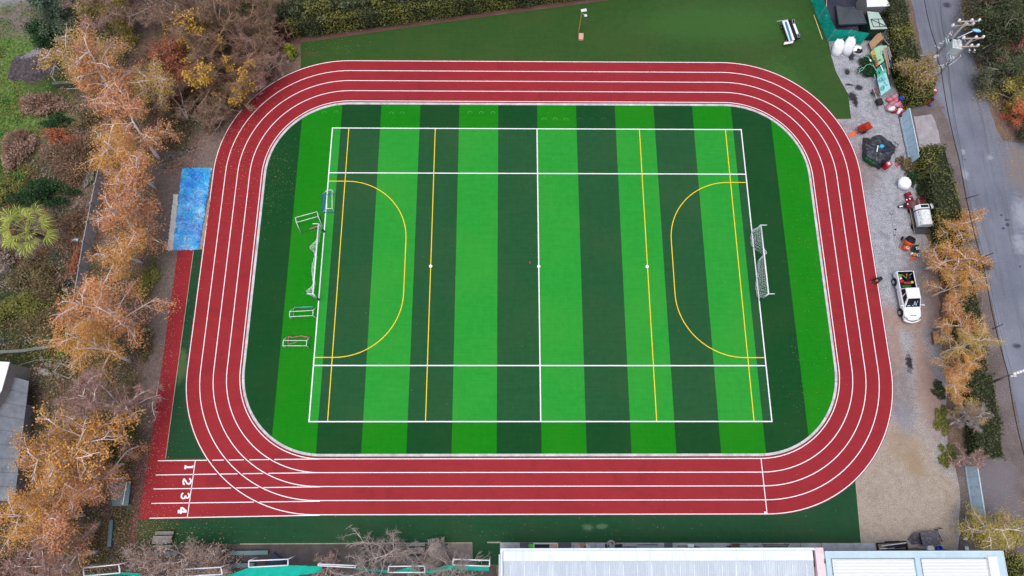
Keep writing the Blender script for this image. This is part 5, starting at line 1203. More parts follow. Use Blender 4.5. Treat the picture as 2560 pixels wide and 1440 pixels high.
# second building with framed roofs
Z2 = 3.9; c0 = P(2062, 1378, Z2); c1 = P(2506, 1376.5, Z2); xa, xb = xp1 + .004, c1[0]; y2 = c0[1]
T = Thing('classroom_block', 'building with a broad pale blue parapet round white ribbed roofs, right of the long roof', 'building', (xa, y2, 0))
m = MB(PARB); yw = P(2300, 1381, 0)[1]; m.prism([(xa, y2), (xb, y2), (xb, YB), (xa, YB)], Z2 - .6, Z2 - .42); m.prism([(xa + .003, yw), (xb - .4, yw), (xb - .4, YB), (xa + .003, YB)], 0, Z2 - .604); T.part('wall', m, True)
w_ = abs(P(2300, 1376, Z2)[1] - P(2300, 1393, Z2)[1])
for L in (((xa, y2), (xb, y2), (xb, y2 - w_), (xa, y2 - w_)), ((xb - 1.15, y2 - w_ - .003), (xb, y2 - w_ - .003), (xb, YB), (xb - 1.15, YB)), ((P(2288, 1400, Z2)[0], y2 - w_ - .003), (P(2301, 1400, Z2)[0], y2 - w_ - .003), (P(2301, 1400, Z2)[0], YB), (P(2288, 1400, Z2)[0], YB)), ((xa, y2 - w_ - .003), (xa + .42, y2 - w_ - .003), (xa + .42, YB), (xa, YB))):
    m = MB(PARB); m.prism(L, Z2 - .415, Z2); T.part('parapet', m, True)
m = MB(lm('pale_rim', (222, 226, 230), .05))
m.prism([(xa, y2 + .002), (xb + .04, y2 + .002), (xb + .04, y2 - .05), (xa, y2 - .05)], Z2 + .002, Z2 + .05); m.prism([(xb + .04, y2 - .052), (xb + .04, YB), (xb - .01, YB), (xb - .01, y2 - .052)], Z2 + .002, Z2 + .05); T.part('rim', m, True)
WR = corr('white_broad_ribbed_sheet', (232, 233, 232), .2, 'y', dirt=(214, 220, 224))
for q0, q1 in (((2080, 1398), (2287, 1398)), ((2303, 1397), (2466, 1397))):
    m = MB(WR); corrugated(m, P(*q0, Z2 - .2)[0], P(*q1, Z2 - .2)[0], YB, P(*q0, Z2 - .2)[1], lambda y: Z2 - .25, .26, .06, 'x'); T.part('roof', m, True)
m = MB(PW); p = P(2468, 1391, Z2); m.prism([p[:2], (P(2490, 1391, Z2)[0], p[1]), (P(2492, 1400, Z2)[0], YB), (P(2474, 1430, Z2)[0] + .05, YB)], Z2 - .3, Z2 + .08); T.part('flashing', m, True)
m = MB(lm('black_void', (16, 17, 18), .1)); m.prism([P(2064, 1397, Z2)[:2], P(2075, 1397, Z2)[:2], P(2075, 1409, Z2)[:2], P(2064, 1409, Z2)[:2]], Z2 - .4, Z2 - .1); T.part('roof_opening', m, True)
# odds and ends on the path beside the building
def put(name, label, cat, x, y, build, rz=0.0, z=.03, group=None):
    m = MB(); build(m); return solo(name, m, label, cat, P(x, y)[:2] + (z,), local=True, rz=rz, group=group)
def _green(m): m.use(lm('lime_sack', (96, 206, 60), .1)).lathe([(.1, 0), (.32, .08), (.28, .3), (.08, .42)], (0, 0, 0), 9, wob=lambda a, z: .2 * math.sin(3 * a))
put('sack', 'small lime green sack on the path near the left end of the long roof', 'sack', 1329, 1367, _green)
T = Thing('planter_box', 'open timber box with a dark inside on the path', 'box', P(1364, 1367)[:2] + (.03,)); m = MB(PAR)
for a, b in (((-1.1, -.25), (1.1, -.25)), ((-1.1, .3), (1.1, .3)), ((-1.1, -.25), (-1.1, .3)), ((1.1, -.25), (1.1, .3))): m.bar((*a, .2), (*b, .2), .06, .4)
T.part('frame', m); m = MB(lm('dark_soil', (52, 44, 42), .3)); m.box((-.3, .02, .1), (1.4, .4, .18)); T.part('soil', m); m = MB(lm('tan_board', (214, 168, 136), .06)); m.box((.7, .02, .32), (.75, .5, .04)); m.box((.7, .02, .15), (.7, .46, .26)); T.part('board', m)
def chairf(m, mt, s=1.0):
    m.use(mt); 
    for x, y in ((-.22, -.2), (.22, -.2), (.22, .2), (-.22, .2)): m.bar((x * s, y * s, 0), (x * s, y * s, .45), .04)
    m.box((0, 0, .47), (.5 * s, .46 * s, .04)); m.bar((-.22 * s, .2 * s, .45), (-.22 * s, .3 * s, .9), .04); m.bar((.22 * s, .2 * s, .45), (.22 * s, .3 * s, .9), .04)
    for z in (.62, .8): m.bar((-.22 * s, .26 * s, z), (.22 * s, .26 * s, z), .03, .08)
for lab, x, y, mt, rz in (('pale pink wooden chair on the path right of the dark slab', 1442, 1366, lm('pink_chair', (214, 190, 184), .1), .3), ('small tan wooden chair beside the pale pink chair', 1456, 1364, WOOD, 0.1), ('white wooden chair right of the tan chair', 1466, 1366, lm('cream_chair', (220, 212, 204), .08), 2.6)):
    put('chair', lab, 'chair', x, y, lambda m, mt=mt: chairf(m, mt), rz, group='old chairs on the path')
def _tbl(m, mt=None, w=1.0, d=.55, h=.55, leg=DK):
    m.use(mt or GALV).box((0, 0, h), (w, d, .05), bev=.02); m.use(leg)
    for x in (-.42, .42):
        for y in (-.4, .4): m.bar((x * w, y * d, 0), (x * w, y * d, h - .03), .04)
put('table', 'small grey table on the path between the white chair and the round basin', 'table', 1499, 1365, lambda m: _tbl(m, lm('pale_grey_top', (168, 172, 180), .06), .85, .5, .6))
def _basin(m): m.use(lm('grey_plastic', (168, 166, 166), .1)).lathe([(.25, 0), (.38, .15), (.4, .18), (.34, .17), (.2, .04)], (0, 0, 0), 16)
put('basin', 'round grey basin on the path left of the red cloth', 'basin', 1527, 1361, _basin)
def _cl(m): m.use(lm('red_cloth', (150, 40, 44), .1)).lathe([(.28, 0), (.22, .06), (.05, .1)], (0, 0, 0), 9, wob=lambda a, z: .3 * math.sin(3 * a + 1), sq=(1, .5))
put('cloth', 'dark red cloth dropped at the turf edge', 'cloth', 1533, 1357, _cl)
def _blk(m): m.use(BLK).box((0, 0, .25), (.62, .4, .5), .1, bev=.06); m.use(lm('black_lid', (44, 48, 56), .1)).box((0, 0, .53), (.66, .44, .06), .1, bev=.02)
put('bin', 'black bin on the path left of the navy board', 'bin', 1545, 1366, _blk)
def _tyr(m): m.use(BLK).lathe([(.14, .05), (.16, .16), (.3, .16), (.3, 0), (.14, 0)], (0, 0, 0), 16)
put('tyre', 'small black tyre beside the black bin', 'tyre', 1515, 1368, _tyr)
def _brd(m): m.use(lm('navy_board', (74, 92, 124), .1)).box((0, -.12, .4), (1.55, .3, .05), bev=.01); m.use(lm('beige_board', (186, 172, 160), .1)).box((0, .12, .41), (1.6, .14, .05)); m.use(DK); [m.bar((x, y, 0), (x, y, .38), .05) for x in (-.7, .7) for y in (-.15, .1)]
put('bench', 'long navy and beige board bench on the path', 'bench', 1570, 1366, _brd)
def _frm(m):
    m.use(DK).tube([(-1.0, -.2, .4), (-1.0, .22, .4), (1.0, .22, .4), (1.0, -.2, .4)], .03, 5); [m.bar((x, .2, 0), (x, .2, .4), .04) for x in (-1, 1)]; m.use(lm('grey_sheet', (150, 160, 172), .1)).box((0, 0, .36), (1.9, .38, .02))
put('bed_frame', 'grey sheet in a dark steel frame right of the navy bench', 'frame', 1615, 1367, _frm)
def _crt(m):
    m.use(WOOD)
    for z in (.05, .3): [m.bar(a + (z,), b + (z,), .05) for a, b in (((-.4, -.15), (.4, -.15)), ((.4, -.15), (.4, .15)), ((.4, .15), (-.4, .15)), ((-.4, .15), (-.4, -.15)))]
    [m.bar((x, y, 0), (x, y, .33), .05) for x in (-.4, .4) for y in (-.15, .15)]
put('crate_frame', 'open wooden crate frame left of the white and blue board', 'crate', 1706, 1368, _crt)
def _wb(m): m.use(PW).box((0, .06, .3), (.62, .28, .05), bev=.01); m.use(BLUEP).box((0, -.1, .3), (.62, .05, .05)); m.use(DK); [m.bar((x, .05, 0), (x, .05, .28), .05) for x in (-.25, .25)]
put('sign_board', 'white board with a blue stripe lying on the path', 'board', 1724.5, 1365, _wb)
def _tri(m): m.use(BLK).prism([(-.55, -.2), (.6, -.2), (.1, 0), (-.55, .14)], 0, .2)
put('dark_wedge', 'black wedge shaped cover right of the white and blue board', 'cover', 1745, 1367, _tri)
def _barrow(m, c=None):
    c = c or lm('brown_barrow_tray', (150, 128, 96), .15)
    m.use(c).add([(-.45, -.3, .55), (.35, -.3, .55), (.35, .3, .55), (-.45, .3, .55), (-.25, -.16, .28), (.2, -.16, .28), (.2, .16, .28), (-.25, .16, .28)], [(4, 5, 6, 7), (0, 4, 7, 3), (1, 2, 6, 5), (0, 1, 5, 4), (3, 7, 6, 2), (7, 6, 5, 4), (3, 7, 4, 0), (5, 6, 2, 1)])
    m.use(lm('barrow_inside', (96, 78, 60), .2)).sheet([(-.38, -.25), (.3, -.25), (.3, .25), (-.38, .25)], .48)
    m.use(DK)
    for s in (-1, 1): m.tube([(-.55, s * .06, .2), (.2, s * .2, .26), (1.0, s * .26, .6)], .025, 5); m.tube([(.3, s * .2, .3), (.35, s * .22, 0)], .02, 5)
    m.use(BLK).lathe([(.12, -.04), (.2, -.03), (.2, .03), (.12, .04)], (-.6, 0, .2), 14, Matrix.Rotation(PI / 2, 3, 'X'))
put('wheelbarrow', 'brown wheelbarrow on the path near the middle of the long roof', 'wheelbarrow', 1836, 1366, _barrow)
def _sm(m): m.use(lm('stone_grey', (110, 110, 114), .1)).lathe([(.26, 0), (.3, .08), (.2, .14)], (0, 0, 0), 12, sq=(1, .5))
put('stepping_stone', 'small oval grey stone on the path left of the slatted bench', 'stone', 1889, 1369, _sm)
T = Thing('slatted_bench', 'dark slatted bench on the path left of the pink end wall', 'bench', P(1935, 1366)[:2] + (.03,))
m = MB(lm('brown_slats', (112, 102, 98), .15)); [m.bar((-1.0, y, .45), (1.0, y, .45), .07, .03) for y in (-.25, -.15, -.05, .05)]; T.part('seat', m)
m = MB(lm('brown_slats', (112, 102, 98))); [m.bar((-1.0, .18 + .03 * i, .6 + .13 * i), (1.0, .18 + .03 * i, .6 + .13 * i), .03, .07) for i in range(3)]; T.part('backrest', m)
for s in (-1.05, 1.05): m = MB(BLK); m.tube([(s, -.28, 0), (s, -.25, .44), (s, .14, .44), (s, .28, .95)], .035, 6); m.tube([(s, .14, .44), (s, .24, 0)], .035, 6); T.part('leg', m)
T = Thing('goal_parts', 'black folded goal parts with white bars at the right end of the path', 'goal parts', P(2228, 1366)[:2] + (.03,), .03)
m = MB(BLK); [m.bar((-1.4, y, .12), (1.4, y + .1, .12), .1, .2) for y in (-.35, .3)]; [m.bar((x, -.35, .12), (x, .35, .12), .1, .2) for x in (-1.38, 1.38)]; m.tube([(-.6, -.1, .2), (1.3, .05, .2)], .14, 8); m.box((.1, .42, .1), (1.3, .12, .18)); T.part('frame', m)
m = MB(PWS); m.tube([(-1.1, .1, .3), (1.3, .3, .3)], .04, 6); m.tube([(-1.3, -.15, .3), (.1, -.1, .3)], .04, 6); T.part('bar', m)
T = Thing('worn_table', 'large worn black tabletop standing on the gravel above the right building', 'table', P(2318, 1352))
m = MB(lm('worn_black_board', (78, 76, 84), .15, 2.5, .6, .3, dirt=(140, 138, 146), dirt_amt=.7)); slab(m, [(2300, 1331), (2346, 1327), (2352, 1362), (2308, 1365)], .72, .64); T.part('table_top', m, True)
for q in ((2306, 1336), (2342, 1332), (2346, 1358), (2312, 1360)): m = MB(DK); p = P(*q, .64); m.bar((p[0], p[1], 0), (p[0], p[1], .64), .08); T.part('leg', m, True)
m = MB(lm('worn_black_board', (78, 76, 84))); m.add([P(2268, 1347, .02), P(2305, 1362, .02), P(2302, 1334, .5), P(2290, 1330, .45)], [(0, 1, 2, 3)]); slab(m, [(2268, 1347), (2288, 1341), (2305, 1358), (2280, 1362)], .06, .02); solo('folded_sheet', m, 'dark folded sheet lying left of the worn tabletop', 'sheet', P(2285, 1352))
T = Thing('pallet', 'grey wooden pallet leaning right of the worn tabletop', 'pallet', P(2358, 1338)); q = [Vector(P(2344, 1324, .5)), Vector(P(2358, 1321, .6)), Vector(P(2373, 1348, .3)), Vector(P(2357, 1354, .2))]
m = MB(GWOOD); [m.bar(q[0].lerp(q[1], u), q[3].lerp(q[2], u), .09, .03) for u in (.05, .23, .41, .59, .77, .95)]; T.part('slat', m, True)
m = MB(DKW); [m.bar(q[0].lerp(q[3], u) - Vector((0, 0, .07)), q[1].lerp(q[2], u) - Vector((0, 0, .07)), .08, .1) for u in (.05, .5, .95)]; [m.bar((x.x, x.y, 0), x - Vector((0, 0, .1)), .06) for x in q]; T.part('bearer', m, True)
def _wl(m): m.use(PW).lathe([(.28, 0), (.3, .3), (.34, .34), (.2, .4), (.05, .42)], (0, 0, 0), 14)
put('bucket', 'white bucket just above the right building', 'bucket', 2322, 1371, _wl, z=0.01)
def _bl(m): m.use(BLUEP).lathe([(.22, 0), (.28, .35), (.3, .36), (.25, .34), (.2, .05)], (0, 0, 0), 14)
put('bucket', 'blue bucket right of the white bucket', 'bucket', 2344, 1371, _bl, z=0.01)
def _sc(m): m.use(PW).prism([(-.22, -.12), (.22, -.12), (.1, .18)], 0, .03)
put('paper_scrap', 'white triangular scrap on the leaves left of the brush heap', 'scrap', 2412, 1346, _sc, z=.02)
def _bb(m): m.use(PALEB).box((0, 0, .04), (.35, .4, .08), .05, bev=.02)
put('blue_slab', 'pale blue slab at the wall under the brush heap', 'slab', 2416, 1371, _bb, z=.02)

# ------------------------------------------------------------------ gates by the road
def gate(label, b0, b1, h, extra):
    T = Thing('sliding_gate', label, 'gate', P(*b0), 0, 'pale blue sheet metal gates'); A, B = Vector(P(*b0)), Vector(P(*b1)); up = Vector((0, 0, h)); d = (B - A).normalized(); nrm = Vector((-d.y, d.x, 0))
    m = MB(PALEB); c = (A + B) / 2 + Vector((0, 0, h / 2 + .06)); m.box(c, ((B - A).length, .03, h - .12), M=Matrix(((d.x, nrm.x, 0), (d.y, nrm.y, 0), (0, 0, 1)))); T.part('panel', m, True)
    m = MB(lm('pale_gate_frame', (200, 222, 232), .05)); m.bar(A + Vector((0, 0, .06)), B + Vector((0, 0, .06)), .1, .12); m.bar(A + up, B + up, .09, .1); T.part('rail', m, True)
    for q in (A, B): m = MB(lm('pale_gate_frame', (200, 222, 232))); m.bar(q, q + up, .1, .1); T.part('stile', m, True)
    m = MB(GALV); L = (B - A).length; n = int(L / .14)
    for i in range(n): q = A.lerp(B, i / n) + up; m.bar(q, q + Vector((nrm.x * .03, nrm.y * .03, .14)), .025)
    T.part('spikes', m, True)
    m = MB(lm('gate_joint', (120, 150, 166), .1))
    for i in range(1, 5): q = A.lerp(B, i / 5); m.bar(q + nrm * .02 + Vector((0, 0, .15)), q + nrm * .02 + up * .95, .02); m.bar(q - nrm * .02 + Vector((0, 0, .15)), q - nrm * .02 + up * .95, .02)
    T.part('joint', m, True)
    if extra:
        m = MB(PALEB); e = B + d * .12 + nrm * .35; f = B + d * .55 - nrm * .05; c = B + d * .35; m.box((c.x, c.y, h / 2), (.7, .03, h - .1), M=Matrix(((d.x, nrm.x, 0), (d.y, nrm.y, 0), (0, 0, 1)))); m.bar(B - nrm * .3 + Vector((0, 0, .05)), B + d * .02 + up + nrm * .1, .06); T.part('gate_wing', m, True)
        m = MB(DK); t0 = A - nrm * .22 - d * .1; t1 = B - nrm * .22; m.bar(t0 + Vector((0, 0, .03)), t1 + Vector((0, 0, .03)), .06, .05); T.part('floor_track', m, True)
gate('pale blue sliding gate between the two clipped hedges at the driveway', (2251, 292), (2273, 396), 1.75, True)
gate('pale blue gate above the brush heap in the lower right', (2413, 1168), (2432, 1292), 1.75, False)
# ------------------------------------------------------------------ pile under the black sheet
n = NT('black_plastic_sheet'); v = n.noise(1.3, 5, .6, dist=1.2)
BPL = n.fin(n.ramp(v, [(.3, C(24, 27, 34, K)), (.6, C(44, 48, 58, K)), (.75, C(72, 78, 92, K))]), .32, .6, bump=v, bstr=1, bdist=.2)
T = Thing('covered_pile', 'pile under a black plastic sheet on the gravel, left of the driveway gate', 'pile', P(2195, 392))
rc = random.Random(8); Q = [(2160, 346), (2176, 348), (2192, 340), (2206, 342), (2222, 355), (2236, 368), (2232, 384), (2217, 406), (2196, 421), (2178, 413), (2158, 398), (2157, 372)]
Qt = [P(x, y, .9) for x, y in [(2166, 354), (2178, 355), (2193, 348), (2203, 350), (2216, 360), (2230, 370), (2225, 382), (2212, 398), (2198, 404), (2182, 400), (2166, 388), (2164, 370)]]
Qb = [P(x + (x - 2195) * .06, y + (y - 380) * .06) for x, y in Q]; ctr = P(2195, 375, 1.02)
def ring_loft(m, rings, seed, amp):
    r = random.Random(seed); V = []; n0 = len(rings[0]) * 4
    for k, R_ in enumerate(rings):
        for i in range(n0):
            a, b = R_[i // 4], R_[(i // 4 + 1) % len(R_)]; t = (i % 4) / 4; q = [a[j] + (b[j] - a[j]) * t for j in range(3)]
            f = 0 if k == len(rings) - 1 else 1; V.append((q[0] + r.uniform(-amp, amp), q[1] + r.uniform(-amp, amp), max(.01, q[2] + r.uniform(-amp, amp) * f)))
    F = [(k * n0 + i, k * n0 + (i + 1) % n0, (k + 1) * n0 + (i + 1) % n0, (k + 1) * n0 + i) for k in range(len(rings) - 1) for i in range(n0)]; F.append(tuple(range(len(V) - n0, len(V)))[::1])
    m.add(V, F)
mid = lambda A, B, t: [tuple(a[j] + (b[j] - a[j]) * t for j in range(3)) for a, b in zip(A, B)]
m = MB(BPL); ring_loft(m, [Qb, mid(Qb, Qt, .4), mid(Qb, Qt, .8), Qt, mid(Qt, [ctr] * 12, .4), mid(Qt, [ctr] * 12, .75)], 3, .07); T.part('plastic_sheet', m, True)
m = MB(lm('green_crate', (28, 92, 52), .25, 4)); 
for i in range(3): q = P(2166 + i * 8, 396 + i * 5.5, .5); m.box(q, (.36, .4, .45), -.6, bev=.03)
T.part('green_crates', m, True)
m = MB(lm('dark_twigs', (48, 44, 48), .2)); rg = random.Random(12)
for i in range(240):
    k = rg.randrange(12); q = Vector(Qb[k]).lerp(Vector(Qb[(k + 1) % 12]), rg.random()) if k in (4, 5, 6, 7, 8, 9) else None
    if q: q = q + Vector((rg.uniform(-.35, .35), rg.uniform(-.3, .3), rg.uniform(0, .25))); m.bar(q, q + Vector((rg.uniform(-.3, .3), rg.uniform(-.3, .3), rg.uniform(-.05, .15))), .02)
T.part('twigs', m, True)
m = MB(CYAN); c = P(2202, 368, 1.06); m.lathe([(.16, 0), (.26, .06), (.24, .3), (.1, .36)], (0, 0, 0), 10, sq=(1, .85), wob=lambda a, z: .06 * math.sin(4 * a)); solo('jerry_can', m, 'bright blue canister on top of the black sheet', 'canister', c, local=True)
m = MB(PW); m.tube([P(2195, 364, 1.1), P(2192, 380, 1.05)], .06, 8); solo('paint_roller', m, 'short white tube on the black sheet beside the blue canister', 'tube', P(2194, 372, 1.05))
# drums
def drum(label, b, h, r, mt, lying=None, lid=True):
    T = Thing('oil_drum', label, 'drum', P(*b), 0, 'red oil drums'); M_ = None
    if lying is not None: M_ = Matrix.Rotation(lying, 3, 'Z') @ Matrix.Rotation(PI / 2, 3, 'Y')
    c = (0, 0, r) if lying is not None else (0, 0, 0); z0 = -h / 2 if lying is not None else 0
    m = MB(mt); m.lathe([(r, z0), (r * 1.03, z0 + .02), (r, z0 + .05), (r, z0 + h * .33), (r * 1.04, z0 + h * .35), (r, z0 + h * .37), (r, z0 + h * .63), (r * 1.04, z0 + h * .65), (r, z0 + h * .67), (r, z0 + h - .04), (r * 1.03, z0 + h - .01), (r * .97, z0 + h)], c, 20, M_); T.part('body', m)
    if lid and lying is None:
        m = MB(lm('drum_lid', (190, 60, 70), .1)); m.lathe([(r * .9, h + .002), (r * .9, h + .006)], (0, 0, 0), 20); m.use(PW).box((.02, .04, h + .012), (r * .8, r * .8, .01), .2); m.use(REDP).box((.02, .04, h + .019), (r * .12, r * .5, .004), .2); m.use(GALV).lathe([(.04, h + .008), (.03, h + .03)], (-.15, .12, 0), 8); T.part('lid', m)
    elif lying is None: m = MB(lm('drum_inside', (44, 14, 18), .2)); m.lathe([(r * .92, h + .002), (r * .92, h + .006)], (0, 0, 0), 20); T.part('inside', m)
    else:
        m = MB(PW); d = Vector((math.cos(lying), math.sin(lying), 0)); nn = Vector((-d.y, d.x, 0))
        for i in range(6): m.box(d * 0 + nn * (-.2 + i * .08) + Vector((0, 0, r * 2 * (1 - .18 * ((i - 2.5) / 2.5) ** 2) + .012)), (.07, .05, .01), lying)
        m.box(d * .3 - nn * .16 + Vector((0, 0, r * 1.9)), (.16, .14, .02), lying); T.part('marking', m)
drum('dark red oil drum with a white label, beside the black covered pile', (2211, 419), .9, .32, REDP)
drum('red oil drum with a white lid label at the edge of the road', (2326, 237), .88, .31, REDP)
drum('open dark red drum nearest the electric poles', (2322, 220), .85, .3, RUST, None, False)
drum('open red drum behind the square cut hedge', (2318, 258), .85, .3, REDP, None, False)
drum('lying dark red drum with white markings, above the small tricycle truck', (2268, 496), .95, .33, lm('maroon_paint', (128, 24, 48), .15), math.radians(-80))
def _spl(m): m.use(lm('red_rag', (196, 52, 58), .1)).lathe([(.12, 0), (.15, .04), (.06, .08)], (0, 0, 0), 9, wob=lambda a, z: .3 * math.sin(2 * a + 2))
put('red_rag', 'small red rag on the road edge below the drums', 'rag', 2357, 269, _spl, z=.02)
put('red_rag', 'small pinkish red rag on the gravel right of the lone red drum', 'rag', 2242, 414, lambda m: m.use(lm('pink_rag', (176, 84, 92), .1)).lathe([(.24, 0), (.2, .04), (.05, .06)], (0, 0, 0), 8, wob=lambda a, z: .35 * math.sin(3 * a)), z=.02)
put('blue_canister', 'blue canister half hidden at the lower corner of the square cut hedge', 'canister', 2322, 262, lambda m: (m.use(lm('mid_blue', (62, 110, 176), .1)).box((0, 0, .2), (.35, .5, .4), .5, bev=.06), m.use(PW).lathe([(.07, .4), (.06, .46)], (.05, .1, 0), 8)), z=.01)
# bulk bags
def bulk(label, L0, L1, h, seed, open_=False, rs=1.0):
    T = Thing('bulk_bag', label, 'bulk bag', P(*L0), 0, 'white bulk bags'); a = P(*L0); b = P(*L1, h); r = random.Random(seed)
    m = MB(BAGM); prof = [(.42, 0), (.52, .08), (.56, h * .4), (.54, h * .75), (.44, h * .93), (.2, h)] if not open_ else [(.45, 0), (.55, .1), (.56, h * .8), (.55, h)]
    V = []; F = []; n = 20
    for i, (rr_, z) in enumerate(prof):
        t = z / h; cx, cy = (b[0] - a[0]) * t, (b[1] - a[1]) * t
        for j in range(n):
            an = 2 * PI * j / n; q = rr_ * rs * (1 + .16 * abs(math.cos(2 * an)) ** 4 * (1 - t) + r.uniform(-.03, .03)); V.append((cx + q * math.cos(an + .4), cy + q * math.sin(an + .4), z + r.uniform(-.02, .02) * t))
    for i in range(len(prof) - 1):
        for j in range(n): F.append((i * n + j, i * n + (j + 1) % n, (i + 1) * n + (j + 1) % n, (i + 1) * n + j))
    if not open_: F.append(tuple(range((len(prof) - 1) * n, len(prof) * n)))
    m.add(V, F)
    if open_: m.use(lm('bag_inside_dark', (44, 42, 46), .3)).sheet([(q[0] * .95, q[1] * .95) for q in V[-n:]], h * .75); m.use(BAGM).add([V[-n + k] for k in range(0, 11)] + [(V[-n + k][0] * .4, V[-n + k][1] * .4 - .05, h * .96) for k in range(10, -1, -1)], [tuple(range(22))])
    T.part('bag', m, smooth=not open_)
    if not open_:
        m = MB(BAGM)
        for k in range(4): an = k * PI / 2 + .8; e = (b[0] - a[0] + .34 * rs * math.cos(an), b[1] - a[1] + .34 * rs * math.sin(an), h * .93); m.tube([e, (e[0] + .08 * math.cos(an), e[1] + .08 * math.sin(an), h + .12), (e[0] - .14 * math.sin(an), e[1] + .14 * math.cos(an), h * .95)], .03, 5)
        m.use(lm('painted_fold_shade', (120, 122, 132), .1))  # grey bars on the white cloth: crease shade put into the colour
        for k in range(9): an = r.uniform(0, 6.3); q = r.uniform(.08, .3) * rs; p0 = (b[0] - a[0] + q * math.cos(an), b[1] - a[1] + q * math.sin(an), h + .01 - q * .12); m.box(p0, (r.uniform(.06, .18), .03, .02), an + .4)
        T.part('loops', m)
bulk('tall white bulk bag in front of the corner of the green net fence', (2090, 132), (2101, 104), 1.35, 1, rs=1.12)
bulk('tall white bulk bag with loops, right one of the leaning pair', (2116, 130), (2130, 98), 1.5, 2, rs=1.08)
bulk('open round white bag with a dark inside, right of the leaning pair', (2143, 130), (2145, 124), .45, 3, True, 1.0)
bulk('single squat white bulk bag on the gravel above the lying drum', (2259, 463), (2264, 453), .95, 4, rs=1.25)
# ------------------------------------------------------------------ green net fence and the covered yard behind it
T = Thing('net_fence', 'bright green shade net fence round the sheds at the top right', 'fence', P(2068, 103)); HFN = 2.1
pth = [(2018, -24), (2026, -2), (2045, 46), (2068, 103), (2106, 104), (2151, 112)]; rf = random.Random(5); q = [Vector(P(*a)) for a in pth]
for i, (a, b) in enumerate(zip(q[:-1], q[1:])):
    m = MB(TEAL); n_ = 14
    def fn(u, v, a=a, b=b): p = a.lerp(b, u); w = .05 * math.sin(u * 9 + i) * math.sin(v * 3.1) + (rf.uniform(-.03, .03) if 0 < u < 1 else 0); d = (b - a).normalized(); return (p.x - d.y * w, p.y + d.x * w, .02 + v * (HFN - .05 * math.sin(u * PI)))
    m.grid(fn, n_, 7); T.part('net_panel', m, True)
    m = MB(GALV); m.tube([a, a + Vector((0, 0, HFN + .04))], .035, 6); T.part('post', m, True)
def _fl(m, L, z): return m.sheet([P(x, y)[:2] for x, y in L], z)
m = MB(lm('black_ground_sheet', (46, 48, 64), .12, 1.2, .6, .3)); _fl(m, [(2035, -20), (2055, 0), (2084, 80), (2150, 84), (2150, -20)], .02); m.grid(lambda u, v: ((P(2058, 0, 1.5)[0] * (1 - v) + P(2090, 78, 1.5)[0] * v) + u * 2.6, (P(2058, 0, 1.5)[1] * (1 - v) + P(2088, 77, 1.5)[1] * v), 1.45 + .12 * math.sin(u * 5) * math.sin(v * 6)), 8, 8)
solo('ground_sheet', m, 'dark blue black sheet stretched behind the green net fence', 'sheet', P(2090, 40))
T = Thing('canopy_tent', 'dark grey pyramid canopy behind the green net fence', 'canopy', P(2130, 50)); m = MB(lm('charcoal_canvas', (74, 80, 86), .1, 2, .8, .2))
cs = [P(2090, 12, 2.1), P(2157, 26, 2.1), P(2167, 58, 2.1), P(2098, 61, 2.1)]; ap = P(2135, 16, 3.1)
V = []; 
for k in range(4):
    a, b = Vector(cs[k]), Vector(cs[(k + 1) % 4]); A_ = Vector(ap)
    m.grid(lambda u, v, a=a, b=b: tuple((a.lerp(b, u) * (1 - v) + A_ * v) - Vector((0, 0, .22 * math.sin(v * PI) + .06 * math.sin(u * PI) * (1 - v)))), 8, 8)
    m.add([a, b, b - Vector((0, 0, .25)), a - Vector((0, 0, .25))], [(0, 1, 2, 3)])
T.part('canvas', m, True)
for q_ in cs: m = MB(DK); m.tube([(q_[0], q_[1], 0), q_], .04, 6); T.part('leg', m, True)
m = MB(lm('pinkish_batten', (196, 160, 150), .1)); m.bar(P(2066, -6, 1.6), P(2066, 40, 1.6), .07); solo('timber_batten', m, 'pale batten on the dark sheet behind the green net fence', 'batten', P(2066, 20))
roof('shed', 'white roofed shed at the top edge beside the dark canopy', 'shed', [(2164, -30), (2229, -30), (2224, 15), (2168, 17)], 2.3, 2.38, PW)
t_ = roof('shed', 'shed with a pale green framed roof panel below the white roof', 'shed', [(2168, 28), (2196, 31), (2219, 72), (2177, 73)], 2.1, 2.16, lm('pale_green_sheet', (172, 194, 182), .08, 1.5, dirt=(140, 160, 150)), None, 0, lm('dark_green_wall', (28, 58, 50), .2))
m = MB(DK)
for a, b in (((2177, 48), (2210, 47)), ((2210, 47), (2217, 66)), ((2217, 66), (2184, 67)), ((2184, 67), (2177, 48)), ((2177, 48), (2217, 66)), ((2196, 47), (2200, 67))): m.bar(P(*a, 2.2), P(*b, 2.2), .05)
t_.part('roof_frame', m, True)
put('white_post', 'short white board on the shed roofs beside the canopy', 'board', 2172, 44, lambda m: m.use(PW).box((0, 0, 2.3), (.7, .22, .1), -.35, bev=.02), z=0)
T = Thing('board_lean_to', 'tan plywood board leaning like a roof between the bulk bags and the mesh cage', 'board', P(2190, 100)); m = MB(lm('tan_plywood', (186, 150, 112), .12, 2, dirt=(140, 106, 80)))
q = [P(2200, 76, 1.5), P(2208.5, 96, 1.5), P(2179, 124, .5), P(2173, 107, .5)]; m.add([Vector(x) for x in q] + [Vector(x) - Vector((0, 0, .06)) for x in q], [(3, 2, 1, 0), (4, 5, 6, 7), (0, 1, 5, 4), (1, 2, 6, 5), (2, 3, 7, 6), (3, 0, 4, 7)]); T.part('board', m, True)
m = MB(DKW); [m.bar((x[0], x[1], 0), (x[0], x[1], x[2] - .07), .07) for x in q]; T.part('post', m, True)
m = MB(lm('dark_green_wall', (28, 58, 50))); m.prism([P(2168, 88)[:2], P(2185, 74)[:2], P(2200, 80)[:2], P(2172, 100)[:2]], 0, .9); solo('green_screen', m, 'dark green screen behind the tan board', 'screen', P(2180, 86))
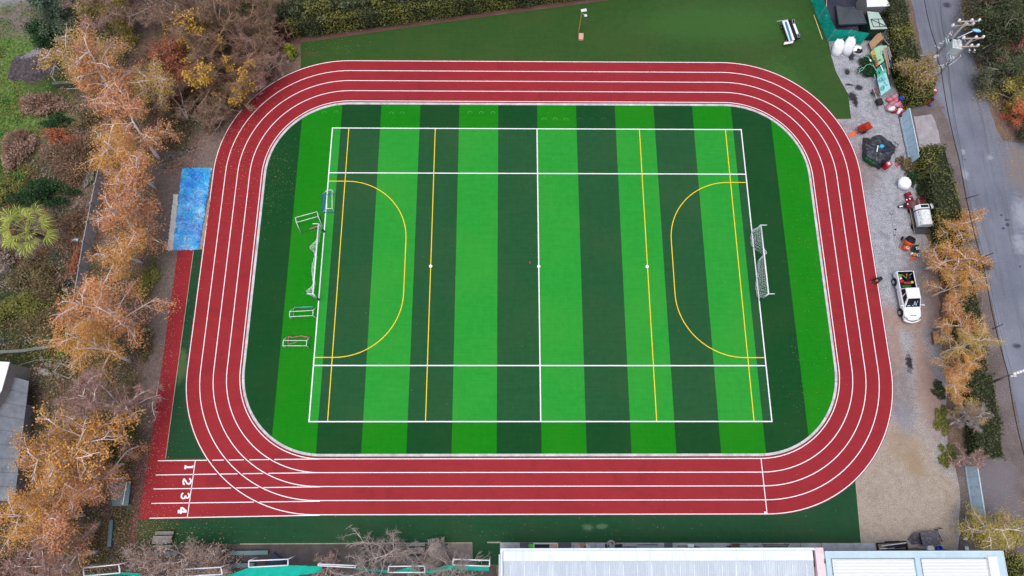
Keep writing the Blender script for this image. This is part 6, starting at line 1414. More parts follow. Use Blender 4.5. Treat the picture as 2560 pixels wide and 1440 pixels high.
T = Thing('mesh_cage', 'grey wire mesh cage with white knobs right of the tan board', 'cage', P(2222, 100)); q = [P(2205, 78, 1.3), P(2228, 76, 1.3), P(2234, 99, 1.3), P(2222, 113, 1.3), P(2210, 98, 1.3)]
m = MB(GALV); [m.tube([q[i], q[(i + 1) % 5]], .03, 5) for i in range(5)]; [m.tube([(x[0], x[1], 0), x], .03, 5) for x in q]; [m.tube([Vector(q[0]).lerp(Vector(q[3]), u), Vector(q[1]).lerp(Vector(q[2]), u)], .012, 4) for u in (.1, .2, .3, .4, .5, .6, .7, .8, .9)]; [m.tube([Vector(q[0]).lerp(Vector(q[1]), u), Vector(q[4]).lerp(Vector(q[2]), u)], .012, 4) for u in (.15, .3, .45, .6, .75, .9)]; T.part('mesh', m, True)
m = MB(PW)
for x, y in ((2236.5, 80), (2241.5, 103.5), (2234, 125)): p = P(x, y, 1.5); m.lathe([(.02, -.08), (.08, -.04), (.08, .04), (.02, .08)], p, 8); m.use(GALV).tube([(p[0], p[1], 0), p], .02, 4); m.use(PW)
T.part('knob', m, True)
m = MB(lm('cage_floor', (70, 66, 66), .2)); _fl(m, [(2206, 84), (2228, 84), (2232, 112), (2212, 116)], .05); T.part('floor', m, True)
# painted panels of the low playhouse, nearest first the two cyan ones
def leanpanel(T, nm, L, zs, mt, th=.05):
    q = [Vector(P(x, y, z)) for (x, y), z in zip(L, zs)]; n_ = (q[1] - q[0]).cross(q[2] - q[0]).normalized(); n_ = n_ if n_.z > 0 else -n_
    m = MB(mt); m.add(q + [x - n_ * th for x in q], [(0, 1, 2, 3), (7, 6, 5, 4)] + [(i, (i + 1) % 4, 4 + (i + 1) % 4, 4 + i)[::-1] for i in range(4)]); o = T.part(nm, m, True); return q, n_
T = Thing('painted_hut', 'low hut of painted panels in yellow, mint, teal and pale cyan with drawn figures', 'hut', P(2205, 180))
MINT = lm('mint_paint', (166, 214, 172), .06, 3, .6, dirt=(140, 190, 150)); YLP = lm('mustard_paint', (214, 188, 104), .06, 3, .6); TLP = lm('teal_paint', (92, 204, 176), .06, 3, .6); CYP = lm('pale_cyan_paint', (164, 228, 230), .05, 3, .6, dirt=(140, 206, 206)); PGR = lm('pale_green_paint', (160, 196, 178), .08, 3, .6)
zl, zh = .9, 1.5
leanpanel(T, 'mint_panel', [(2185, 121), (2198, 114), (2210, 152), (2198, 162)], (zl + .2, zh, zh, zl + .2), MINT)
leanpanel(T, 'mustard_panel', [(2176, 131), (2185, 122), (2197.5, 162), (2189, 168)], (zl - .2, zl + .2, zl + .2, zl - .2), YLP)
leanpanel(T, 'mint_gable', [(2199, 114), (2218, 113.5), (2217.5, 128), (2203, 136)], (zh, zh - .1, zh - .1, zh), PGR)
leanpanel(T, 'teal_panel', [(2190, 174), (2210, 156), (2216, 178), (2194, 196)], (zl - .1, zh, zh, zl - .1), TLP)
leanpanel(T, 'dark_teal_panel', [(2200, 163), (2212, 156), (2214, 168), (2205, 176)], (zl + .42, zh + .05, zh + .05, zl + .42), lm('dark_teal_paint', (60, 110, 104), .1))
q1, n1 = leanpanel(T, 'cyan_panel', [(2193, 196), (2215, 180), (2226.5, 221), (2202.5, 239)], (zl - .1, zh, zh, zl - .1), CYP)
m = MB(lm('brick_red_paint', (176, 92, 72), .1)); p = Vector(P(2191, 162, .95)); m.box(p, (.28, .5, .1), .2, bev=.03); T.part('red_patch', m, True)
m = MB(lm('painted_line_dark', (38, 70, 66), .1))
for i in range(5): a = Vector(P(2181 + i * 1.3, 139 + i * 4, .98)); m.bar(a, a + Vector((.32, -.06, .1)), .06, .02)
m.box(Vector(P(2199, 150, 1.36)), (.3, .12, .03), .5); m.box(Vector(P(2198, 181, 1.2)), (.14, .34, .03), .3); T.part('painted_strokes', m, True)
m = MB(lm('painted_line_blue', (44, 110, 120), .1)); e1 = (q1[1] - q1[0]); e2 = (q1[3] - q1[0])
def onp(u, v, k=.012): return q1[0] + e1 * u + e2 * v + n1 * k
for cu, cv in ((.32, .2), (.3, .68)):
    for r_ in (.2, .1): m.tube([onp(cu + r_ * 1.1 * math.cos(t) , cv + r_ * .62 * math.sin(t), .02) for t in [2 * PI * i / 14 for i in range(15)]], .022, 4)
m.use(lm('painted_line_grey', (120, 180, 176), .1)); [m.box(onp(u, v, .015), (.16, .22, .02), .4) for u, v in ((.72, .12), (.78, .3), (.7, .5), (.8, .66), (.62, .34))]; T.part('drawn_figures', m, True)
m = MB(PW); m.box(Vector(P(2204.5, 170, 1.5)), (.12, .72, .03), .2); T.part('white_stroke', m, True)
m = MB(DKW); m.prism([P(2196, 130)[:2], P(2212, 125)[:2], P(2224, 215)[:2], P(2206, 225)[:2]], 0, .6); T.part('hut_body', m, True)
T = Thing('timber_planks', 'bundle of pale planks lying behind the painted panels', 'planks', P(2220, 150))
for i, (a, b) in enumerate((((2210, 118), (2222, 186)), ((2214, 120), (2224, 170)), ((2218, 118), (2226, 150)), ((2208, 126), (2214, 150)), ((2221, 117), (2228, 142)))): m = MB(WOOD if i in (0,) else GWOOD); m.bar(P(*a, 1.45 + .06 * i), P(*b, 1.4 + .04 * i), .14, .05); T.part('plank', m, True)
m = MB(lm('slate_blue_sheet', (64, 76, 96), .1)); m.add([P(2227, 134, .9), P(2233, 132, .9), P(2229, 168, .9), P(2223, 170, .9)], [(3, 2, 1, 0)]); m.prism([P(2227, 134, .9)[:2], P(2233, 132, .9)[:2], P(2229, 168, .9)[:2], P(2223, 170, .9)[:2]], .8, .88); solo('slate_sheet', m, 'narrow slate blue sheet between the planks and the hedge', 'sheet', P(2228, 150))
T = Thing('hose_loops', 'pale green hose looped over the dark bush', 'hose', P(2165, 172)); m = MB(lm('pale_green_hose', (120, 190, 150), .1)); rg = random.Random(6)
for L in ([(2145, 182), (2156, 175), (2165, 163), (2176, 160), (2188, 170)], [(2148, 178), (2150, 172), (2158, 168)], [(2160, 140), (2170, 142), (2178, 152), (2190, 176)], [(2186, 186), (2188, 198), (2182, 202)]): m.tube([P(*a, 1.0 + rg.uniform(-.1, .1)) for a in L], .04, 5)
T.part('hose', m, True); m = MB(PW); m.box(P(2176, 151, 1.15), (.16, .3, .06), .3, bev=.02); T.part('nozzle', m, True)
def _cart(m):
    m.use(lm('brown_tray', (104, 80, 74), .2)).box((0, .5, .5), (.75, .8, .3), bev=.08); m.use(lm('tray_dark', (52, 42, 42), .2)).box((0, -.75, .38), (.62, .72, .5), bev=.08)
    m.use(GALV); m.bar((-.3, .9, .66), (-.22, -1.0, .5), .07); m.bar((.2, .2, .6), (.24, -1.1, .5), .05); m.use(DK); m.tube([(-.25, -1.0, .5), (-.42, -1.5, .25)], .03, 5); m.tube([(.25, -1.0, .5), (.45, -1.4, .25)], .03, 5); [m.bar((x, y, 0), (x, y, .4), .05) for x in (-.3, .3) for y in (-.6, .6)]
put('hand_cart', 'old brown hand cart on the gravel left of the pale cyan panel', 'cart', 2188, 245, _cart, math.radians(12), z=.01)
# heap of red and white sacks with a blue drum
sk = [(2222, 252, 0, 0), (2230, 248, 1, .5), (2236, 254, 0, 1.2), (2226, 264, 1, .9), (2238, 268, 0, .3), (2243, 262, 2, .8), (2223, 278, 3, .4), (2233, 280, 2, .2), (2218, 272, 1, 1.0), (2248, 272, 2, .1), (2245, 280, 3, .9), (2251, 286, 2, 1.3), (2232, 271, 1, .2)]
SM = [lm('pink_sack', (206, 110, 124), .1), lm('faded_red_sack', (196, 134, 148), .1), lm('dark_red_sack', (140, 34, 48), .15), lm('white_sack', (230, 226, 230), .05)]
SL = ['upper left', 'top', 'upper right', 'left middle', 'right middle', 'far right middle', 'white lower left', 'dark red bottom', 'far left', 'dark red right', 'white right', 'lowest right', 'topmost centre']
SL = ['pink sack at the upper left of the red heap', 'faded pink sack at the top of the red heap', 'pink sack touching the blue drum', 'faded sack on the left middle of the red heap', 'pink sack in the middle right of the red heap', 'dark red sack under the blue drum', 'white sack at the lower left of the red heap', 'dark red sack at the bottom of the red heap', 'faded sack at the far left of the red heap', 'dark red sack at the right of the red heap', 'white sack at the right of the red heap', 'dark red sack nearest the driveway gate', 'faded sack lying on top of the red heap']
for i, ((x, y, k, a), lab) in enumerate(zip(sk, SL)):
    m = MB(SM[k]); z = .02 if i < 12 else .55; z += .3 * (i in (1, 4, 6)); m.lathe([(.12, 0), (.3, .06), (.36, .2), (.32, .36), (.2, .46), (.04, .5)], (0, 0, 0), 10, sq=(1.25, .8), wob=lambda an, zz: .1 * math.sin(3 * an + i)); m.use(lm('sack_band', (226, 210, 214), .08)).box((0, 0, .47), (.3, .12, .03), .3)
    solo('sack', m, lab, 'sack', P(x, y)[:2] + (z,), local=True, rz=a, group='heap of red and white sacks')
T = Thing('plastic_drum', 'blue plastic drum on the heap of red sacks', 'drum', P(2248, 252)); m = MB(BLUEP); m.lathe([(.27, 0), (.3, .05), (.3, .3), (.32, .33), (.3, .36), (.3, .66), (.26, .72)], (0, 0, 0), 18); T.part('body', m); m = MB(CYAN); m.lathe([(.06, .722), (.05, .77)], (.1, 0, 0), 8); T.part('cap', m)
# orange red mini dumper
T = Thing('mini_dumper', 'orange red tilted barrow with a scoop beside the curve of the track', 'barrow', P(2152, 328), math.radians(22)); m = MB(ORP)
V = [(-.7, -.42, .75), (.75, -.42, .95), (.75, .42, .95), (-.7, .42, .75), (-.4, -.3, .3), (.5, -.3, .3), (.5, .3, .3), (-.4, .3, .3)]
m.use(lm('orange_red_tray', (214, 72, 52), .12, 5)).add(V, [(0, 4, 5, 1), (1, 5, 6, 2), (2, 6, 7, 3), (3, 7, 4, 0), (7, 6, 5, 4)]); m.add([(a * .93, b * .9, c - .02) for a, b, c in V], [(1, 5, 4, 0), (2, 6, 5, 1), (3, 7, 6, 2), (0, 4, 7, 3), (4, 5, 6, 7)]); T.part('tray', m)
m = MB(lm('orange_red_shadow', (120, 34, 28), .2)); m.box((0.0, 0, .36), (.8, .5, .06)); T.part('painted_tray_shade', m)  # darker slab above the tray bottom paints in the shade there
m = MB(ORP); m.add([(-.9, -.25, .35), (-1.5, -.3, .06), (-1.55, .2, .05), (-.85, .2, .35)], [(0, 1, 2, 3)]); m.add([(-.9, -.25, .31), (-1.5, -.3, .02), (-1.55, .2, .01), (-.85, .2, .31)], [(3, 2, 1, 0)]); m.bar((-.85, 0, .35), (-.4, 0, .4), .1); T.part('scoop', m)
for s in (-.38, .38): m = MB(BLK); m.lathe([(.12, -.05), (.24, -.04), (.24, .04), (.12, .05)], (.1, s, .24), 14, Matrix.Rotation(PI / 2, 3, 'X')); T.part('wheel', m)
m = MB(ORP); [m.tube([(.5, s, .5), (1.0, s, .75)], .03, 6) for s in (-.3, .3)]; T.part('handle', m)
# small tricycle truck, dark red
b = P(2290, 516); T = Thing('cargo_tricycle', 'rusty dark red cargo tricycle with a front wheel and handlebars, above the white tank', 'tricycle', b, math.radians(180 + 4))
m = MB(RUST); x0, x1, yy, zb, zt = -1.35, .15, .58, .5, .85
m.box(((x0 + x1) / 2, 0, zb), (x1 - x0, 2 * yy, .06)); [m.box(((x0 + x1) / 2, s * yy, (zb + zt) / 2 + .03), (x1 - x0, .05, zt - zb)) for s in (-1, 1)]; [m.box((x, 0, (zb + zt) / 2 + .03), (.05, 2 * yy - .06, zt - zb)) for x in (x0 + .025, x1 - .025)]; T.part('cargo_bed', m)
m = MB(lm('pinkish_seat_back', (164, 120, 116), .1)); m.box((.3, .05, .95), (.12, .95, .5), bev=.05); T.part('backrest', m)
m = MB(lm('brown_seat', (104, 76, 72), .15)); m.box((.72, .02, .7), (.6, .85, .22), bev=.07); T.part('seat', m)
m = MB(lm('maroon_paint', (128, 24, 48))); m.add([(1.05, -.4, .75), (1.5, -.25, .8), (1.5, .25, .8), (1.05, .4, .75), (1.05, -.4, .4), (1.5, -.25, .35), (1.5, .25, .35), (1.05, .4, .4)], [(3, 2, 1, 0), (4, 5, 6, 7), (0, 1, 5, 4), (1, 2, 6, 5), (2, 3, 7, 6), (3, 0, 4, 7)]); T.part('front_fairing', m)
m = MB(DK); m.tube([(1.4, 0, .85), (1.75, 0, .35)], .05, 6); m.tube([(1.5, -.42, 1.05), (1.42, 0, .95), (1.5, .42, 1.05)], .03, 6); m.box((.3, 0, .38), (3.0, .3, .12)); T.part('chassis', m)
m = MB(PW); [m.lathe([(.03, 0), (.09, .03), (.05, .08)], (1.55, s, 1.06), 8) for s in (-.4, .1)]; m.box((1.95, .1, .55), (.4, .16, .06), .1, bev=.03); T.part('mirror', m)
for x, y, r_ in ((1.85, 0, .28), (-.6, -.66, .28), (-.6, .66, .28)):
    m = MB(BLK); m.lathe([(.14, -.06), (r_, -.05), (r_, .05), (.14, .06)], (x, y, r_), 16, Matrix.Rotation(PI / 2, 3, 'X')); w2 = T.part('wheel', m); m = MB(GALV); m.lathe([(.13, -.065), (.13, .065)], (x, y, r_), 10, Matrix.Rotation(PI / 2, 3, 'X')); T.part('rim', m, parent=w2)
# white tank on a low trailer
b = P(2296, 548); dv = Vector(P(2302, 573)) - Vector(P(2292, 524)); T = Thing('tank_trailer', 'white ribbed tank body with black stains standing on a dark trailer', 'trailer', b, math.atan2(dv.y, dv.x))
m = MB(lm('stained_white_tank', (228, 232, 232), .05, 3, .5, .4, dirt=(120, 124, 128), dirt_amt=.7)); pr = [(-.72, .55), (-.72, .95), (-.45, 1.35), (.42, 1.42), (.72, 1.1), (.72, .55)]; x0, x1 = -.55, 1.1
def extr(m, pr, x0, x1): n = len(pr); m.add([(x0, y, z) for y, z in pr] + [(x1, y, z) for y, z in pr], [(i, n + i, n + (i + 1) % n, (i + 1) % n) for i in range(n)] + [tuple(range(n)), tuple(range(n, 2 * n))[::-1]])
extr(m, pr, x0, x1); T.part('tank', m)
m = MB(lm('navy_band', (22, 28, 52), .1)); extr(m, [(y * 1.015, z + .012) for y, z in pr], -.66, -.552); T.part('band', m)
m = MB(PW); extr(m, pr, -1.15, -.664); T.part('end_cap', m); m = MB(GLASS); m.box((-.92, .0, 1.42), (.3, .75, .02), M=Matrix.Rotation(.08, 3, 'X')); T.part('window', m)
m = MB(lm('pale_mint_lid', (206, 224, 210), .05)); m.box((-1.0, .98, 1.3), (.5, .5, .05), .2, bev=.02); m.box((-.78, .95, 1.22), (.2, .25, .1), bev=.02); T.part('hatch', m)
m = MB(lm('black_stain', (52, 54, 58), .2)); rg = random.Random(3)
for i in range(16): x = rg.uniform(-.5, 1.0); y = rg.uniform(-.4, .35); m.tube([(x, y, 1.375 + y * .08), (x + rg.uniform(-.2, .2), y + rg.uniform(-.1, .1), 1.38 + y * .08)], .016, 4)
for i in range(5): m.box((rg.uniform(-.4, 1), -.6, 1.16), (.14, .03, .03), 0)
T.part('stain', m)
m = MB(DK); m.box((.1, -.1, .35), (3.3, 1.5, .1)); m.bar((-1.6, -.95, .5), (1.9, -.95, .5), .06); m.use(lm('tan_rail', (160, 140, 110), .1)).bar((-1.6, -1.05, .55), (1.9, -1.05, .55), .04); T.part('chassis', m)
for x, y in ((.9, -.92), (.9, .85), (-.9, -.92), (-.9, .85)): m = MB(BLK); m.lathe([(.14, -.08), (.28, -.07), (.28, .07), (.14, .08)], (x, y, .28), 14, Matrix.Rotation(PI / 2, 3, 'X')); T.part('wheel', m)
m = MB(GALV); m.tube([P(2228.5, 530, .06), P(2236, 585, .06), P(2243.5, 624, .06)], .04, 6); m.use(BLK); [m.lathe([(.05, 0), (.13, .03), (.1, .09)], P(x, y), 8, sq=(1, .8)) for x, y in ((2229, 536), (2238, 574), (2236, 588))]; solo('long_pipe', m, 'long thin grey pipe with dark clamps on the gravel', 'pipe', P(2236, 580))
# concrete mixer
T = Thing('concrete_mixer', 'orange concrete mixer with an open black drum, under the golden birch', 'mixer', P(2262, 612), math.radians(-25)); R_ = Matrix.Rotation(math.radians(-38), 3, 'X')
m = MB(lm('mixer_orange', (236, 92, 28), .08, 5)); m.lathe([(.15, -.5), (.34, -.42), (.5, -.1), (.52, .05)], (0, .1, .85), 18, R_); T.part('drum', m, smooth=True)
m = MB(BLK); m.lathe([(.525, .05), (.44, .35), (.4, .42), (.36, .42), (.3, .1)], (0, .1, .85), 18, R_); T.part('drum_mouth', m)
m = MB(ORP); [m.tube([(s, -.55, .03), (s * .9, -.05, .75), (s, .5, .03)], .04, 6) for s in (-.5, .5)]; m.tube([(-.5, -.55, .05), (.5, -.55, .05)], .04, 6); m.tube([(-.5, .5, .05), (.5, .5, .05)], .04, 6); T.part('frame', m)
m = MB(ORP); m.box((.05, -.55, .4), (.6, .35, .45), bev=.06); m.use(PW).box((.12, -.55, .64), (.26, .26, .03), bev=.01); m.use(DK).box((.12, -.55, .66), (.14, .14, .02)); T.part('motor_box', m)
for s in (-.55, .55): m = MB(BLK); m.lathe([(.1, -.05), (.22, -.04), (.22, .04), (.1, .05)], (s, .45, .22), 14, Matrix.Rotation(PI / 2, 3, 'Y')); T.part('wheel', m)
def _gen(m):
    m.use(PW).box((0, 0, .3), (.3, .3, .08), bev=.03); m.use(DK).box((0, 0, .36), (.15, .15, .02)); m.bar((-.15, -.15, 0), (-.15, -.15, .3), .04); m.bar((.15, .15, 0), (.15, .15, .3), .04); m.bar((.15, -.15, 0), (.15, -.15, .3), .04); m.bar((-.15, .15, 0), (-.15, .15, .3), .04)
put('square_stool', 'white square stool on the green mat below the mixer', 'stool', 2289, 623, _gen, .2, z=.03, group='two white square stools'); put('square_stool', 'white square stool beside the orange plate compactor', 'stool', 2291, 640, _gen, 0, z=.02, group='two white square stools')
m = MB(lm('dark_green_mat', (34, 56, 46), .2)); m.sheet(jit([P(*q)[:2] for q in ((2274, 612), (2296, 612), (2298, 632), (2276, 630))], .3, .05), .02); solo('green_mat', m, 'dark green mat on the ground below the mixer', 'mat', P(2285, 622))
T = Thing('plate_compactor', 'small orange and white plate compactor left of the lower white stool', 'compactor', P(2279, 641), .3); m = MB(lm('mixer_orange', (236, 92, 28))); m.box((0, -.25, .1), (.7, .25, .1), bev=.03); T.part('plate', m); m = MB(lm('amber_paint', (232, 160, 70), .1)); m.box((.1, .05, .4), (.3, .3, .3), bev=.06); T.part('engine', m); m = MB(PW); m.lathe([(.1, .3), (.11, .6), (.05, .66)], (-.2, .2, 0), 10); T.part('tank', m); m = MB(DK); m.tube([(0, 0, .3), (.3, .5, .8)], .03, 5); T.part('handle', m)
# crate with white cans
T = Thing('wooden_crate', 'wooden crate holding white cans at the foot of a birch', 'crate', P(2346, 838)); m = MB(WOOD); q = [P(2333, 830, .55), P(2347, 824, .55), P(2350, 856, .55), P(2337, 860, .55)]; m.prism([x[:2] for x in q], .5, .55); T.part('lid', m, True)
m = MB(lm('crate_side', (130, 92, 76), .15)); o_ = [P(x, y, .5)[:2] for x, y in ((2334, 830), (2362, 826), (2369, 848), (2338, 859))]
for i in range(4): m.bar((*o_[i], .26), (*o_[(i + 1) % 4], .26), .05, .48)
T.part('side', m, True)
rg = random.Random(5)
for i, (x, y) in enumerate(((2351, 826), (2351, 830), (2352, 834), (2355, 838), (2357, 841), (2351, 838), (2353, 849), (2357, 846), (2364, 843))):
    m = MB(PW); m.lathe([(.1, 0), (.11, .02), (.11, .3), (.07, .34)], (0, 0, 0), 10); solo('paint_can', m, 'white paint can in the wooden crate under the birch', 'can', P(x, y, .25), local=True, group='paint cans in the wooden crate')
# posts on the road side
for lab, b, t in (('upper thin dark post at the road edge beside the long hedge', (2412, 497), (2446, 487)), ('middle thin dark post at the road edge with thorns', (2437, 651), (2482, 633)), ('lower thin dark post at the road edge', (2481, 823), (2506, 811))):
    h = min(3.2, HT(b, t)); m = MB(lm('dark_post', (84, 84, 90), .15)); p = Vector(P(*b)); q = Vector(P(*t, h)); m.tube([p, q], .045, 6); m.lathe([(.05, 0), (.07, .03), (.02, .06)], q, 6); solo('fence_post', m, lab, 'post', tuple(p), 'posts at the road edge', smooth=True)
T = Thing('metal_frame', 'thin pale frame with a white pot beside the hedge end near the road', 'frame', P(2475, 990)); m = MB(GALV); m.tube([P(2475, 984, .8), P(2484, 1018, .8)], .03, 5); [m.tube([P(x, y, .8), P(x, y, .8)[:2] + (0,)], .03, 5) for x, y in ((2475, 984), (2484, 1018))]; T.part('rail', m, True); m = MB(PW); m.lathe([(.08, 0), (.16, .2), (.18, .24)], P(2472, 1005), 10); T.part('pot', m, True)
# ------------------------------------------------------------------ electric poles, wires, street lamps
INS = lm('white_porcelain', (240, 236, 232), .04, 5, .3, .6); CPOLE = m_concrete('concrete_pole', (176, 168, 160)); ARM = lm('pinkish_steel_arm', (196, 176, 166), .08, 5)
def pole(T, b, t, h=None, r0=.17, r1=.1):
    h = h or HT(b, t); p = Vector(P(*b)); q = Vector(P(*t, h)); m = MB(CPOLE); m.tube([p, p.lerp(q, .5), q], [r0, (r0 + r1) / 2, r1], 10); T.part('pole', m, True, True); return p, q, h
def on(px, h): return Vector(P(px[0], px[1], h))
def arm(T, a, b, h, ins):
    A, B = on(a, h), on(b, h); m = MB(ARM); m.bar(A, B, .1, .1); T.part('cross_arm', m, True)
    for u in ins:
        c = A.lerp(B, u); m = MB(INS); m.lathe([(.05, 0), (.13, .05), (.1, .12), (.14, .16), (.09, .24), (.12, .28), (.03, .34)], c + Vector((0, 0, .05)), 10); T.part('insulator', m, True)
def brace(T, a, ha, b, hb, w=.05): m = MB(ARM); m.bar(on(a, ha), on(b, hb), w); T.part('brace', m, True)
GP = 'twin electric poles by the road'
T1 = Thing('electric_pole', 'upper electric pole of the transformer pair, carrying the blue street lamp', 'pole', P(2312, 170), 0, GP)
p, q, h1 = pole(T1, (2312, 170), (2416, 55)); f = lambda u, a=(2312, 170), b=(2416, 55): (a[0] + (b[0] - a[0]) * u, a[1] + (b[1] - a[1]) * u)
arm(T1, (2394, 54), (2446, 53), h1 - .1, (.02, .62, .98)); arm(T1, (2377, 66), (2431, 62), h1 - .9, (.04, .68, .98))
brace(T1, (2400, 56), h1 - .15, (2408, 66), h1 - 1.0); brace(T1, (2430, 55), h1 - .15, (2408, 68), h1 - 1.0); brace(T1, (2384, 66), h1 - .9, (2391, 76), h1 - 1.9)
T2 = Thing('electric_pole', 'lower electric pole of the transformer pair, standing behind the red drums', 'pole', P(2323, 209), 0, GP)
p2, q2, h2 = pole(T2, (2323, 209), (2431, 96)); arm(T2, (2405, 97), (2456, 95), h2 - .1, (.02, .62, .98)); arm(T2, (2395, 117), (2444, 116), h2 - 1.0, (.02, .62, .95))
brace(T2, (2411, 99), h2 - .15, (2416, 107), h2 - .8); brace(T2, (2447, 97), h2 - .15, (2425, 105), h2 - .8); brace(T2, (2402, 118), h2 - 1, (2405, 126), h2 - 1.7)
for s in ((2424, 121), (2437, 121)):
    m = MB(GALV); c = on(s, h2 - 1.3); m.tube([c, c + Vector((-.1, -.25, -.1)), c + Vector((.15, -.3, -.3))], .04, 5); m.use(INS).lathe([(.03, -.14), (.08, 0), (.03, .14)], c + Vector((-.05, -.2, 0)), 8, Matrix.Rotation(1.2, 3, 'X')); T2.part('fuse_holder', m, True)
# transformer between the poles, on two beams
hb = 5.6; T = Thing('transformer', 'pale grey transformer box with white bushings slung between the twin poles', 'transformer', P(2370, 140))
A, B = on((2367, 98), hb), on((2380, 148), hb)
for k in (-.12, .12): m = MB(lm('pale_blue_beam', (186, 208, 216), .06)); m.bar(A + Vector((k, 0, 0)), B + Vector((k, 0, 0)), .1, .12); T.part('beam', m, True)
c = on((2385, 118), hb + .7); rzz = math.radians(-12)
m = MB(lm('transformer_grey', (196, 206, 204), .05, 3, .5, .4)); m.box(c, (.95, 1.1, 1.15), rzz, bev=.06); T.part('tank', m, True)
m = MB(lm('transformer_grey', (196, 206, 204)))
for k in range(7): m.box(c + Vector((.5, -.4 + .13 * k, -.05)), (.16, .04, .85), rzz)
T.part('cooling_fins', m, True)
m = MB(INS)
for k in range(3): m.lathe([(.06, 0), (.11, .08), (.06, .14), (.11, .2), (.05, .3)], c + Vector((.2 - .06 * k, -.3 + .3 * k, .58)), 10)
for k in range(4): m.lathe([(.05, 0), (.08, .08), (.03, .16)], c + Vector((-.25, -.35 + .22 * k, .58)), 8)
T.part('bushing', m, True); m = MB(DK); m.box(c + Vector((-.05, .7, .2)), (.7, .3, .3), .2, bev=.05); T.part('terminal_box', m, True)
# hardware clamped on the poles
def clamp(T, L, h, seed, k):
    r = random.Random(seed)
    for i in range(k):
        u = (i + .5) / k; x = L[0][0] + (L[1][0] - L[0][0]) * u; y = L[0][1] + (L[1][1] - L[0][1]) * u; hh = h[0] + (h[1] - h[0]) * u; c = on((x, y), hh); m = MB(INS if i % 2 else GALV)
        m.tube([c + Vector((r.uniform(-.1, .1), r.uniform(-.1, .1), 0)), c + Vector((r.uniform(-.45, .1), r.uniform(-.1, .4), r.uniform(-.1, .2)))], .05, 6); m.lathe([(.04, -.1), (.1, 0), (.04, .1)], c + Vector((r.uniform(-.3, .1), r.uniform(0, .3), 0)), 8); T.part('clamp', m, True)
clamp(T1, ((2340, 128), (2385, 80)), (h1 * .42, h1 * .78), 1, 9); clamp(T2, ((2345, 186), (2395, 133)), (h2 * .32, h2 * .72), 2, 12)
m = MB(INS); m.box(on((2337, 143), h1 * .33), (.35, .85, .4), math.radians(-55), bev=.08); T1.part('meter_box', m, True)
m = MB(INS); m.tube([on((2341, 180), h2 * .3), on((2349, 170), h2 * .38)], .12, 8); T2.part('fuse_box', m, True)
m = MB(PW); m.bar(on((2347, 164.5), h2 * .42), on((2360, 162.5), h2 * .42), .12, .1); T2.part('side_arm', m, True)
m = MB(PWS); m.tube([on((2370, 165), h2 * .52), on((2388, 153), h2 * .6), on((2402, 140), h2 * .7), on((2401, 137), h2 * .72)], .035, 5); T2.part('conduit', m, True)
def lamp(T, a, ha, b, hb_, head=True, off=(1.2, 0)):
    A = on(a, ha); B = on(b, hb_); m = MB(PWS); m.tube([A, A.lerp(B, .8) + Vector((0, 0, .05)), B], .045, 7); T.part('lamp_arm', m, True)
    d = (B - A); d.z = 0; d.normalize(); an = math.atan2(d.y, d.x); m = MB(lm('pale_blue_lamp_shell', (150, 210, 238), .05, 3, .35, .5)); M_ = Matrix.Rotation(an - .35, 3, 'Z')
    m.lathe([(.16, -.1), (.38, -.03), (.4, .04), (.28, .12), (.06, .16)], B + d * .45, 18, M_, sq=(1.2, .5)); o = T.part('lamp_head', m, True, True)
    m = MB(lm('blue_lamp_rim', (24, 70, 150), .1)); m.lathe([(.4, -.04), (.42, 0), (.4, .02)], B + d * .45, 18, M_, sq=(1.22, .54)); T.part('lamp_rim', m, True, parent=None)
lamp(T1, (2394, 95), h1 * .74, (2431, 78), h1 * .86)
hL = HT((2476, 957), (2550, 931)); T3 = Thing('electric_pole', 'leaning grey pole with a row of white insulators on the right edge', 'pole', P(2476, 957)); pole(T3, (2476, 957), (2562, 926), None, .15, .1)
h3 = HT((2476, 957), (2562, 926)); arm(T3, (2532, 935), (2575, 920), h3 - .3, (0, .16, .32, .48, .64, .8, .96)); m = MB(INS); m.tube([on((2526, 940), h3 * .65), on((2541, 940), h3 * .7)], .08, 7); T3.part('fuse_box', m, True)
T4 = Thing('electric_pole', 'thin grey pole among the trees beyond the road at the top right', 'pole', P(2453, 52)); m = MB(CPOLE); m.tube([P(2452, 50), P(2474, 20, 3.2)], .09, 8); T4.part('pole', m, True)
WIRE = lm('black_cable', (34, 36, 42), .1)
def wire(label, pts, r=.022):
    m = MB(WIRE); V = [Vector(P(x, y, z)) for x, y, z in pts]; out = []
    for a, b in zip(V[:-1], V[1:]):
        for i in range(8): t = i / 8; q = a.lerp(b, t); q.z -= .25 * math.sin(PI * t); out.append(q)
    out.append(V[-1]); m.tube(out, r, 4, False); solo('overhead_cable', m, label, 'cable', tuple(V[0]), 'overhead cables along the road')
wire('heaviest black cable slung along the left side of the road', [(2308, -20, 5.2), (2343, 122, 5.4), (2352, 168, 5.2), (2398, 400, 5.0), (2462, 680, 5.0), (2520, 934, 5.2), (2572, 1180, 5.2)], .035)
wire('thin cable slung just right of the heavy one, upper span', [(2352, -20, 6), (2362, 100, 6.2), (2372, 170, 6), (2408, 400, 5.6)], .015)
wire('thin cable over the middle of the road near the twin poles', [(2372, 150, 6.4), (2378, 240, 6.2), (2404, 390, 6), (2470, 680, 5.8), (2536, 950, 5.8)], .014)
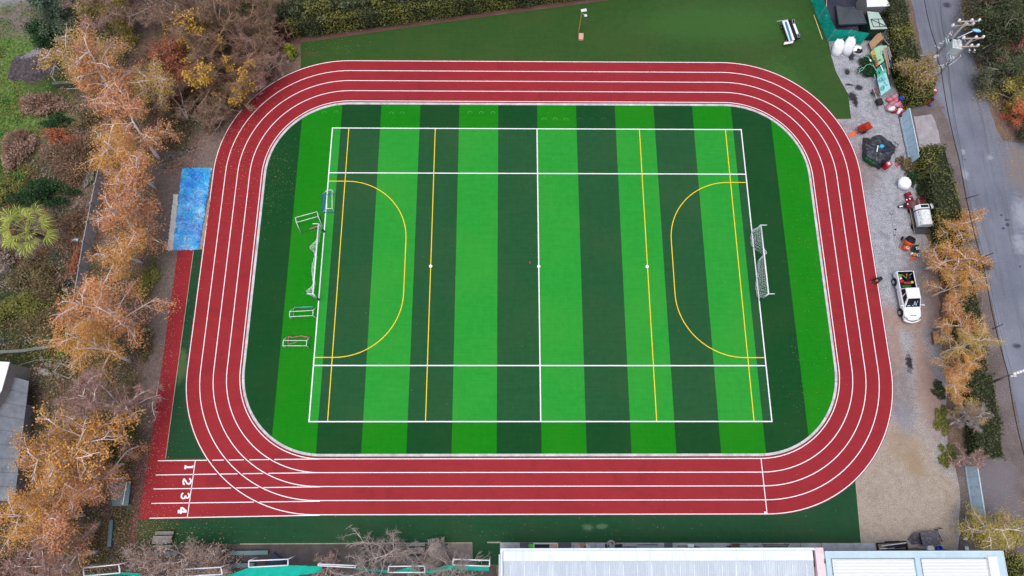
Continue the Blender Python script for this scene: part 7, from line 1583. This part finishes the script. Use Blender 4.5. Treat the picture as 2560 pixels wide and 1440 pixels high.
# ------------------------------------------------------------------ pickup truck
fr, rr_ = Vector(P(2276, 806, .5)), Vector(P(2256, 678, .9)); d = fr - rr_; d.z = 0; ANG = math.atan2(d.y, d.x); cc = P(2262.5, 744, .2)
TRK = lm('white_car_paint', (246, 247, 250), .02, 2, .25, .6); T = Thing('pickup_truck', 'white double cab pickup truck parked on the gravel with tools in its bed', 'pickup truck', (cc[0], cc[1], 0), ANG)
Lh, Wd = 2.62, .90
def loft(m, secs):
    n = len(secs[0][1]); V = [(x, y, z) for x, pr in secs for y, z in pr]
    F = [(k * n + i, k * n + (i + 1) % n, (k + 1) * n + (i + 1) % n, (k + 1) * n + i) for k in range(len(secs) - 1) for i in range(n)]; F += [tuple(range(n))[::-1], tuple(range((len(secs) - 1) * n, len(secs) * n))]; m.add(V, F)
def bs(x, w, zt, zb=.42, cr=.03): return (x, [(-w * .96, zb), (w * .96, zb), (w, zb + .12), (w, zt - .25), (w * .97, zt - .07), (w * .88, zt), (w * .4, zt + cr), (-w * .4, zt + cr), (-w * .88, zt), (-w * .97, zt - .07), (-w, zt - .25), (-w, zb + .12)])
m = MB(TRK); loft(m, [bs(-.75, Wd, 1.1), bs(.2, Wd, 1.1), bs(.95, Wd, 1.09), bs(1.4, Wd, 1.05), bs(1.9, Wd * .98, .99), bs(2.3, Wd * .92, .9), bs(2.5, Wd * .78, .78, .45), bs(2.62, Wd * .5, .66, .48, .0)]); T.part('body', m, smooth=False)
# bed: floor, sides with rails, tailgate
BEDM = lm('black_bed_liner', (20, 22, 32), .2, 5, .6, .3)
m = MB(TRK)
for s in (-1, 1): m.box((-1.66, s * .85, .84), (1.82, .1, .60), bev=.03); m.box((-1.66, s * .875, .55), (1.5, .05, .2))
m.box((-2.555, 0, .82), (.07, 1.6, .56), bev=.02); T.part('bed_side', m)
m = MB(BEDM); m.box((-1.66, 0, .56), (1.78, 1.6, .05)); m.box((-.79, 0, .86), (.05, 1.6, .52)); [m.box((-1.66, s * .785, .86), (1.76, .025, .5)) for s in (-1, 1)]; m.box((-2.5, 0, .84), (.03, 1.54, .48)); T.part('bed_liner', m)
# cab
zc, zr_ = 1.10, 1.72; cb = [(-.72, .84), (1.28, .84)]; 
base_ = [(-.74, -.84, zc), (1.3, -.82, zc), (1.3, .82, zc), (-.74, .84, zc)]; top_ = [(-.62, -.68, zr_), (.42, -.66, zr_), (.42, .66, zr_), (-.62, .68, zr_)]
m = MB(TRK); m.add(base_ + top_, [(4, 5, 6, 7), (0, 1, 5, 4), (1, 2, 6, 5), (2, 3, 7, 6), (3, 0, 4, 7)])
m.box((-.1, 0, zr_ + .012), (.98, 1.2, .03), bev=.014); [m.bar((-.55, s * .6, zr_ + .04), (.35, s * .58, zr_ + .04), .03, .02) for s in (-1, 1)]; T.part('cab', m)
def face(a, b, c, d, u0, u1, v0, v1, out=.012):
    a, b, c, d = map(Vector, (a, b, c, d)); f = lambda u, v: (a.lerp(b, u)).lerp(d.lerp(c, u), v); q = [f(u0, v0), f(u1, v0), f(u1, v1), f(u0, v1)]; n_ = (q[1] - q[0]).cross(q[3] - q[0]).normalized(); return [x + n_ * out for x in q]
B0, T0 = base_, top_
m = MB(GLASS); m.add(face(B0[1], B0[2], T0[2], T0[1], .05, .95, .08, .93), [(0, 1, 2, 3)]); T.part('windshield', m)
m = MB(lm('painted_reflection', (150, 186, 206), .2, 6, .3)); 
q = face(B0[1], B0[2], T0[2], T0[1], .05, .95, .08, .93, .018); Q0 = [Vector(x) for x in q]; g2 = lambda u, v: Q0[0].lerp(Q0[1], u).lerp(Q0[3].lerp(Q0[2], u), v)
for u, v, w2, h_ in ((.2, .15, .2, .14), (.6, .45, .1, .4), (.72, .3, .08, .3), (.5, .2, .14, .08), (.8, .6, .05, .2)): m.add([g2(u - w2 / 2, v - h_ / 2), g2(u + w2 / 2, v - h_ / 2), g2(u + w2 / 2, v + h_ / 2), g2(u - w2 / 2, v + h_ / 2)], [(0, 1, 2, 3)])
T.part('windshield_reflection', m)  # pale quads over the glass: reflections painted in as colour
for a, b, c_, d_ in ((B0[0], B0[1], T0[1], T0[0]), (B0[2], B0[3], T0[3], T0[2])):
    fl = a[1] > 0
    for u0, u1 in (((.06, .40), (.46, .86)) if not fl else ((.14, .54), (.60, .94))): m = MB(GLASS); m.add(face(a, b, c_, d_, u0, u1, .1, .9), [(0, 1, 2, 3)]); T.part('side_window', m)
m = MB(GLASS); m.add(face(B0[3], B0[0], T0[0], T0[3], .12, .88, .2, .85), [(0, 1, 2, 3)]); T.part('rear_window', m)
for sx in (-1.62, 1.62):
    for s in (-1, 1):
        m = MB(BLK); m.lathe([(.2, -.12), (.37, -.11), (.39, -.06), (.39, .06), (.37, .11), (.2, .12)], (sx, s * .88, .39), 22, Matrix.Rotation(PI / 2, 3, 'X')); wh = T.part('wheel', m); m = MB(GALV); m.lathe([(.21, -.125), (.19, -.1), (.05, -.09), (.05, .09), (.19, .1), (.21, .125)], (sx, s * .88, .39), 12, Matrix.Rotation(PI / 2, 3, 'X')); T.part('rim', m, parent=wh)
        m = MB(lm('dark_wheel_arch', (24, 26, 30), .1)); m.tube([(sx + .44 * math.cos(t), s * .905, .40 + .44 * math.sin(t)) for t in [PI * i / 12 for i in range(13)]], .03, 5); T.part('wheel_arch', m)
for s in (-1, 1):
    m = MB(lm('headlight_lens', (110, 120, 134), .2, 8, .15, .7)); q = [(2.12, s * .86, .905), (2.47, s * .66, .80), (2.5, s * .5, .80), (2.3, s * .66, .905)]; m.add([Vector(x) + Vector((0, 0, .06)) for x in q], [(0, 1, 2, 3) if s < 0 else (3, 2, 1, 0)]); m.add([Vector(x) + Vector((.02, s * .02, .0)) for x in q[:2]] + [Vector(q[1]) + Vector((.04, s * .02, -.12)), Vector(q[0]) + Vector((0, s * .03, -.1))], [(0, 1, 2, 3)]); T.part('headlight', m)
    m = MB(TRK); m.tube([(1.0, s * .86, 1.12), (1.06, s * 1.02, 1.18)], .03, 5); m.box((1.08, s * 1.1, 1.2), (.12, .24, .16), bev=.04); T.part('mirror', m)
    m = MB(lm('door_seam', (150, 154, 160), .1)); [m.bar((x, s * .903, .55), (x, s * .903, 1.02), .012) for x in (-.72, .2, 1.05)]; m.bar((-.7, s * .904, .9), (1.0, s * .904, .9), .02); m.box((.72, s * .906, .78), (.5, .008, .06)); T.part('door_seam', m)
m = MB(lm('dark_grille', (40, 44, 50), .1)); m.tube([(2.5, -.55, .76), (2.63, 0, .71), (2.5, .55, .76)], .045, 5); T.part('grille', m)
m = MB(TRK); m.tube([(2.42, -.82, .62), (2.6, -.5, .6), (2.7, 0, .58), (2.6, .5, .6), (2.42, .82, .62)], .1, 8); T.part('bumper', m)
m = MB(lm('hood_lettering', (96, 98, 104), .1)); m.box((2.08, .18, 1.005), (.1, .16, .012)); 
for i in range(8): m.box((2.08 , .06 - i * .055, 1.003 - i * .0), (.075 if i % 2 else .055, .035, .01))
T.part('hood_lettering', m); m = MB(lm('door_seam', (150, 154, 160))); m.bar((1.38, -.8, 1.075), (1.5, 0, 1.085), .012); m.bar((1.38, .8, 1.075), (1.5, 0, 1.085), .012); T.part('hood_seam', m); m = MB(BLK); m.lathe([(.03, 0), (.02, .08)], (-.5, -.1, zr_ + .02), 6); T.part('antenna', m)
def bed(name, lab, cat, x, y, fn):
    m = MB(); fn(m); p = Matrix.Rotation(ANG, 3, 'Z') @ Vector((x, y, 0)); solo(name, m, lab, cat, (cc[0] + p.x, cc[1] + p.y, .60), local=True, rz=ANG)
bed('green_roll', 'long green roll in the truck bed against the cab', 'roll', -1.05, .0, lambda m: m.use(lm('leaf_green', (40, 128, 44), .1)).lathe([(.08, -.45), (.1, -.42), (.1, .42), (.08, .45)], (0, 0, .14), 12, Matrix.Rotation(PI / 2, 3, 'X')))
bed('red_bag', 'bright red bag in the truck bed', 'bag', -1.6, -.33, lambda m: m.use(lm('bright_red', (220, 24, 34), .1)).lathe([(.14, 0), (.2, .06), (.18, .2), (.07, .26)], (0, 0, 0), 10, sq=(.8, 1.2), wob=lambda a, z: .12 * math.sin(3 * a)))
bed('yellow_disc', 'round yellow lid in the truck bed', 'lid', -1.42, .62, lambda m: m.use(lm('yellow_lid', (226, 190, 84), .06)).lathe([(.12, 0), (.13, .3), (.14, .32), (.13, .35), (.02, .36)], (0, 0, 0), 14))
bed('red_toolbox', 'flat faded red toolbox beside the yellow lid', 'toolbox', -1.38, .15, lambda m: (m.use(lm('faded_red', (176, 70, 70), .1)).box((0, 0, .18), (.2, .7, .3), bev=.04), m.use(BLK).bar((0, -.15, .36), (0, .15, .36), .03)))
bed('black_bundle', 'black machine in the rear right of the truck bed', 'machine', -1.95, .3, lambda m: (m.use(BLK).box((0, 0, .2), (.5, .55, .36), .3, bev=.1), m.use(DK).lathe([(.12, .38), (.1, .46), (.03, .5)], (.05, .1, 0), 10), m.use(GALV).tube([(-.2, .2, .3), (-.35, .35, .48)], .03, 5)))
bed('green_sack', 'green and white sack in the rear left corner of the truck bed', 'sack', -2.15, -.5, lambda m: (m.use(lm('sage_sack', (96, 160, 96), .1)).lathe([(.14, 0), (.24, .1), (.2, .26), (.05, .32)], (0, 0, 0), 10, sq=(1, 1.1)), m.use(PW).box((.22, .1, .14), (.26, .3, .2), .5, bev=.08)))
bed('tripod_legs', 'pair of crossed yellow legs in the truck bed', 'tripod', -2.1, -.05, lambda m: (m.use(lm('ochre_leg', (196, 150, 50), .1)), m.tube([(-.2, -.25, .3), (.25, .1, .36)], .025, 5), m.tube([(.25, .1, .36), (-.25, .25, .34)], .025, 5), m.tube([(-.2, .3, .3), (.1, .33, .35)], .025, 5), m.use(BLK).box((.25, .1, .3), (.1, .1, .12), bev=.02)))
# ------------------------------------------------------------------ kneeling worker at the edge of the track
def skin(name, nodes, edges, mt, parent, root=0, lv=2):
    me = bpy.data.meshes.new(name); me.from_pydata([n[0] for n in nodes], edges, []); o = bpy.data.objects.new(name, me); COL.objects.link(o); o.parent = parent; me.materials.append(mt)
    md = o.modifiers.new('skin', 'SKIN')
    for i, n_ in enumerate(nodes): me.skin_vertices[0].data[i].radius = (n_[1], n_[1] if len(n_) < 3 else n_[2]); me.skin_vertices[0].data[i].use_root = (i == root)
    sb = o.modifiers.new('sub', 'SUBSURF'); sb.levels = lv; sb.render_levels = lv; md.use_smooth_shade = True; return o
pc = Vector(P(2191, 702)); T = Thing('person', 'person in a black jacket and grey trousers bent over the outer edge of the track', 'person', tuple(pc), math.radians(207))
SKN = lm('skin', (176, 124, 98), .05, 6, .6); JK = lm('black_jacket', (36, 42, 42), .15, 6, .8); TR = lm('grey_work_trousers', (112, 110, 106), .15, 8, .85, dirt=(80, 78, 74)); HR = lm('dark_hair', (24, 20, 18), .1, 9, .7)
# x is ahead of the person, feet behind the hips, hands on the track in front
hip = (-.12, 0, .80); sp = (.12, 0, .92); ch = (.42, 0, .93); nk = (.60, 0, .86); hd = (.72, 0, .78)
N = [(hip, .13), (sp, .12), (ch, .14), (nk, .055), (hd, .095, .08), ((.78, 0, .68), .07)]; E_ = [(0, 1), (1, 2), (2, 3), (3, 4), (4, 5)]
for s in (-1, 1):
    i = len(N); N += [((-.12, s * .12, .76), .085), ((.08 + .06 * s, s * .17, .45), .062), ((-.22 - .1 * s, s * .2, .10), .042), ((-.08 - .1 * s, s * .21, .04), .035)]; E_ += [(0, i), (i, i + 1), (i + 1, i + 2), (i + 2, i + 3)]
    j = len(N); N += [((.46, s * .19, .88), .06), ((.55, s * .26, .58), .045), ((.72, s * .18, .30), .034), ((.76, s * .17, .22), .03)]; E_ += [(2, j), (j, j + 1), (j + 1, j + 2), (j + 2, j + 3)]
    for k in range(4): f_ = len(N); N += [((.79 + .01 * k, s * (.15 + .018 * k), .15), .009), ((.80 + .01 * k, s * (.15 + .018 * k), .11 - .004 * k), .008)]; E_ += [(j + 3, f_), (f_, f_ + 1)]
    f_ = len(N); N += [((.77, s * .12, .18), .010), ((.79, s * .10, .15), .009)]; E_ += [(j + 3, f_), (f_, f_ + 1)]
skin('body', N, E_, SKN, T.o)
J = [(sp, .16), (ch, .185), ((.56, 0, .88), .09), ((.0, 0, .87), .165)]; JE = [(0, 1), (1, 2), (0, 3)]
for s in (-1, 1): j = len(J); J += [((.46, s * .2, .87), .085), ((.55, s * .27, .58), .066), ((.70, s * .19, .33), .052)]; JE += [(1, j), (j, j + 1), (j + 1, j + 2)]
skin('jacket', J, JE, JK, T.o)
L_ = [(hip, .165), ((.02, 0, .85), .15)]; LE = [(0, 1)]
for s in (-1, 1): i = len(L_); L_ += [((-.12, s * .12, .74), .115), ((.08 + .06 * s, s * .17, .45), .09), ((-.2 - .1 * s, s * .2, .13), .07)]; LE += [(0, i), (i, i + 1), (i + 1, i + 2)]
skin('trousers', L_, LE, TR, T.o)
m = MB(HR); m.lathe([(.02, -.11), (.08, -.07), (.108, 0), (.1, .06), (.05, .105)], (.70, 0, .80), 14, Matrix.Rotation(.6, 3, 'Y')); T.part('hair', m, smooth=True)
for s in (-1, 1): m = MB(BLK); m.box((-.12 - .1 * s, s * .21, .05), (.29, .11, .1), bev=.035); T.part('boot', m)
m = MB(SKN); [m.box((.76, s * .02 + .0, .72), (.02, .012, .012)) for s in (-1, 1)]; m.lathe([(.014, 0), (.004, .035)], (.80, 0, .72), 6, Matrix.Rotation(1.6, 3, 'Y')); [m.lathe([(.02, -.01), (.024, .01)], (.72, s * .1, .76), 8, Matrix.Rotation(PI / 2, 3, 'X'), sq=(1, .6)) for s in (-1, 1)]; T.part('face', m)
